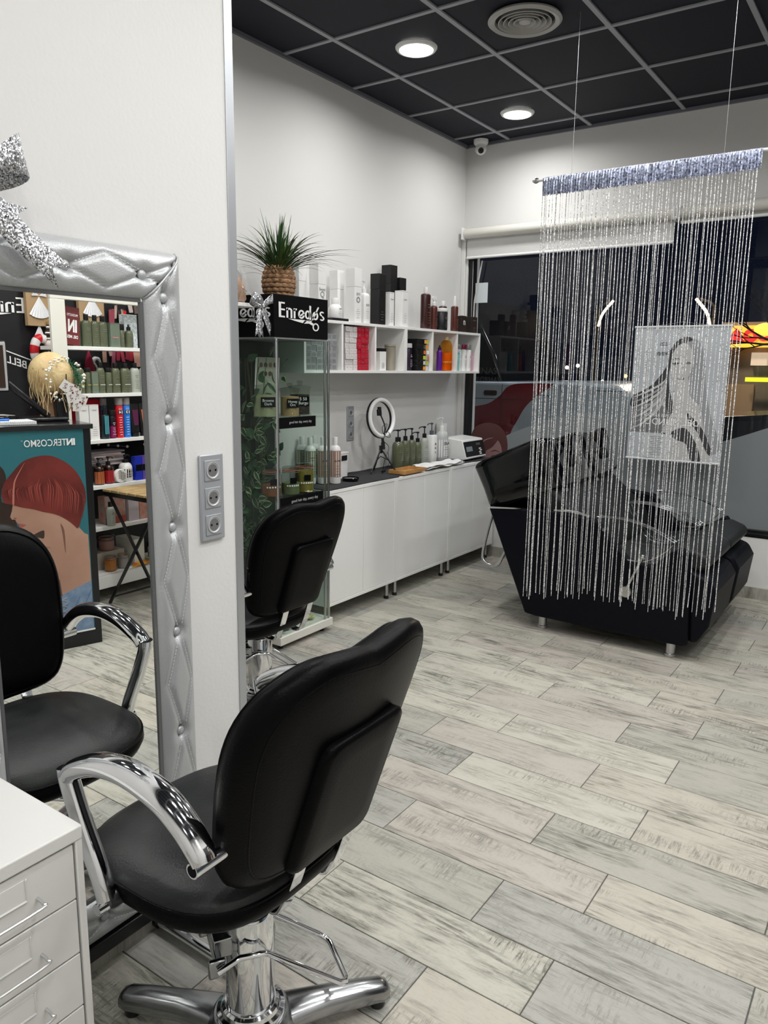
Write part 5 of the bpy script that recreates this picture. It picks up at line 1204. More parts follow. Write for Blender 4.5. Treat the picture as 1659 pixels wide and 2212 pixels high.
for q in range(2):
    a = UY0 + .060 + q * (SW + .010); b = a + SW; yc = (a + b) / 2
    # seat cushion
    def cushion(nm, prof_, y0, y1, m_, r=.03, par=wu):
        mb = MB(); mb.prism(prof_, y0, y1, 'y'); return mb.build(nm, m_, par, bevel=r, seg=4)
    cushion('seat_cushion', [(-1.42, .34), (-.86, .34), (-.82, .46), (-.88, .50), (-1.20, .455), (-1.38, .47)], a, b, LEATHERG, .028)
    cushion('seat_backrest', [(-1.40, .44), (-1.30, .46), (-1.36, .60), (-1.66, .86), (-1.73, .84), (-1.74, .76)], a + .01, b - .01, LEATHERG, .028)
    # leg rest
    cushion('leg_rest', [(-.838, .475), (-.74, .44), (-.705, .38), (-.725, .20), (-.775, .105), (-.815, .100), (-.825, .30)], a - .045 + .075 * q, b + (.010 if q else -.03), LEATHERB, .030)
    cushion('seat_front_roll', [(-.98, .47), (-.80, .46), (-.745, .50), (-.76, .545), (-.84, .575), (-.95, .55)], a, b, LEATHERG, .022)
    # tilted ceramic bowl
    U = Vector((math.cos(R(24.5)), 0, math.sin(R(24.5)))); W_ = Vector((-math.sin(R(24.5)), 0, math.cos(R(24.5)))); O_ = Vector((-1.815, yc, .855))
    k_ = 72; hw = SW / 2 + .022
    def br(ax, by, zz, notch=0, n=7, sh=0):
        out = []
        for (u, v) in superell(ax, by, n, k_, (sh, 0)):
            z = zz
            if notch and u > 0: z -= notch * math.exp(-(v / .062) ** 4) * min(1, max(0, (u - .10) / .08))
            z += .030 * (abs(v) / by) ** 4 * (1 if zz > .05 else 0)
            out.append(O_ + U * u + Vector((0, v, 0)) + W_ * z)
        return out
    rg = [br(.10, .10, -.150, sh=.02), br(.19, .20, -.148, sh=.02), br(.232, hw - .012, -.135, sh=.01), br(.246, hw, -.11), br(.244, hw, .0), br(.250, hw, .085, .05), br(.252, hw + .002, .112, .10), br(.244, hw - .006, .124, .105), br(.226, hw - .024, .112, .10), br(.20, hw - .045, .02, 0, 5), br(.16, hw - .09, -.06, 0, 4), br(.05, .05, -.085, 0, 3)]
    mb = MB(); mb.rings(rg); bw_ = mb.build('bowl', BLACKG, wu, smooth=50)
    mb = MB(); mb.obox(O_ + U * .235 + W_ * (-.02) + Vector((0, 0, 0)), U * .02, (0, .075, 0), W_ * .035); mb.build('neck_pad', LEATHER, bw_, bevel=.015, seg=3)
    mb = MB(); p0 = O_ - U * .10 - W_ * .06; mb.tube(cr([p0, p0 + W_ * .07, p0 + W_ * .11 + U * .04, p0 + W_ * .10 + U * .09], 4), .009, 8); mb.build('tap', CHROME, bw_)
    mb = MB(); mb.obox(O_ + U * .16 + W_ * (-.165) + Vector((0, -.1, 0)), U * .035, (0, .018, 0), W_ * .008); mb.build('bowl_clip', STEEL, bw_)
# armrests: curved clear acrylic with chrome edge
arc = [(-1.315, .688), (-1.20, .690), (-1.10, .676), (-1.00, .645), (-.915, .604)]; low = [(-.96, .55), (-1.03, .500), (-1.10, .484), (-1.18, .495), (-1.25, .565), (-1.30, .645)]
P1 = [(p.x, p.z) for p in cr([(x, 0, z) for x, z in arc], 5)]; P2 = [(p.x, p.z) for p in cr([(x, 0, z) for x, z in [arc[-1]] + low + [arc[0]]], 5)][1:-1]
for y in (3.880, 4.395, 4.455, 4.975):
    mb = MB(); mb.prism(P1 + P2, y - .004, y + .004, 'y'); ac = mb.build('armrest', ACRYL, wu, smooth=30)
    mb = MB(); pts = [(x, y, z + .003) for x, z in P1]; rg = []
    for i, p in enumerate(pts): rg.append([Vector(p) + Vector((0, a_ * .018, b_ * .003)) for a_, b_ in ((-1, -1), (1, -1), (1, 1), (-1, 1))])
    mb.rings(rg); mb.build('arm_top_strip', ACRYL if False else glass_mat('bright_acrylic', (.80, .84, .86), ior=1.9), ac, smooth=40)
    mb = MB(); mb.tube([(x, y - .018, z + .006) for x, z in P1], .0034, 6); mb.tube([(x, y + .018, z + .006) for x, z in P1], .0034, 6); stuff(mb.build('edge_line', CHROME, ac, smooth=60))
    mb = MB(); mb.tube([(x, y - .005, z) for x, z in P2], .0036, 6); mb.build('lower_edge', CHROME, ac, smooth=60)
    for x, z in ((-1.275, .628), (-1.062, .508)):
        mb = MB(); mb.lathe([(.0001, -.012), (.009, -.012), (.011, -.006), (.011, .004), (.0001, .010)], (x, y - .004, z), 14, axis='y'); mb.build('stud', CHROME, ac)
# lever
mb = MB(); mb.tube([(-1.062, UY0 - .016, .515), (-1.135, UY0 - .016, .325)], .006, 10); lv = mb.build('lever', STEEL, wu)
mb = MB(); mb.ball((-1.062, UY0 - .016, .518), .012, 12); mb.build('lever_knob', CHROME, lv)
mb = MB(); mb.lathe([(.0001, -.002), (.028, -.002), (.030, .004), (.030, .010)], (-1.138, UY0 - .009, .315), 24, axis='y'); mb.build('lever_disc', mat('nickel', (.50, .50, .46), .35, .9), lv)
for x, y in ((-.905, UY0 + .055), (-1.615, UY0 + .07), (-.905, UY1 - .055), (-1.615, UY1 - .06)):
    mb = MB(); mb.tube([(x, y, .012), (x, y, .082)], .024, 24); ft = mb.build('foot', STEEL, wu)
    mb = MB(); mb.lathe([(.0001, 0), (.029, 0), (.030, .004), (.028, .016), (.024, .018)], (x, y, 0), 24, cap=False); mb.build('foot_ring', STEEL, ft)
# supply hose from the bowl down to the cabinet side
hs = thing('water_hose', 'thin chrome water hose looping behind the washing unit beside the cabinets', 'hose', (-2.02, 3.99, 0))
mb = MB(); mb.tube(cr([(-1.990, 4.02, .62), (-2.015, 4.0, .50), (-2.030, 3.98, .38), (-2.020, 3.97, .325), (-1.97, 3.97, .302), (-1.925, 3.97, .315), (-1.90, 3.97, .36), (-1.86, 4.0, .46)], 6), .009, 10); mb.build('hose', STEEL, hs, smooth=70)

# ================================================================ ON THE WINDOW
mb = MB(); mb.box(-2.868, -2.763, YW + .0265, YW + .0278, 1.938, 2.084)
single(mb, 'paper_notice', mat('blank_paper', (.62, .68, .70), .7), 'small blank sheet stuck inside the window, upper left', 'paper', (-2.815, YW + .027, 2.01), smooth=0)
mb = MB(); mb.tube([(-2.862, YW - .006, 1.62), (-2.855, YW - .006, 1.95), (-2.800, YW - .006, 2.24)], .006, 6); mb.tube([(-2.878, YW - .006, 1.62), (-2.876, YW - .006, 2.24)], .0018, 6)
single(mb, 'blind_cord', mat('cord_white', (.55, .55, .55), .6), 'pale blind cord and wand hanging at the left window edge', 'cord', (-2.86, YW - .006, 1.62), smooth=60)
# face sticker on the glass (flat print)
sk = thing('face_sticker', 'brown and pink sticker of a woman\'s face on the lower left window', 'sticker', (-2.71, YW + .026, .92)); Y_ = YW + .0262
def flatxz(nm, pts, y, m_, par, sm=5, t=.0005):
    P = [(p.x, p.z) for p in cr([(x, 0, z) for x, z in pts], sm, closed=True)] if sm else pts
    mb = MB(); mb.prism(P, y - t, y, 'y'); return mb.build(nm, m_, par, smooth=0)
HB = mat('sticker_brown', (.085, .030, .028), .5); FP = mat('sticker_pink', (.26, .15, .15), .5)
def S(x, y): return (-2.885 + x * .00088, 1.105 - y * .00088)
flatxz('hair', [S(*q) for q in ((20, 330), (15, 240), (60, 130), (130, 90), (200, 78), (290, 95), (360, 160), (388, 270), (370, 370), (320, 440), (290, 470), (240, 520), (170, 560), (90, 540), (30, 450))], Y_, HB, sk)
flatxz('face', [S(*q) for q in ((150, 500), (165, 420), (160, 330), (210, 270), (285, 225), (330, 290), (330, 380), (300, 460), (250, 510), (200, 530))], Y_ - .0006, FP, sk)
flatxz('fringe', [S(*q) for q in ((120, 420), (140, 330), (200, 270), (290, 222), (240, 290), (180, 330), (150, 420), (140, 480))], Y_ - .0012, HB, sk)
flatxz('hair_highlight', [S(*q) for q in ((100, 400), (110, 300), (160, 230), (240, 205), (238, 211), (166, 240), (118, 305), (108, 400))], Y_ - .0012, FP, sk)
flatxz('eyebrow', [S(*q) for q in ((225, 335), (265, 312), (320, 330), (268, 322))], Y_ - .0012, HB, sk)
flatxz('eye', [S(*q) for q in ((232, 372), (262, 358), (300, 368), (268, 384))], Y_ - .0012, HB, sk)
flatxz('lips', [S(*q) for q in ((160, 480), (185, 464), (212, 478), (190, 500))], Y_ - .0012, mat('sticker_red', (.12, .008, .015), .5), sk)
flatxz('nose', [S(*q) for q in ((185, 430), (192, 444), (205, 442), (192, 449))], Y_ - .0012, HB, sk)

# ================================================================ HANGING POSTER (back side seen, print mirrored)
PXa, PXb, PZa, PZb, PYp = -1.578, -.990, .872, 1.726, 5.15
hp = thing('hanging_poster', 'grey hanging poster of a long-haired woman in front of the window', 'poster', ((PXa + PXb) / 2, PYp, PZa))
mb = MB(); mb.box(PXa, PXb, PYp, PYp + .0012, PZa, PZb); sh = mb.build('sheet', mat('poster_pale_grey', (.47, .50, .53), .5), hp, smooth=0)
for z in (PZa, PZb):
    mb = MB(); mb.tube([(PXa - .004, PYp, z), (PXb + .004, PYp, z)], .0075, 8); mb.build('edge_bar', mat('poster_rail', (.62, .64, .66), .3), hp)
mb = MB(); mb.tube([(PXa + .08, PYp, PZb), ((PXa + PXb) / 2, PYp, PZb + .028), (PXb - .08, PYp, PZb)], .0010, 5); mb.build('string', MATS['fine_wire'], hp)
mb = MB(); mb.tube([((PXa + PXb) / 2, PYp, PZb + .028), ((PXa + PXb) / 2, PYp + .02, 2.42)], .0006, 4); mb.build('thread', MATS['fine_wire'], hp)
sx_ = (PXb - PXa) / 1000; sz_ = (PZb - PZa) / 1500
def Q(x, y): return (PXa + x * sx_, PZb - y * sz_)
yy = PYp - .0002
gA, gB, gC, gD = mat('poster_dark', (.045, .045, .050), .5), mat('poster_mid', (.17, .175, .18), .5), mat('poster_skin', (.50, .50, .49), .5), mat('poster_hair_light', (.30, .31, .33), .5)
def L_(k): return yy - .0006 * k
flatxz('print_block', [Q(*q) for q in ((10, 880), (560, 880), (560, 1190), (10, 1190))], L_(1), gB, sh, 0)
flatxz('hair', [Q(*q) for q in ((560, 170), (480, 140), (400, 250), (375, 420), (250, 620), (120, 720), (20, 780), (10, 900), (200, 860), (340, 800), (400, 900), (430, 1000), (480, 900), (420, 700), (400, 500), (450, 330))], L_(2), gA, sh, 4)
flatxz('hair', [Q(*q) for q in ((520, 110), (640, 130), (720, 220), (760, 400), (800, 700), (880, 1000), (990, 1300), (900, 1400), (780, 1250), (690, 1000), (600, 850), (560, 600), (600, 350), (560, 200), (480, 150))], L_(2), gD, sh, 4)
flatxz('face', [Q(*q) for q in ((430, 260), (480, 180), (580, 200), (640, 330), (630, 480), (570, 610), (500, 650), (440, 580), (410, 430))], L_(3), gC, sh, 4)
flatxz('neck', [Q(*q) for q in ((480, 600), (600, 560), (640, 760), (760, 900), (820, 1200), (900, 1480), (300, 1480), (380, 1150), (480, 900))], L_(2.5), gC, sh, 4)
flatxz('hair', [Q(*q) for q in ((480, 150), (560, 110), (620, 150), (500, 190), (430, 280), (405, 420), (395, 330), (430, 220))], L_(4), gA, sh, 4)
flatxz('eye', [Q(*q) for q in ((425, 405), (460, 392), (500, 400), (462, 420))], L_(4), gA, sh, 3); flatxz('eyebrow', [Q(*q) for q in ((420, 370), (465, 345), (510, 360), (465, 355))], L_(4), gA, sh, 3)
flatxz('eye', [Q(*q) for q in ((560, 395), (600, 385), (630, 400), (595, 412))], L_(4), gB, sh, 3); flatxz('lips', [Q(*q) for q in ((490, 570), (530, 555), (575, 570), (530, 590))], L_(4), gB, sh, 3); flatxz('nose', [Q(*q) for q in ((520, 480), (528, 510), (556, 512), (530, 518))], L_(4), gB, sh, 3)
for pts in (((460, 1190), (620, 1120), (760, 1320), (800, 1500), (700, 1480), (640, 1300), (540, 1260)), ((620, 950), (700, 1010), (820, 1160), (920, 1400), (860, 1380), (760, 1180), (650, 1040)), ((360, 1210), (420, 1200), (470, 1400), (440, 1440), (390, 1340))):
    flatxz('hair', [Q(*q) for q in pts], L_(3.6), gA, sh, 4)
for k in range(7):
    flatxz('hair_strand', [Q(*q) for q in ((10, 800 + 60 * k), (150, 730 + 58 * k), (330, 620 + 40 * k), (380, 560 + 20 * k), (340, 640 + 44 * k), (160, 748 + 58 * k))], L_(3 + .2 * k), gD if k % 2 else gC, sh, 3)
flatxz('inset_card', [Q(*q) for q in ((190, 1200), (490, 1200), (480, 1480), (150, 1480))][:4], L_(5), mat('poster_card', (.55, .575, .59), .5), sh, 0)
mb = MB(); x, z = Q(230, 285); mb.text('Sweet', (x + .06, L_(6), z), (-1, 0, 0), (0, 0, 1), w=.115, shear=.35, lift=-.0004); mb.build('lettering', gA, sh, smooth=0)
mb = MB(); x, z = Q(320, 195)
for a0 in (-1, 0, 1): mb.tube([(x + .018 * math.cos(t) * (1 - .2 * abs(a0)) * .45 + a0 * .014, L_(6), z + .014 * math.sin(t)) for t in [math.pi * i / 8 for i in range(9)]], .0012, 4)
mb.tube([(x - .022, L_(6), z - .003), (x + .022, L_(6), z - .003)], .0014, 4); mb.build('crown_mark', gA, sh)
mb = MB(); x, z = Q(400, 985); mb.text('EL ALISADO MÁS RÁPIDO', (x + .02, L_(6.5), z), (-1, 0, 0), (0, 0, 1), w=.30, lift=-.0004); x, z = Q(430, 1060); mb.text('DEL MUNDO', (x + .02, L_(6.5), z), (-1, 0, 0), (0, 0, 1), w=.34, lift=-.0004); mb.build('lettering', TEXTW, sh, smooth=0)
mb = MB()
for k in range(11):
    x, z = Q(320, 1235 + 21 * k); mb.obox((x, L_(6.2), z), (.045 * (1 - .25 * (k % 3)), 0, 0), (0, .0002, 0), (0, 0, .0016))
stuff(mb.build('small_print', gB, sh, smooth=0))
# ================================================================ OUTSIDE THE WINDOW (night street)
gnd = MB(); gnd.box(-60, 30, YW + .2, 90, -.25, -.15); g_ = struct(gnd.build('street_ground', mat('asphalt', (.030, .030, .032), .8, noise=(3, 1.6)), smooth=0))
sw_ = MB(); sw_.box(-12, 8, YW + .2, YW + .95, -.15, -.02); struct(sw_.build('sidewalk', mat('sidewalk_concrete', (.16, .16, .155), .85), smooth=0))
# white van with a red swoosh, side on to the shop
VY = 6.95
VW = mat('van_paint', (.50, .56, .60), .3, coat=.3); VR = mat('van_red', (.22, .010, .018), .35)
vn = thing('van', 'pale van with a red swoosh parked right outside the window', 'van', (-4.6, VY + .9, -.15))
body = [(-2.10, .05), (-2.06, .55), (-2.07, 1.02), (-2.13, 1.22), (-2.25, 1.31), (-2.60, 1.335), (-3.26, 1.325), (-7.6, 1.29), (-7.6, .05)]
mb = MB(); mb.prism(body, VY, VY + 1.75, 'y'); bd = mb.build('lower_body', VW, vn, bevel=.03)
mb = MB(); mb.prism([(-3.42, 1.29), (-3.55, 1.62), (-3.85, 2.15), (-7.5, 2.2), (-7.5, 1.29)], VY + .06, VY + 1.70, 'y'); ub = mb.build('upper_body', mat('van_window_black', (.006, .007, .009), .12, coat=.4), vn, bevel=.03)
mb = MB(); mb.prism([(-2.25, 1.30), (-3.05, 1.322), (-3.42, 1.325), (-3.42, 1.29)], VY + .2, VY + 1.6, 'y'); mb.build('bonnet', VW, vn, bevel=.01)
def xz(pts, sm, y, t, nm, m_, par):
    P = [(p.x, p.z) for p in cr([(x, 0, z) for x, z in pts], sm, closed=True)] if sm else pts
    mb = MB(); mb.prism(P, y - t, y, 'y'); return mb.build(nm, m_, par, smooth=0)
top = [(-3.36, 1.265), (-3.28, 1.300), (-3.15, 1.312), (-2.98, 1.316), (-2.86, 1.315)]
edge2 = [(-2.93, 1.26), (-3.05, 1.18), (-3.15, 1.08), (-3.22, .96), (-3.30, .80), (-3.34, .50)]
edge1 = [(-5.2, .3), (-4.6, .75), (-4.1, .985), (-3.75, 1.060), (-3.55, 1.105), (-3.42, 1.19)]
P = [(p.x, p.z) for p in cr([(x, 0, z) for x, z in top], 4)] + [(p.x, p.z) for p in cr([(x, 0, z) for x, z in edge2], 4)] + [(-3.34, .3)] + [(p.x, p.z) for p in cr([(x, 0, z) for x, z in edge1], 4)]
mb = MB(); mb.prism(P, VY - .0025, VY, 'y'); mb.build('red_swoosh', VR, vn, smooth=0)
mb = MB(); mb.prism(rrect(-3.60, -3.46, 1.185, 1.235, .015), VY - .012, VY - .001, 'y'); mb.build('door_handle', mat('dark_handle', (.04, .02, .02), .4), vn)
for pts in (((-7.0, 1.155), (-3.05, 1.155), (-3.05, 1.150), (-7.0, 1.150)), ((-3.405, 1.30), (-3.40, 1.30), (-3.42, .3), (-3.425, .3)), ((-2.80, 1.310), (-2.795, 1.310), (-2.765, 1.12), (-2.78, .3), (-2.786, .3), (-2.770, 1.12)), ((-3.12, 1.205), (-2.92, 1.205), (-2.89, 1.18), (-2.88, .7), (-2.886, .7), (-2.896, 1.178), (-2.923, 1.199), (-3.12, 1.199)), ((-2.45, 1.262), (-2.16, 1.262), (-2.16, 1.256), (-2.45, 1.256))):
    xz(pts, 0, VY - .003, .001, 'panel_gap', TEXTB, vn)
mb = MB(); mb.text('COCINAS', (-3.70, VY + .055, 1.425), (1, 0, 0), (0, 0, 1), w=.40, bold=.01); mb.text('BAÑOS Y REFORMAS', (-3.78, VY + .055, 1.345), (1, 0, 0), (0, 0, 1), w=.64, bold=.01); mb.build('lettering', mat('dim_lettering', (.10, .10, .10), .5), vn, smooth=0)
for x in (-2.75, -6.4):
    mb = MB(); mb.lathe([(.0001, -.1), (.33, -.1), (.34, 0), (.30, .1), (.0001, .1)], (x, VY + .12, .19), 28, axis='y'); mb.build('wheel', BLACKP, vn)
# cars
def car(x0, x1, y, label, m_, hz=1.38, gz=.80):
    t = thing('car', label, 'car', ((x0 + x1) / 2, y + .85, -.15)); L_ = x1 - x0
    pr = [(x0, .05), (x0, .55), (x0 + .06 * L_, gz * .92), (x0 + .24 * L_, gz), (x0 + .38 * L_, hz * .96), (x0 + .50 * L_, hz), (x0 + .70 * L_, hz * .98), (x0 + .86 * L_, gz * 1.06), (x1 - .02, gz), (x1, .5), (x1, .05)]
    mb = MB(); mb.prism(pr, y, y + 1.7, 'y'); mb.build('car_body', m_, t, bevel=.06, seg=3)
    mb = MB(); mb.prism([(x0 + .27 * L_, gz + .02), (x0 + .395 * L_, hz * .93), (x0 + .50 * L_, hz * .965), (x0 + .68 * L_, hz * .945), (x0 + .83 * L_, gz + .05)], y - .004, y + .01, 'y'); mb.build('side_window', MATS['van_window_black'], t)
    for f in (.2, .8):
        mb = MB(); mb.lathe([(.0001, -.1), (.31, -.1), (.32, 0), (.28, .1), (.0001, .1)], (x0 + f * L_, y + .08, .17), 24, axis='y'); mb.build('wheel', BLACKP, t)
    return t
car(-1.62, 2.6, 7.75, 'pale grey car behind the hanging poster, right side of the window', mat('silver_car', (.36, .42, .44), .3, coat=.4), 1.05, .84)
car(-2.3, 2.2, 9.9, 'dark car parked farther away, its roof glinting above the pale car', mat('dark_car', (.012, .013, .016), .12, coat=.8), 1.42, .98)
# shop building across the road with a lit sign band
bl_ = thing('shop_building', 'far building with a lit red and yellow sign band across the street', 'building', (-1.0, 24, -.15))
mb = MB(); mb.box(-4.15, 6, 20.4, 26, -.15, 2.62); mb.build('facade', mat('beige_facade', (.20, .17, .145), .8), bl_)
mb = MB(); mb.box(-4.12, 6, 20.0, 20.4, 2.02, 2.52); sb = mb.build('sign_band', mat('sign_yellow', (.9, .5, .05), .5, emit=((1, .42, .04), .9)), bl_)
mb = MB(); mb.box(-4.0, 6, 19.98, 20.0, 2.02, 2.13); mb.build('sign_edge', mat('sign_amber', (.8, .6, .05), .5, emit=((.95, .60, .05), .8)), sb)
SR = mat('sign_red', (.6, .02, .02), .5, emit=((.8, .03, .03), .7))
xz([(-4.0, 2.1), (-3.72, 2.48), (-3.55, 2.15)], 0, 19.97, .01, 'red_flame', SR, sb)
for k in range(4):
    mb = MB(); mb.lathe([(.06, -.01), (.16, -.01), (.16, 0), (.06, 0)], (-3.42 + .30 * k, 19.96, 2.28 + .03 * (k % 2)), 16, axis='y', cap=False); mb.build('sign_emblem', SR, sb)
mb = MB(); mb.ball((-3.08, 19.95, 2.42), .22, 16, (1.3, .1, .7)); mb.build('sign_emblem', mat('sign_bright', (1, .7, .1), .5, emit=((1, .62, .06), 1.1)), sb)
mb = MB(); mb.box(-3.45, 5, 19.99, 20.05, 1.22, 1.32); mb.build('neon_strip', mat('yellow_neon', (.8, .8, .05), .5, emit=((.75, .85, .02), 1.1)), bl_)
mb = MB(); mb.box(-3.40, -3.05, 20.2, 20.41, 1.60, 1.90); mb.build('window', mat('lit_window', (.6, .5, .4), .5, emit=((1, .8, .6), .5)), bl_)
for x in (-3.6, -2.4, -1.2, .2):
    mb = MB(); mb.box(x - .3, x + .3, 20.30, 20.41, .2, 1.15); mb.build('window', mat('dim_shopfront', (.2, .15, .1), .4, emit=((1, .6, .3), .12)), bl_)
# bare street tree
tree = thing('street_tree', 'bare street tree silhouetted before the lit sign', 'tree', (-1.55, 12.5, -.15)); BK = mat('bark_dark', (.02, .015, .012), .9)
mb = MB(); rt = random.Random(4)
mb.tube([(-1.62, 12.5, -.15), (-1.66, 12.5, .8), (-1.72, 12.5, 1.5), (-1.76, 12.5, 1.9)], [.07, .055, .045, .035], 8); mb.build('trunk', BK, tree, smooth=60)
def branch(p, d, l, r, dep):
    e = p + d * l; q = p + d * l * .5 + Vector((rt.uniform(-.05, .05), 0, rt.uniform(-.04, .04))) * l
    mb.tube([p, q, e], [r, r * .8, r * .55], 5)
    if dep:
        for _ in range(3): branch(e if _ else q, (d + Vector((rt.uniform(-.9, .9), rt.uniform(-.5, .5), rt.uniform(-.5, .7)))).normalized(), l * rt.uniform(.55, .8), r * .6, dep - 1)
mb = MB()
for d in ((-.9, 0, .45), (-.5, .1, .9), (.3, .2, 1), (.9, 0, .5), (-1, .1, .05)): branch(Vector((-1.76, 12.5, 1.85)), Vector(d).normalized(), .42, .022, 3)
stuff(mb.build('branches', BK, tree, smooth=60))
# window reflections built as glowing curved heads on added poles
def street_lamp(x, y, z, sgn, label):
    t = thing('street_lamp', label, 'glass reflection', (x, y, -.15)); mb = MB(); mb.tube([(x, y, -.15), (x, y, z)], .05, 8); mb.tube(cr([(x, y, z), (x + sgn * .1, y, z + .12), (x + sgn * .35, y, z + .22)], 4), .03, 8); mb.build('pole', BK, t)
    pts = cr([(x + sgn * .06, y - .06, z - .42), (x + sgn * .16, y - .06, z - .10), (x + sgn * .42, y - .06, z + .22)], 5)
    mb = MB(); mb.tube(pts, [.034] * len(pts), 8); mb.build('lit_head', mat('sodium_lit', (1, .9, .7), .5, emit=((1, .82, .55), 3)), t)
street_lamp(-7.15, 20, 2.98, 1, 'curved glass reflection built as a glowing head on a pole, left of the poster')
street_lamp(-4.10, 19.2, 2.88, -1, 'curved glass reflection built as a glowing head on a pole, above the poster')
# small distant lights, one thing each
dl = random.Random(8); pts_ = [(-8.2, 1.55, 'w'), (-7.9, 1.50, 'w'), (-7.6, 1.55, 'w'), (-6.9, 1.15, 'w'), (-6.3, 1.30, 'a'), (-8.8, 1.2, 'w'), (-5.2, 2.35, 'r'), (-9.4, 1.32, 'w'), (-10.2, 1.28, 'r'), (-5.6, 1.15, 'w')]
side_ = ['a row above the van roof', 'the group']
for k, (x, z, c) in enumerate(sorted(pts_)):
    y = 30 if c != 'r' else 26; m_ = {'w': mat('far_white_light', (1, 1, 1), .5, emit=((1, .95, .85), 4)), 'a': mat('far_amber_light', (1, .8, .5), .5, emit=((1, .55, .2), 4)), 'r': mat('far_red_light', (1, .2, .2), .5, emit=((1, .08, .12), 5))}[c]
    X = x * y / 20 * 1.0; Z = 1.45 + (z - 1.45) * y / 20
    mb = MB(); mb.ball((X, y, Z), .075, 10); mb.tube([(X, y + .08, -.15), (X, y + .08, Z)], .02, 5); mb.mi = 0
    t = thing('distant_light', f'small {dict(w="white", a="amber", r="red")[c]} street light glimmering far behind the van, number {k} from the left', 'street light', (X, y, -.15), 'distant lights in the street')
    t['label'] = 'small far ' + dict(w='white', a='amber', r='red')[c] + ' light seen through the window, ' + ['leftmost of all', 'second from the left', 'third from the left', 'fourth from the left', 'fifth from the left', 'sixth from the left', 'fourth from the right', 'third from the right', 'second from the right', 'rightmost of all'][k]
    a_ = MB(); a_.ball((X, y, Z), .075, 10); a_.build('bulb', m_, t); a_ = MB(); a_.tube([(X, y + .08, -.15), (X, y + .08, Z)], .02, 5); a_.build('post', BK, t)
# ================================================================ MIRROR SIDE: OPEN SHELVING UNIT AT THE RIGHT WALL
PI = math.pi
KX0, KX1, KY0, KY1 = 1.05, 1.340, 2.507, 3.62
ku = thing('shelving_unit', 'white open shelving unit full of hair products, seen in the tufted mirror', 'shelving', ((KX0 + KX1) / 2, (KY0 + KY1) / 2, 0))
mb = MB(); mb.box(KX0, KX0 + .022, KY0, KY1, 1.798, 1.870); hd_ = mb.build('header', CREAM, ku, bevel=.004)
mb = MB(); mb.text('PROFESSIONAL', (KX0 - .0005, 2.935, 1.842), (0, -1, 0), (0, 0, 1), w=.135, spacing=1.2); mb.build('lettering', TEXTB, hd_, smooth=0)
for y in (KY0, KY1 - .09):
    mb = MB(); mb.box(KX0, KX0 + .022, y, y + .09, 0, 1.798); mb.build('upright', CREAM, ku, bevel=.002)
for y in (KY1 - .06,):
    mb = MB(); mb.box(KX1 - .022, KX1, y, y + .04, 0, 1.80); mb.build('rear_post', CREAM, ku)
SHZ = [1.546, 1.273, .997, .720, .462, .165]
for z in SHZ[:-1]:
    mb = MB(); mb.box(KX0 + .022, KX1, KY0 + .10, KY1 - .02, z - .022, z - .0005); mb.build('shelf_board', WHITE, ku, bevel=.0015)
mb = MB(); mb.box(KX0 - .01, KX1, KY0 + .09, KY1 - .02, .085, .1645); mb.build('bottom_drawer', WHITE, ku, bevel=.003)
def mbot(label, y, z, r, h, m_, cm, kind='cap', x=1.115, grp='bottles on the open shelving unit', **k):
    return bottle('product_bottle', label, (x, y, z), r, h, m_, cm, kind, rot=PI, grp=grp, **k)
# shelf 1
z = SHZ[0]
pc = thing('promo_card', 'leaning dark red promo card reading PRODUCTO IN DEL MES', 'card', (1.10, 2.664, z))
d_ = Vector((.10, .12, .985)).normalized(); rg_ = Vector((.05, -1, .12)).normalized(); nn_ = rg_.cross(d_).normalized(); cc = Vector((1.095, 2.664, z + .112))
mb = MB(); mb.obox(cc, rg_ * .043, d_ * .108, nn_ * .0015); cd = mb.build('card_sheet', mat('promo_red', (.16, .020, .022), .35), pc)
mb = MB(); mb.text('IN', cc + d_ * .0 + nn_ * .002, rg_, d_, w=.055, h=.072, bold=.05); mb.text('PRODUCTO', cc + d_ * .062 + nn_ * .002, rg_, d_, w=.066, h=.014, bold=.02); mb.text('DEL MES', cc - d_ * .062 + nn_ * .002, rg_, d_, w=.066, h=.018, bold=.03); mb.build('lettering', TEXTW, cd, smooth=0)
mbot('olive round-shouldered bottle next to the red promo card, partly hidden', 2.735, z, .030, .182, GREEN, BLACKP, x=1.15, ink=TEXTG, grp=None, capr=.45, caph=.17, sx=.7, shoulder=.2)
mbot('olive round-shouldered bottle, first full one after the promo card on the top shelf', 2.768, z, .030, .184, GREEN, BLACKP, ink=TEXTG, capr=.45, caph=.17, sx=.7, shoulder=.2, grp=None)
mbot('olive round-shouldered bottle, second full one on the top shelf', 2.825, z, .028, .182, GREEN, BLACKP, ink=TEXTG, capr=.45, caph=.17, sx=.7, shoulder=.2, grp=None)
mbot('olive round-shouldered bottle beside the sage carton on the top shelf', 2.878, z, .030, .180, GREEN, BLACKP, ink=TEXTG, capr=.45, caph=.17, sx=.7, shoulder=.2, grp=None)
cbox('product_carton', 'sage green carton with a pink line on the top shelf', (1.11, 2.946, z), .045, .066, .143, GREENC, .97, TEXTG, n=5, flip=True)
mb = MB(); mb.prism([(2.946 - .02, z + .055), (2.946 + .02, z + .055), (2.946 + .02, z + .060), (2.946 - .02, z + .060)], 1.0862, 1.0870, 'x'); mb.build('pink_line', mat('pink_line', (.7, .25, .25), .5), [o for o in bpy.data.objects if o.name.startswith('product_carton')][-1], smooth=0)
mbot('slim olive tube with a black top on the top shelf', 3.005, z, .020, .140, GREEN, BLACKP, 'flatcap', capr=.95, caph=.25, ink=TEXTG, shoulder=.03, grp=None)
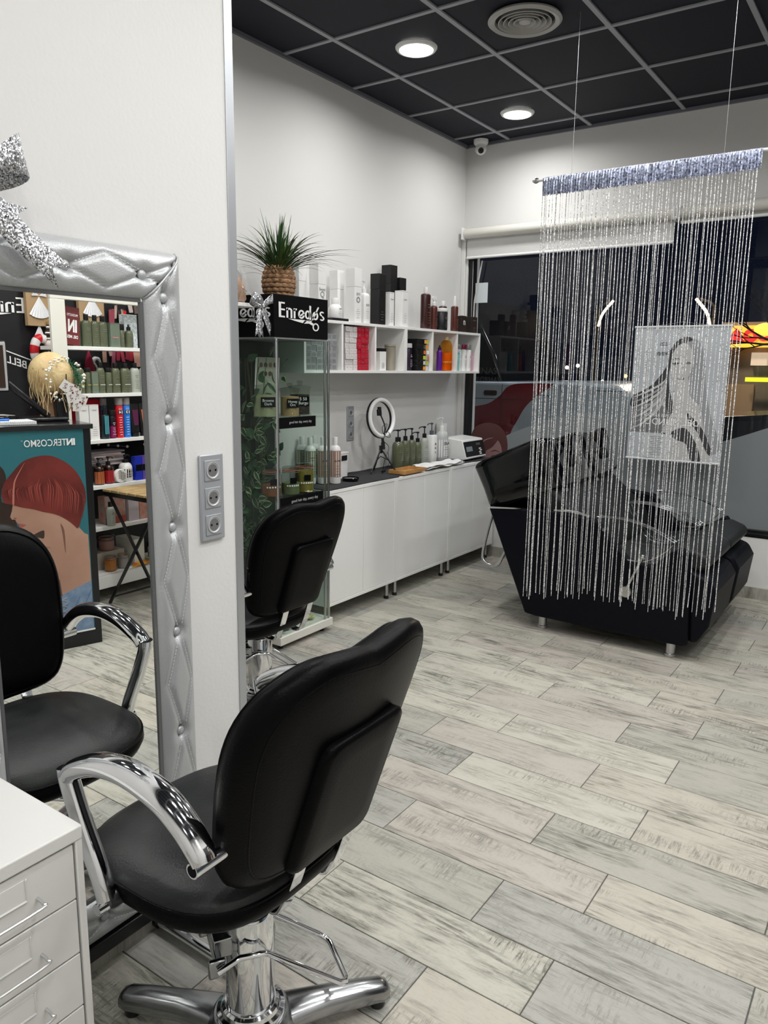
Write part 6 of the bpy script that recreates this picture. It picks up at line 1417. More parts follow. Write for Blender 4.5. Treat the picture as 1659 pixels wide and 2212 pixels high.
mbot('olive spray bottle with a black nozzle on the top shelf', 3.062, z, .026, .142, GREEN, BLACKP, 'spray', capr=.45, caph=.26, ink=TEXTG, shoulder=.2, grp=None)
cbox('product_carton', 'pale blue carton with leafy print at the end of the top shelf', (1.20, 3.125, z), .05, .095, .205, mat('leaf_print', (.38, .46, .48), .5, noise=(70, 1), col2=(.75, .78, .78)), .97, TEXTG, n=2, flip=True)
# shelf 2
z = SHZ[1]
L2 = [(2.700, .034, .178, 0, 'olive bottle half hidden behind the wreath, second shelf', 'b'), (2.756, .017, .150, 0, 'small olive spray bottle, first from the wreath', 's'), (2.794, 0, .128, 0, 'sage carton with a yellow line, second shelf', 'c'), (2.845, .028, .182, 1, 'olive bottle with a white line, right of the sage carton', 'b'),
      (2.897, .021, .150, 1, 'small olive spray bottle in the middle of the second shelf', 's'), (2.950, .030, .180, 1, 'olive bottle right of the middle spray bottle', 'b'), (3.020, .034, .180, 1, 'large olive bottle beside the clear bottles', 'b'), (3.092, .033, .182, 2, 'clear bottle next to the large olive bottle', 'b'), (3.160, .033, .182, 2, 'clear bottle at the frame edge of the second shelf', 'b')]
LN = [mat('yellow_line', (.5, .45, .12), .5), mat('white_line', (.7, .7, .62), .5)]
for y, r, h, q, l, kd in L2:
    if kd == 'c': t = cbox('product_carton', l, (1.11, y, z), .035, .040, h, GREENC, .97, TEXTG, n=3, flip=True); xs_, w_ = 1.11 - .0186, .016
    else:
        t = mbot(l, y, z, r, h, GREEN if q < 2 else CLEARB, BLACKP, 'cap' if kd == 'b' else 'flatcap', ink=TEXTG, grp=None, capr=.45 if kd == 'b' else .95, caph=.16, sx=.7 if kd == 'b' else 1, shoulder=.2 if kd == 'b' else .05)
        xs_, w_ = 1.115 - r * (.7 if kd == 'b' else 1) - .0012, r * .6
    if q < 2: mb = MB(); mb.prism([(y - w_, z + .048), (y + w_, z + .048), (y + w_, z + .052), (y - w_, z + .052)], xs_ - .0004, xs_, 'x'); mb.build('colour_line', LN[q], t, smooth=0)
# shelf 3
z = SHZ[2]
for y, l in ((2.703, 'white carton left of its twin behind the counter corner'), (2.771, 'white carton right of its twin, next to the teal bottle')):
    cbox('product_carton', l, (1.11, y, z), .04, .062, .210, WHITEM, .98, TEXTG, 'SWEET', flip=True, tz=.86, tw=.5)
mbot('black spray bottle with vertical teal stripes', 2.857, z, .027, .205, mat('teal_black', (.006, .022, .028), .25, coat=.4), BLACKP, 'spray', capr=.45, caph=.28, shoulder=.04, grp=None)
t = bpy.data.objects[[o.name for o in bpy.data.objects if o.name.startswith('product_bottle') and o.get('label', '').startswith('black spray')][0]]
mb = MB(); [mb.obox((1.115 - .0272, 2.857 + dy, z + .085), (.0006, 0, 0), (0, .0030, 0), (0, 0, .055)) for dy in (-.014, -.004, .006)]; stuff(mb.build('stripes', mat('teal_stripe', (.10, .42, .50), .3), t))
mbot('dark bottle with a magenta lower half', 2.908, z, .022, .172, mat('dark_purple_bottle', (.010, .006, .014), .3), BLACKP, 'flatcap', capr=.95, caph=.2, ink=TEXTW, band=mat('magenta_band', (.22, .01, .09), .4), bandz=(.03, .55), shoulder=.05, grp=None)
for y, m_, tx, l in ((2.962, mat('bright_red_bottle', (.62, .012, .025), .35), '14', 'bright red tall bottle numbered 14'), (3.014, mat('bright_blue_bottle', (.02, .20, .72), .35), '13', 'bright blue tall bottle numbered 13')):
    t = mbot(l, y, z, .0235, .245, m_, mat('clear_cap', (.45, .42, .42), .3, trans=.3), 'flatcap', capr=.9, caph=.18, shoulder=.03, grp=None)
    mb = MB(); X = 1.115 - .0242; mb.text('CO', (X, y - .006, z + .178), (0, -1, 0), (0, 0, 1), w=.022, h=.012); mb.text(tx, (X - .0016, y - .006, z + .158), (0, -1, 0), (0, 0, 1), w=.024, h=.018, bold=.03)
    mb.build('number', TEXTW, t, smooth=0); q = MB(); q.prism([(y - .020, z + .147), (y + .008, z + .147), (y + .008, z + .169), (y - .020, z + .169)], X - .0012, X, 'x'); q.build('number_field', TEXTB, t, smooth=0)
    q = MB(); [q.obox((X, y - .006, z + .02 + .015 * i), (.0005, 0, 0), (0, .008 + .003 * (i % 2), 0), (0, 0, .0014)) for i in range(8)]; stuff(q.build('print', TEXTW, t))
mbot('pale blue bottle behind the teal-striped one', 2.905, z, .020, .240, mat('dull_blue_bottle', (.03, .10, .22), .4), mat('clear_cap', (.45, .42, .42)), 'flatcap', x=1.19, capr=.9, caph=.18, shoulder=.03, grp=None)
def squeeze_tube(label, y, z, w, h, m_, m2, x=1.115):
    t = thing('squeeze_tube', label, 'tube', (x, y, z)); rg = []
    for zz, a, b in ((.028, .018, w * .42), (.035, .021, w * .46), (h * .6, .014, w * .5), (h * .95, .003, w * .5), (h, .002, w * .5)): rg.append([Vector((x + p[0], y + p[1], z + zz)) for p in superell(a, b, 2.3, 24)])
    mb = MB(); mb.rings(rg); b_ = mb.build('tube_body', m_, t, smooth=50)
    mb = MB(); mb.lathe([(.0001, 0), (w * .36, 0), (w * .38, .004), (w * .36, .0285), (.0001, .0285)], (x, y, z), 20); mb.build('cap', BLACKP, t, smooth=50)
    mb = MB(); X = x - .0195; mb.add([(X, y - w * .25, z + h * .35), (X, y + w * .25, z + h * .35), (X + .008, y + w * .36, z + h * .82), (X + .008, y - w * .36, z + h * .82)], [(0, 1, 2, 3)]); mb.build('colour_panel', m2, b_, smooth=0)
squeeze_tube('black squeeze tube with a plum panel', 3.073, z, .066, .205, BLKB, mat('plum_panel', (.10, .015, .06), .4))
squeeze_tube('black squeeze tube with an orange panel at the mirror edge', 3.140, z, .060, .205, BLKB, mat('orange_panel', (.60, .16, .06), .4))
t = thing('gift_bag', 'folded red bag behind the white cartons', 'bag', (1.22, 2.79, z))
mb = MB(); mb.prism([(2.62, z), (2.90, z), (2.90, z + .215), (2.885, z + .238), (2.72, z + .240), (2.705, z + .252), (2.69, z + .246), (2.68, z + .10)], 1.20, 1.26, 'x'); mb.build('bag_body', mat('red_felt', (.55, .008, .022), .8), t, bevel=.012)
t = flower((1.17, 2.885, z + .244), 'tiny yellow flower on the red bag', .012, 5, mat('yellow_petal', (.8, .65, .10), .5), (.8, .4, .02))
t = thing('striped_tin', 'green striped tins half hidden by the counter corner', 'tin', (1.12, 2.822 - .004, z))
t['label'] = 'low green striped tin beside the teal-striped spray bottle'
mb = MB(); [mb.lathe([(.0001, a), (.024, a), (.024, b), (.0001, b)], (1.175, 2.815, z), 20) for a, b in ((0, .03), (.036, .062))]; mb.build('tin_body', mat('tin_green', (.06, .15, .04), .4), t)
mb = MB(); mb.lathe([(.0245, .030), (.0245, .036)], (1.175, 2.815, z), 20, cap=False); mb.lathe([(.0001, .0635), (.0245, .0635), (.0245, .070), (.0001, .070)], (1.175, 2.815, z), 20); mb.build('tin_rim', WHITEP, t)
# shelf 4: string of pearls, magazines, pump bottles
z = SHZ[3]
mb = MB(); mb.box(KX1 - .012, KX1 - .004, KY0 + .03, KY1 - .03, .74, .97); bb_ = mb.build('dark_back_panel', BLACKM, ku)
t = thing('pearl_garland', 'string of white pearls hanging on the dark panel under the third shelf', 'garland', (1.31, 2.93, .94))
for k in range(6):
    mb = MB(); mb.ball((1.317, 2.80 + .072 * k, .962 - .010 * k), .0095, 10, (.8, 1, 1)); mb.build('pearl', mat('pearl_white', (.8, .78, .74), .2), t)
mb = MB(); mb.tube([(1.321, 2.78, .965), (1.321, 3.18, .909)], .001, 4); mb.build('thread', TEXTG, t)
MGZ = [mat('magazine_%d' % i, c, .5) for i, c in enumerate(((.62, .50, .50), (.30, .28, .34), (.70, .66, .64), (.45, .33, .34), (.66, .62, .66)))]
mz_ = .7205 + .105
mb = MB(); mb.box(1.20, 1.325, 2.72, 3.06, .7205, .824); single(mb, 'storage_box', mat('dark_grey_box', (.03, .03, .035), .6), 'dark box under the loose magazines on the lower shelf', 'box', (1.28, 2.89, .7205), bevel=.003)
for k in range(7):
    a = R(rnd.uniform(-14, 14)); c_ = Vector((1.250, 2.90 + rnd.uniform(-.015, .015), mz_ + .006 + .0125 * k)); mb = MB()
    mb.obox(c_, Vector((.075 * math.cos(a), .075 * math.sin(a), 0)), Vector((-.125 * math.sin(a), .125 * math.cos(a), 0)), (0, 0, .0055)); b_ = single(mb, 'magazine', MGZ[k % 5], 'loose magazine in the pile, ' + ['lowest', 'second from the bottom', 'third from the bottom', 'middle one', 'third from the top', 'second from the top', 'topmost'][k], 'magazine', tuple(c_), 'magazine pile on the shelving unit', bevel=.001)
z = .7205
AMBK = mat('dark_amber_bottle', (.018, .006, .003), .15, coat=.5)
mbot('dark amber pump bottle with an orange label', 2.800, z, .031, .165, AMBK, BLACKP, 'pump', x=1.12, shoulder=.25, band=mat('orange_label', (.45, .12, .04), .5), bandz=(.05, .70), grp=None)
mbot('dark amber pump bottle with a red label', 2.868, z, .031, .168, AMBK, BLACKP, 'pump', x=1.12, shoulder=.25, band=mat('red_label_b', (.38, .012, .02), .5), bandz=(.05, .70), grp=None)
mbot('white pump bottle with a black label and a round emblem', 3.000, z, .042, .168, WHITEP, BLACKP, 'pump', x=1.13, shoulder=.35, band=BLACKM, bandz=(.18, .66), ink=TEXTW, ntext=3, grp=None)
mbot('dark pump bottle behind the wavy-striped disc', 2.935, z, .024, .150, BLACKP, BLACKP, 'pump', x=1.19, grp=None)
t = thing('round_jar', 'round white jar lid with wavy black stripes standing on edge', 'jar', (1.085, 2.930, z))
mb = MB(); mb.lathe([(.0001, -.016), (.040, -.016), (.042, -.012), (.042, .012), (.040, .016), (.0001, .016)], (1.095, 2.930, z + .0425), 32, axis='x'); lj = mb.build('jar_body', WHITEP, t)
mb = MB()
for k in range(6):
    pts = []
    for i in range(13):
        u = -1 + i / 6; y_ = 2.930 + u * .030 + .010; q = .0425 + (.022 - .0095 * k) - u * .018 + .0035 * math.sin(u * 9)
        if (y_ - 2.930) ** 2 + (q - .0425) ** 2 < .037 ** 2: pts.append((1.0785, y_, z + q))
    if len(pts) > 1: mb.tube(pts, .0014, 4)
stuff(mb.build('wavy_stripes', TEXTB, lj))
for y, m_, l in ((3.075, mat('royal_blue_pack', (.01, .03, .45), .35), 'royal blue pack with a black band'), (3.128, mat('violet_pack', (.12, .06, .38), .35), 'violet pack with a black band')):
    t = cbox('product_carton', l, (1.115, y, z), .045, .050, .150, m_, .98, None); mb = MB(); mb.box(1.0915, 1.0922, y - .025, y + .025, z + .058, z + .098); mb.text('Care', (1.0912, y, z + .085), (0, -1, 0), (0, 0, 1), w=.03); mb.build('black_band', BLACKM, t, smooth=0)
# shelf 5: gift boxes
z = SHZ[4]
FLP = mat('floral_print', (.30, .27, .24), .5, noise=(26, 1), col2=(.46, .12, .07)); PLI = mat('pale_lilac_carton', (.48, .42, .45), .5)
cbox('gift_box', 'gift box with floral print and red lower edge, leftmost on the fifth shelf', (1.15, 2.900, z), .07, .150, .175, FLP, .97, None)
t = [o for o in bpy.data.objects if o.name.startswith('gift_box')][-1]
mb = MB(); mb.box(1.1132, 1.1145, 2.826, 2.974, z + .002, z + .045); mb.text('ZEN', (1.1128, 2.885, z + .024), (0, -1, 0), (0, 0, 1), w=.045, h=.022, bold=.02); mb.build('red_edge', mat('coral_edge', (.34, .06, .045), .5), t, smooth=0)
mbot('grey clear bottle with a black cap in front of the floral gift box', 2.840, z, .026, .150, CLEARB, BLACKP, x=1.080, capr=.5, caph=.2, shoulder=.25, ink=TEXTG, grp=None)
cbox('gift_box', 'pale lilac carton in the middle of the fifth shelf', (1.14, 3.030, z), .07, .080, .168, PLI, .98, None)
cbox('gift_box', 'carton with an orange floral print beside the lilac one', (1.14, 3.105, z), .07, .062, .160, mat('floral_print_b', (.50, .34, .30), .5, noise=(30, 1), col2=(.62, .16, .07)), .98, None)
cbox('gift_box', 'floral carton at the mirror edge on the fifth shelf', (1.14, 3.175, z), .07, .066, .150, FLP, .98, None)
# bottom: jars
z = .1650
clip_jar((1.125, 2.849, z), .037, .100, mat('orange_bath_salt', (.62, .20, .03), .5), 'clip-top jar of orange contents on the lowest shelf', .72, False)
clip_jar((1.125, 2.942, z), .035, .096, mat('grey_lilac_salt', (.40, .36, .36), .5), 'open clip-top jar of greyish contents beside the orange jar', .7, False)
t = thing('storage_block', 'cream block carrying the upper clip-top jar on the lowest shelf', 'box', (1.24, 2.89, z)); mb = MB(); mb.box(1.185, 1.32, 2.80, 3.00, z, z + .108); mb.build('block', mat('patterned_cream', (.62, .56, .50), .6, noise=(20, .8)), t, bevel=.002)
clip_jar((1.235, 2.905, z + .1085), .050, .098, mat('dusty_rose_salt', (.42, .20, .19), .6), 'wide clip-top jar of dusty rose contents standing on the cream block', .62, False)
mb = MB(); mb.box(1.11, 1.30, 3.02, 3.10, z, z + .17); single(mb, 'partition_block', CREAM, 'tall cream block behind the yellow leaflet', 'box', (1.2, 3.06, z), bevel=.002)
mb = MB(); mb.obox((1.082, 3.045, z + .014), (.022, .02, .008), (-.012, .055, .006), (0, 0, .0012)); single(mb, 'leaflet', mat('yellow_red_leaflet', (.72, .58, .05), .5, noise=(18, 1), col2=(.55, .05, .03)), 'yellow and red leaflet leaning on the lowest shelf', 'leaflet', (1.082, 3.045, z))
t = thing('small_pot', 'tiny olive cream pot on the lowest shelf', 'pot', (1.115, 3.118, z)); mb = MB(); mb.lathe([(.0001, 0), (.019, 0), (.019, .024), (.0001, .024)], (1.09, 3.112, z), 18); mb.build('pot_body', CLEARB, t); mb = MB(); mb.lathe([(.0001, .0242), (.0205, .0242), (.0205, .038), (.0001, .038)], (1.09, 3.112, z), 18); mb.build('pot_lid', mat('olive_lid', (.20, .22, .08), .5), t)
mbot('rosy bottle with black bands at the mirror edge of the lowest shelf', 3.160, z, .022, .130, mat('rosy_bottle', (.38, .25, .22), .3), BLACKP, 'flatcap', x=1.12, capr=.95, caph=.2, band=BLACKM, bandz=(.5, .65), shoulder=.05, grp=None)

# ================================================================ FOLDING SLATTED TABLE
ft = thing('folding_table', 'folding table with wooden slats and black X legs in front of the shelving', 'table', (.73, 2.99, 0))
TX0, TX1, TY0, TY1, TZ = .46, 1.000, 2.735, 3.30, .712
SLM = mat('acacia_slat', (.36, .25, .115), .55, noise=(12, 1.5))
ns_ = 7; sw = (TX1 - TX0 - .012 * (ns_ - 1)) / ns_
for k in range(ns_):
    a = TX0 + k * (sw + .012); mb = MB(); mb.box(a, a + sw, TY0, TY1, TZ - .014, TZ); mb.build('slat', SLM, ft, bevel=.0015)
for y in (TY0 + .012, TY1 - .030):
    mb = MB(); mb.box(TX0, TX1, y, y + .018, TZ - .042, TZ - .0145); mb.build('frame_rail', BLACKP, ft)
for y in (TY0 + .004, TY1 - .020):
    for xa, xb, dy in ((TX1 - .005, TX0 + .03, 0), (TX0 + .005, TX1 - .03, .014)):
        mb = MB(); a_ = Vector((xa, y + dy, .003)); b_ = Vector((xb, y + dy, TZ - .02)); d2 = (b_ - a_).normalized(); n2 = Vector((-d2.z, 0, d2.x)); mb.rings([[p + n2 * q * .009 + Vector((0, w2 * .005, 0)) for q, w2 in ((-1, -1), (1, -1), (1, 1), (-1, 1))] for p in (a_, b_)]); mb.build('leg', BLACKP, ft)
mb = MB(); mb.tube([(TX1 - .04, TY0 + .01, .05), (TX1 - .04, TY1 - .02, .05)], .006, 6); mb.build('cross_bar', BLACKP, ft)
# plant pot on the table (mirror edge)
t = thing('small_plant', 'small crinkled grey and green plant in a white pot on the slatted table', 'plant', (.86, 3.03, TZ + .0005))
mb = MB(); mb.lathe([(.0001, 0), (.034, 0), (.044, .10), (.046, .105), (.042, .106), (.040, .09), (.0001, .088)], (.86, 3.035, TZ + .0005), 24); mb.build('pot', mat('speckled_pot', (.66, .66, .62), .6, noise=(60, .5)), t, smooth=50)
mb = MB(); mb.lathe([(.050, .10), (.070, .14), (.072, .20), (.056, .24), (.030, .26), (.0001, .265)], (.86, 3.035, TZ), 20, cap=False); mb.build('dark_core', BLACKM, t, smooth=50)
rq = random.Random(2)
for k in range(16):
    a = rq.uniform(0, 6.28); e = rq.uniform(.12, .27); c_ = Vector((.86 + .068 * math.cos(a), 3.035 + .068 * math.sin(a), TZ + e)); u1 = Vector((-math.sin(a), math.cos(a), rq.uniform(-.4, .4))).normalized(); u2_ = Vector((math.cos(a) * .5, math.sin(a) * .5, .8)).normalized()
    mb = MB(); vs = [c_ + u1 * .036 * x1 + u2_ * .026 * y1 + u1.cross(u2_) * .010 * z1 for x1, y1, z1 in ((-1, -.3, 0), (-.4, -.8, 1), (.4, -.9, -1), (1, -.1, 0), (.5, .8, 1), (-.3, .9, -1), (0, 0, .6))]
    mb.add(vs, [(0, 1, 6), (1, 2, 6), (2, 3, 6), (3, 4, 6), (4, 5, 6), (5, 0, 6)]); o = mb.build('leaf', [mat('silver_leaf', (.42, .41, .33), .6), mat('silver_leaf', (.42, .41, .33), .6), mat('fresh_leaf', (.09, .17, .03), .5)][k % 3], t, smooth=0); sd = o.modifiers.new('t', 'SOLIDIFY'); sd.thickness = .001

# ================================================================ RECEPTION COUNTER WITH THE HAIR POSTER
A17 = R(17); T_ = Vector((math.sin(A17), -math.cos(A17), 0)); D_ = Vector((math.cos(A17), math.sin(A17), 0)); B_ = Vector((.462, 2.31, 0)); NP = -D_
CW, CD, CH = 1.35, .56, 1.152
CO = lambda u, d, z: B_ + T_ * u + D_ * d + Vector((0, 0, z))
rc = thing('reception_counter', 'black reception counter carrying a poster, seen in the tufted mirror', 'counter', CO(CW / 2, CD / 2, 0))
CB = mat('counter_black', (.009, .009, .011), .35)
def cbx(u0, u1, d0, d1, z0, z1, nm, m_, par=rc, bevel=.002):
    mb = MB(); mb.obox(CO((u0 + u1) / 2, (d0 + d1) / 2, (z0 + z1) / 2), T_ * (u1 - u0) / 2, D_ * (d1 - d0) / 2, (0, 0, (z1 - z0) / 2)); return mb.build(nm, m_, par, bevel=bevel)
cbx(0, CW, 0, .02, 0, CH - .026, 'front_panel', CB); cbx(0, .02, .02, CD, 0, CH - .026, 'end_panel', CB); cbx(CW - .02, CW, .02, CD, 0, CH - .026, 'end_panel', CB)
cbx(-.012, CW + .012, -.012, CD + .012, CH - .025, CH, 'top', mat('counter_top_gloss', (.008, .008, .010), .12, coat=.5)); cbx(.02, CW - .02, CD - .015, CD, .1, CH - .03, 'back_panel', CB)
hpz = thing('hair_poster', 'teal poster of a woman with a red bob and denim top on the counter front', 'poster', CO(.45, -.002, .083))
def pf_(nm, pts, k, m_, par, sm=4, cl_=True):
    P = [(p.x, p.y) for p in cr([(u, z, 0) for u, z in pts], sm, closed=cl_)] if sm else pts
    off_ = -.0022 - .0005 * k; mb = MB(); a_ = [CO(u, off_, z) for u, z in P]; b_ = [CO(u, off_ + .0004, z) for u, z in P]; n = len(P)
    mb.add(a_ + b_, [tuple(range(n)), tuple(range(2 * n - 1, n - 1, -1))] + [(i, i + n, (i + 1) % n + n, (i + 1) % n) for i in range(n)])
    return mb.build(nm, m_, par, smooth=0)
PT = mat('poster_teal', (.028, .155, .185), .4)
psh = pf_('sheet', [(.036, .080), (.86, .080), (.86, 1.138), (.036, 1.138)], 0, PT, hpz, 0)
for z in (.078, 1.134): pf_('edge_rail', [(.034, z), (.862, z), (.862, z + .009), (.034, z + .009)], 5, TEXTW, hpz, 0)
SK = mat('poster_face', (.38, .205, .145), .5, noise=(3.5, 1), col2=(.50, .30, .22)); RH = mat('poster_red_hair', (.085, .012, .010), .4, noise=(5, 1), col2=(.20, .030, .024)); DN = mat('poster_denim', (.14, .22, .35), .6, noise=(26, 1), col2=(.23, .32, .46)); BH = mat('poster_brown_hair', (.030, .016, .012), .5); SKD = mat('poster_face_dark', (.20, .10, .07), .5)
pf_('print_brown_hair', [(.86, 1.06), (.60, 1.03), (.508, 1.001), (.426, .967), (.404, .905), (.427, .855), (.43, .794), (.384, .773), (.4, .719), (.377, .703), (.373, .673), (.363, .609), (.409, .6), (.441, .585), (.60, .56), (.86, .50)], 1, BH, psh, 3)
pf_('print_body', [(.384, .78), (.39, .748), (.4, .719), (.393, .705), (.379, .704), (.375, .693), (.371, .686), (.361, .675), (.363, .665), (.36, .653), (.352, .634), (.332, .617), (.311, .614), (.30, .60), (.303, .584), (.36, .592), (.409, .6), (.441, .585), (.52, .555), (.60, .50), (.62, .317), (.60, .236), (.040, .236), (.040, .451), (.042, .588), (.06, .598), (.087, .635), (.137, .707), (.26, .78)], 2, SK, psh, 0)
pf_('print_neck_shadow', [(.311, .614), (.257, .636), (.251, .618), (.256, .595), (.271, .599), (.296, .608)], 3, mat('poster_shadow_print', (.05, .03, .022), .5), psh, 3)
pf_('print_neck_line', [(.173, .66), (.156, .623), (.156, .516), (.160, .520), (.166, .607)], 3, SKD, psh, 3); pf_('print_collar_bone', [(.313, .582), (.286, .562), (.231, .544), (.231, .546), (.283, .565)], 3, SKD, psh, 3)
pf_('print_cleavage', [(.194, .378), (.186, .293), (.191, .290), (.199, .341)], 3, SKD, psh, 3)
pf_('print_lips', [(.372, .686), (.358, .681), (.334, .674), (.338, .667), (.356, .661), (.361, .670)], 3, mat('poster_lips', (.36, .10, .09), .5), psh, 3)
pf_('print_nostril', [(.386, .712), (.376, .713), (.372, .707), (.381, .707)], 3, SKD, psh, 3)
pf_('print_denim', [(.60, .40), (.45, .39), (.393, .398), (.376, .382), (.354, .387), (.312, .366), (.276, .342), (.228, .302), (.186, .292), (.149, .306), (.102, .323), (.040, .343), (.040, .084), (.60, .084)], 3, DN, psh, 0)
pf_('print_strap', [(.349, .606), (.334, .604), (.350, .387), (.365, .389)], 3, DN, psh, 0)
pf_('print_bob', [(.425, .855), (.414, .886), (.379, .928), (.328, .98), (.281, .998), (.238, 1.005), (.195, 1.001), (.152, .981), (.113, .952), (.082, .916), (.062, .877), (.047, .835), (.042, .8), (.046, .749), (.063, .699), (.088, .628), (.109, .645), (.133, .669), (.17, .697), (.207, .715), (.247, .727), (.286, .743), (.322, .754), (.352, .763), (.384, .776), (.416, .786), (.426, .803), (.43, .83)], 4, RH, psh, 3)
HLM = [mat('poster_hair_copper', (.40, .085, .065), .4), mat('poster_hair_deep', (.055, .010, .010), .4)]
rh = random.Random(6)
for k in range(46):
    f = k / 45; u0 = .405 - .345 * f; top_ = (.225 - .05 * math.sin(f * 6), .99); zb_ = .785 - .12 * f ** 1.3 if f < .85 else .70 - .06 * (f - .85) / .15
    up_ = Vector((u0 * .80 + .215 * .20 + rh.uniform(-.006, .006), .905 - .10 * abs(f - .5), 0)); lo_ = Vector((u0 + rh.uniform(-.004, .004), zb_ + rh.uniform(.008, .03), 0)); md = (up_ + lo_) / 2 + Vector((.020 * (.5 - f) * 1.6 + (.010 if f < .5 else -.010), .015, 0)); wv_ = rh.uniform(.0006, .0020)
    if rh.random() < .5: up_ = up_ * .5 + md * .5
    c3 = cr([up_, md, lo_], 4); n = len(c3); P = [(p.x - wv_ * math.sin(PI * i / (n - 1)), p.y) for i, p in enumerate(c3)] + [(p.x + wv_ * math.sin(PI * i / (n - 1)), p.y) for i, p in reversed(list(enumerate(c3)))][1:-1]
    pf_('print_hair_strand', P, 5 + .1 * (k % 3), HLM[0 if rh.random() < .62 else 1], psh, 0)
pf_('print_hair_shine', [(.379, .848), (.369, .895), (.329, .96), (.319, .973), (.36, .901), (.371, .857), (.378, .779), (.386, .783)], 5.5, mat('poster_hair_shine', (.50, .18, .14), .4), psh, 3)
mb = MB(); mb.text('INTERCOSMO', CO(.199, -.0045, 1.066), T_, (0, 0, 1), w=.232, h=.034, bold=.006); mb.text('IN', CO(.0985, -.0050, 1.066), T_, (0, 0, 1), w=.040, h=.034, bold=.045); mb.text('TM', CO(.323, -.0045, 1.080), T_, (0, 0, 1), w=.008); mb.build('lettering', TEXTW, psh, smooth=0)
mb = MB()
for i in range(7):
    z_ = .275 - .030 * i; a_ = CO(.205, -.0048, z_); b_ = CO(.165, -.0048, z_ - .022); c_ = CO(.165, -.0048, z_); e_ = CO(.205, -.0048, z_ - .022); mb.tube([a_, b_], .0018, 4); mb.tube([c_, e_], .0018, 4)
stuff(mb.build('print_lacing', mat('lace_grey', (.30, .30, .32), .5), psh))
mb = MB()
for i in range(5): mb.tube([CO(.04 + .06 * i, -.0042, .30 - .03 * i), CO(.10 + .06 * i, -.0042, .18 - .02 * i)], .0010, 4)
mb.tube([CO(u, -.0042, .215 - .5 * (u - .22) ** 2 * 6) for u in [.21 + .02 * i for i in range(11)]], .0012, 4)
stuff(mb.build('print_seams', mat('denim_seam', (.07, .12, .22), .6), psh))
# ---- things on the counter
TOPZ = CH + .0005
def place(u, d): p = CO(u, d, 0); return p.x, p.y
x, y = place(.415, .14)
bottle('spray_bottle', 'red-brown bottle at the left edge of the mirror, on the counter', (x, y, TOPZ), .030, .215, mat('rust_bottle', (.22, .035, .012), .3), BLACKP, 'spray', capr=.4, caph=.2, shoulder=.08, rot=PI)
nb = thing('notebook', 'white spiral notebook lying on the counter', 'notebook', CO(.33, .10, TOPZ))
def cpart(par, nm, m_, u0, u1, d0, d1, z0, z1, bevel=0): return cbx(u0, u1, d0, d1, z0, z1, nm, m_, par, bevel)
cpart(nb, 'back_cover', mat('grey_board', (.30, .30, .31), .6), .235, .50, .045, .225, TOPZ, TOPZ + .002); cpart(nb, 'pages', WHITEM, .237, .50, .052, .222, TOPZ + .002, TOPZ + .016)
mb = MB()
for i in range(30):
    c_ = CO(.240 + .0088 * i, .047, TOPZ + .009); mb.tube([c_ + D_ * .008 * math.cos(t) + Vector((0, 0, .0085 * math.sin(t))) for t in [2 * PI * j / 8 for j in range(9)]], .0009, 4)
stuff(mb.build('spiral', STEEL, nb, smooth=60))
mb = MB(); mb.tube([CO(.345, .12, TOPZ + .022), CO(.455, .10, TOPZ + .022)], .0058, 10); o = single(mb, 'marker_pen', mat('blue_pen', (.02, .16, .60), .35), 'blue marker pen lying on the spiral notebook', 'pen', tuple(CO(.40, .11, TOPZ + .016)))
# paper heap
pp = thing('paper_heap', 'loose heap of leaflets and papers behind the notebook', 'papers', CO(.40, .36, TOPZ))
for k in range(9):
    a = rnd.uniform(-.6, .6); c_ = CO(.42 + rnd.uniform(-.05, .04), .36 + rnd.uniform(-.05, .05), TOPZ + .003 + .0045 * k); e1 = (T_ * math.cos(a) + D_ * math.sin(a)) * .085; e2 = (-T_ * math.sin(a) + D_ * math.cos(a)) * .055
    mb = MB(); mb.obox(c_, e1 + Vector((0, 0, rnd.uniform(0, .004))), e2, (0, 0, .0008)); mb.build('sheet', MGZ[k % 5] if k % 3 else WHITEM, pp, smooth=0)
# screen on a black V stand
ms = thing('pos_screen', 'touch screen with grey bezel on a black angled stand', 'monitor', CO(.33, .33, TOPZ))
def mp(u, d, z): return CO(u, d, z)
mb = MB(); c_ = mp(.10, .26, TOPZ + .012); mb.obox(mp(.14, .33, TOPZ + .010), T_ * .11, D_ * .10, (0, 0, .010)); mb.build('stand_foot', BLACKP, ms, bevel=.008)
def bar(p, q, w1, t1):
    d2 = (q - p).normalized(); n1 = D_; n2 = d2.cross(n1).normalized(); return [[r_ + n1 * a_ * w1 + n2 * b_ * t1 for a_, b_ in ((-1, -1), (1, -1), (1, 1), (-1, 1))] for r_ in (p, q)]
mb = MB(); mb.rings(bar(mp(.115, .30, TOPZ + .02), mp(.315, .30, TOPZ + .205), .030, .014)); mb.build('stand_arm', BLACKP, ms, bevel=.008)
mb = MB(); mb.rings(bar(mp(.315, .30, TOPZ + .195), mp(.335, .30, TOPZ + .28), .034, .020)); mb.build('hinge', BLACKP, ms, bevel=.006)
mb = MB(); mb.obox(mp(.048, .31, TOPZ + .072), T_ * .030, D_ * .035, (0, 0, .062)); mb.build('printer_block', BLACKP, ms, bevel=.006)
mb = MB(); mb.obox(mp(.425, .27, TOPZ + .275), T_ * .125 - D_ * .02, (0, 0, .125), (D_ * .9 + T_ * .2) * .018); sc_ = mb.build('screen_back', BLACKP, ms, bevel=.008)
mb = MB(); mb.obox(mp(.423, .248, TOPZ + .275), T_ * .118 - D_ * .019, (0, 0, .118), (D_ * .9 + T_ * .2) * .004); mb.build('bezel', mat('bezel_grey', (.42, .42, .43), .4), sc_, bevel=.003)
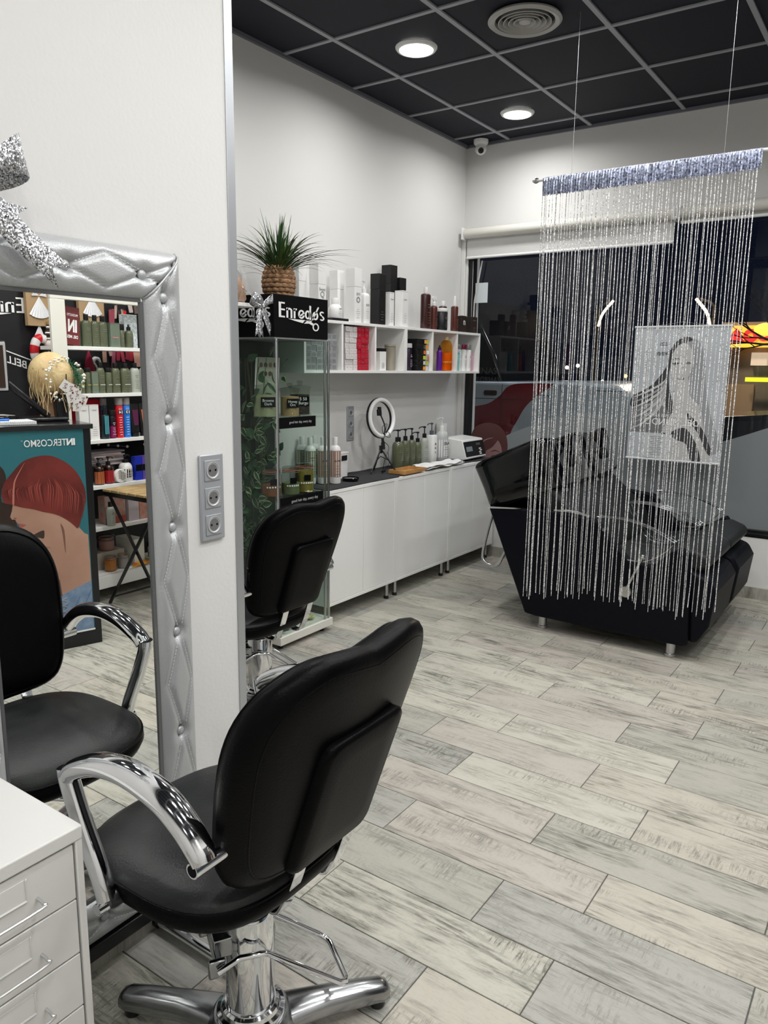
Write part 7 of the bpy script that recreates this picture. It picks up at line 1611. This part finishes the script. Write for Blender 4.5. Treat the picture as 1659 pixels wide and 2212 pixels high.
mb = MB(); mb.obox(mp(.422, .243, TOPZ + .275), T_ * .104 - D_ * .017, (0, 0, .104), (D_ * .9 + T_ * .2) * .002); mb.build('glass', mat('screen_brown_reflection', (.045, .028, .022), .15), sc_)
# mannequin head with blond wig, wreath and cards
hx, hy = place(.075, .385); hx, hy = .850, 2.345
mh = thing('mannequin_head', 'blond wig mannequin head behind the black stand on the counter', 'mannequin head', (hx, hy, TOPZ))
mb = MB(); mb.lathe([(.0001, 0), (.062, 0), (.060, .012), (.050, .03), (.043, .07), (.042, .11), (.048, .14)], (hx, hy, TOPZ), 24, cap=False); mb.build('neck', mat('mannequin_skin', (.50, .30, .17), .5), mh, smooth=60)
mb = MB(); mb.ball((hx, hy, TOPZ + .215), .088, 28, (1.05, .88, 1.2)); mb.ball((hx + .078, hy - .015, TOPZ + .190), .016, 10, (1.2, .6, 1)); mb.build('head', MATS['mannequin_skin'], mh, smooth=60)
BLD = mat('blond_hair', (.66, .51, .27), .5, noise=(9, 1), col2=(.46, .31, .14), bump=('noise', 60, .7, .004))
mb = MB(); n_ = 26; vs = []
for i in range(13):
    t = i / 12; ph = PI * t * .74
    vs.append([Vector((hx - .018 + .116 * math.sin(ph) * math.cos(2 * PI * k / n_) * 1.03, hy + .108 * math.sin(ph) * math.sin(2 * PI * k / n_), TOPZ + .226 + .125 * math.cos(ph) + .003 * math.sin(k * 2.4 + i))) for k in range(n_)])
mb.rings(vs, cap0=False, cap1=True); mb.build('wig', BLD, mh, smooth=70)
mb = MB()
for k in range(60):
    a = rq.uniform(PI * .45, PI * 1.6); r0 = .108; p = Vector((hx - .018 + r0 * math.cos(a), hy + r0 * math.sin(a), TOPZ + rq.uniform(.16, .28)))
    mb.tube(cr([p, p + Vector((rq.uniform(-.01, .01), rq.uniform(-.02, .02), -.05)), p + Vector((rq.uniform(-.02, .012), rq.uniform(-.03, .03), -.10 - rq.uniform(0, .05)))], 3), .0018, 4)
stuff(mb.build('loose_strands', BLD, mh, smooth=60))
wt = thing('hair_wreath', 'green tinsel and white blossom wreath on the mannequin wig', 'wreath', (hx - .02, hy + .06, TOPZ + .22))
mb = MB(); GT = mat('green_tinsel', (.010, .13, .055), .35, .2)
for k in range(160):
    t = rq.uniform(0, 1); c_ = Vector((hx - .125 - .012 * math.sin(PI * t) + .03 * t, hy + .060 + .030 * math.sin(t * 3), TOPZ + .110 + .195 * t)); d2 = Vector((rq.uniform(-1, .4), rq.uniform(-1, 1), rq.uniform(-1, 1))).normalized(); mb.tube([c_, c_ + d2 * rq.uniform(.018, .034)], .0012, 3)
stuff(mb.build('tinsel', GT, wt, smooth=0))
BLS = mat('white_blossom', (.74, .72, .62), .5)
for k in range(70):
    a = rq.uniform(0, 2 * PI); rr_ = .100; c_ = Vector((hx - .118 - .020 * abs(math.cos(a)) + rq.uniform(-.01, .01), hy + rr_ * math.cos(a) + rq.uniform(-.014, .014) + .01, TOPZ + .215 + .105 * math.sin(a) + rq.uniform(-.014, .014))); mb = MB(); s_ = rq.uniform(.0045, .0085)
    mb.ball(c_, s_, 6); mb.build('blossom', BLS, wt, smooth=60)
cdm = mat('card_white', (.74, .72, .70), .5); INK = mat('card_dark_red', (.16, .02, .02), .5)
cg = [(.00, .0, .0), (.030, -.010, -.015), (.060, .010, -.04), (.020, -.050, -.060), (.055, -.055, -.10), (.085, -.03, -.075), (.045, -.085, -.105)]
for k, (dy, _, dz) in enumerate(cg):
    c_ = Vector((.705 - .004 * k, 2.345 + dy, TOPZ + .180 + dz)); a = R(-38 + 17 * (k % 4)); e1 = Vector((0, math.cos(a), math.sin(a))); e2 = Vector((-.1, -math.sin(a), math.cos(a)))
    t = thing('gift_tag', 'white gift tag with red script in front of the wig, ' + ['uppermost', 'second from the top', 'middle right', 'middle left', 'lower middle', 'rightmost', 'lowest'][k], 'tag', tuple(c_), 'white gift tags'); mb = MB(); mb.obox(c_, e1 * .024, e2 * .027, e1.cross(e2) * .0006); q = mb.build('tag_card', cdm, t, smooth=0)
    mb = MB(); mb.tube(cr([c_ + Vector((-.0015, 0, 0)) + e1 * p1 + e2 * p2 for p1, p2 in ((-.012, .008), (.004, .014), (-.004, -.002), (.010, -.006), (-.006, -.016))], 4), .0010, 4); mb.obox(c_ + Vector((-.0012, 0, 0)) + e2 * .021 + e1 * .016, e1 * .005, e2 * .005, (.0004, 0, 0)); mb.build('script_mark', INK, q, smooth=60)
mb = MB(); mb.tube([(.706, 2.345, TOPZ), (.715, 2.36, TOPZ + .24)], .003, 6); o = single(mb, 'tag_stand', BLACKP, 'thin black wire stand holding the white gift tags', 'stand', (.706, 2.345, TOPZ)) 

# ================================================================ THE BLACK DISPLAY WALL BEHIND
WX = XR - .0305
sg = thing('wall_sign', 'white cut letters of the shop name on the black wall', 'sign', (WX, 2.36, 1.77))
o0 = Vector((WX - .003, 2.365, 1.742))
mb = MB(); logo(mb, o0, (0, -1, 0), .42); mb.v = [v for v in mb.v]; 
mb.build('letters', mat('sign_white', (.85, .85, .85), .5), sg, smooth=0)
mb = MB(); mb.text('BELLEZA', (WX - .003, 2.445, 1.468), (0, -1, .30), (0, .0, 1), w=.24, h=.044, bold=.015); mb.obox((WX - .003, 2.43, 1.518), (.001, 0, 0), (0, .16, -.055), (0, .001, .003)); mb.build('lower_lettering', MATS['sign_white'], sg, smooth=0)
# two kraft gift bags with pleated paper dresses
def kraft_bag(x, y, z, w_, h, label):
    t = thing('kraft_bag', label, 'gift bag', (x, y, z)); mb = MB(); mb.box(x - .03, x, y - w_ / 2, y + w_ / 2, z, z + h); b = mb.build('bag_body', mat('kraft_paper', (.42, .28, .15), .7), t, bevel=.003)
    mb = MB(); mb.box(x - .0312, x - .030, y - w_ / 2 + .002, y + w_ / 2 - .002, z + h - .030, z + h - .0295); mb.tube([(x - .03, y - w_ * .30, z + h), (x - .034, y - w_ * .30, z + h - .035)], .002, 5); mb.build('fold', mat('kraft_dark', (.20, .12, .06), .7), b)
    cx, cz = y, z + h * .52; X = x - .034; n = 15; vs = [Vector((X, cx, cz + .045))]
    for k in range(n + 1):
        a = R(-90 - 34 + 68 * k / n); vs.append(Vector((X - (.006 if k % 2 else 0), cx + .125 * math.cos(a) * .95, cz + .045 + .125 * math.sin(a))))
    mb = MB(); mb.add(vs, [(0, k + 1, k + 2) for k in range(n)]); mb.build('paper_dress', mat('white_paper', (.80, .80, .82), .6), b, smooth=0)
    for s in (-1, 1):
        vs = [Vector((X - .002, cx, cz + .050))]
        for k in range(8): a = R(5 + 50 * k / 7); vs.append(Vector((X - .002 - (.005 if k % 2 else 0), cx + s * .048 * math.cos(a), cz + .040 + .048 * math.sin(a) * .9)))
        mb = MB(); mb.add(vs, [(0, k + 1, k + 2) for k in range(7)]); mb.build('paper_bow', MATS['white_paper'], b, smooth=0)
kraft_bag(1.405, 2.640, 1.660, .155, .240, 'kraft paper bag with a white pleated paper dress, left of the shelving unit')
kraft_bag(1.415, 3.000, 1.690, .180, .240, 'kraft paper bag with a paper dress, seen through the top shelf of the unit')
mb = MB(); n = 12; vs = [Vector((1.385, 2.640, 1.672))]
for k in range(n + 1): a = R(-90 - 25 + 50 * k / n); vs.append(Vector((1.385 - (.005 if k % 2 else 0), 2.635 + .09 * math.cos(a), 1.675 + .095 * math.sin(a))))
mb.add(vs, [(0, k + 1, k + 2) for k in range(n)]); single(mb, 'paper_cone', MATS['white_paper'], 'white pleated paper cone hanging under the kraft bag', 'ornament', (1.385, 2.64, 1.672), smooth=0)
# candy cane ornament
cc_ = thing('candy_cane', 'thick red and white striped candy cane hanging beside the unit', 'ornament', (1.30, 2.60, 1.50))
cp_ = cr([(1.37, 2.655, 1.585), (1.37, 2.625, 1.590), (1.37, 2.600, 1.568), (1.37, 2.588, 1.520), (1.37, 2.596, 1.475), (1.37, 2.630, 1.445), (1.37, 2.69, 1.42)], 6); seg_ = 6
for k in range(0, len(cp_) - 1, 5):
    pts = cp_[k:k + 6]; mb = MB(); mb.tube(pts, .026, 16); mb.build('stripe_red' if (k // 5) % 2 else 'stripe_white', mat('candy_red', (.60, .010, .02), .4) if (k // 5) % 2 else mat('candy_white', (.80, .74, .72), .4), cc_, smooth=60)
iceg = thing('ice_cream_ornament', 'brown and white striped spiral ornament with a pale ball on a gold hook', 'ornament', (1.365, 2.675, 1.60))
for k in range(8):
    mb = MB(); z_ = 1.585 + .011 * k; r_ = .026 - .0026 * k; mb.lathe([(r_ * .6, 0), (r_, .003), (r_, .008), (r_ * .7, .0115)], (1.365, 2.680, z_), 16); mb.build('band', mat('choc_brown', (.045, .022, .014), .4) if k % 3 else WHITEP, iceg, smooth=60)
mb = MB(); mb.ball((1.365, 2.678, 1.560), .028, 18); mb.build('ball', mat('pale_pink_ball', (.66, .56, .52), .5), iceg, smooth=60)
mb = MB(); mb.tube(cr([(1.365, 2.68, 1.665), (1.365, 2.676, 1.690), (1.365, 2.688, 1.702)], 4), .003, 6); mb.build('hook', mat('gold_wire', (.50, .32, .10), .3, .8), iceg, smooth=60)
mb = MB(); mb.tube([(1.365, 2.678, 1.54), (1.365, 2.676, 1.43)], .0028, 6); mb.build('stick', STEEL, iceg)
# hanging hair clips, lip glosses and small stuff on hooks (each its own thing)
HK = [(3.085, 1.455, .028, .080, (.50, .30, .22), 'peach card clip'), (3.129, 1.497, .022, .036, (.45, .27, .26), 'short rosy clip card'), (3.149, 1.424, .026, .108, (.33, .09, .13), 'long rose clip card'), (3.188, 1.468, .028, .062, (.36, .03, .06), 'dark red clip card'), (3.221, 1.460, .026, .070, (.42, .05, .09), 'crimson clip card'), (3.256, 1.475, .026, .056, (.30, .03, .05), 'wine red clip card'), (3.288, 1.466, .032, .064, (.38, .02, .04), 'red clip card with white mark'), (3.345, 1.43, .070, .100, (.62, .36, .28), 'large peach triangle card'),
      (3.150, 1.70, .040, .092, (.30, .06, .09), 'rose lip gloss holder'), (3.185, 1.735, .018, .085, (.50, .36, .30), 'beige lip gloss'), (3.212, 1.705, .020, .085, (.05, .03, .035), 'black lip gloss'), (3.232, 1.71, .012, .085, (.40, .36, .24), 'olive lip gloss'), (3.250, 1.713, .022, .076, (.80, .015, .03), 'bright red lip gloss'), (3.300, 1.78, .030, .050, (.55, .45, .42), 'pale nail polish card'), (3.345, 1.776, .034, .050, (.14, .10, .09), 'dark nail polish card')]
for k, (y, z, w_, h, c_, l) in enumerate(HK):
    t = thing('hanging_accessory', l + (' on the black wall between the upper shelves' if z < 1.6 else ' on the black wall above the top shelf'), 'accessory', (WX - .02, y, z + h), 'accessories hanging on the black wall')
    mb = MB(); mb.obox((WX - .018 - .002 * (k % 3), y, z + h / 2), (.004, 0, 0), (0, w_ / 2, .004 * math.sin(k)), (0, -.006 * math.sin(k * 2), h / 2)); mb.build('card_body', mat('accessory_%d' % k, c_, .4), t, bevel=.002)
    mb = MB(); mb.tube([(WX, y, z + h - .004), (WX - .035, y, z + h - .004), (WX - .036, y, z + h + .004)], .0016, 5); mb.build('hook', STEEL, t)
st_ = thing('santa_hat_ornament', 'dark red pointed hat ornament with a white plush curl', 'ornament', (1.36, 2.955, 1.40)); mb = MB(); mb.lathe([(.034, 0), (.030, .03), (.018, .09), (.004, .13), (.0001, .132)], (1.38, 2.955, 1.395), 18); mb.build('hat', mat('wine_felt', (.30, .010, .04), .8), st_, smooth=60)
ho = thing('white_plush_ornament', 'white curled plush ornament with green leaf and red berry', 'ornament', (1.38, 3.01, 1.44)); mb = MB(); mb.tube(cr([(1.39, 3.045, 1.455), (1.385, 3.025, 1.478), (1.385, 2.998, 1.478), (1.385, 2.988, 1.455), (1.385, 3.005, 1.435), (1.385, 3.015, 1.418)], 5), [.004, .006, .007, .008, .009, .010, .010, .010, .011, .012, .012, .013, .014, .013, .012, .011, .011, .010, .009, .008, .008, .007, .006, .006, .005, .004][:26], 10); mb.build('curl', mat('plush_white', (.8, .8, .8), .9), ho, smooth=60)
mb = MB(); mb.ball((1.385, 2.978, 1.425), .013, 10); mb.build('berry', MATS['candy_red'], ho, smooth=60); mb = MB(); mb.add([(1.38, 2.975, 1.44), (1.375, 2.990, 1.455), (1.38, 3.0, 1.445), (1.375, 2.99, 1.43)], [(0, 1, 2, 3)]); mb.build('leaf', mat('felt_green', (.02, .12, .04), .7), ho, smooth=0)
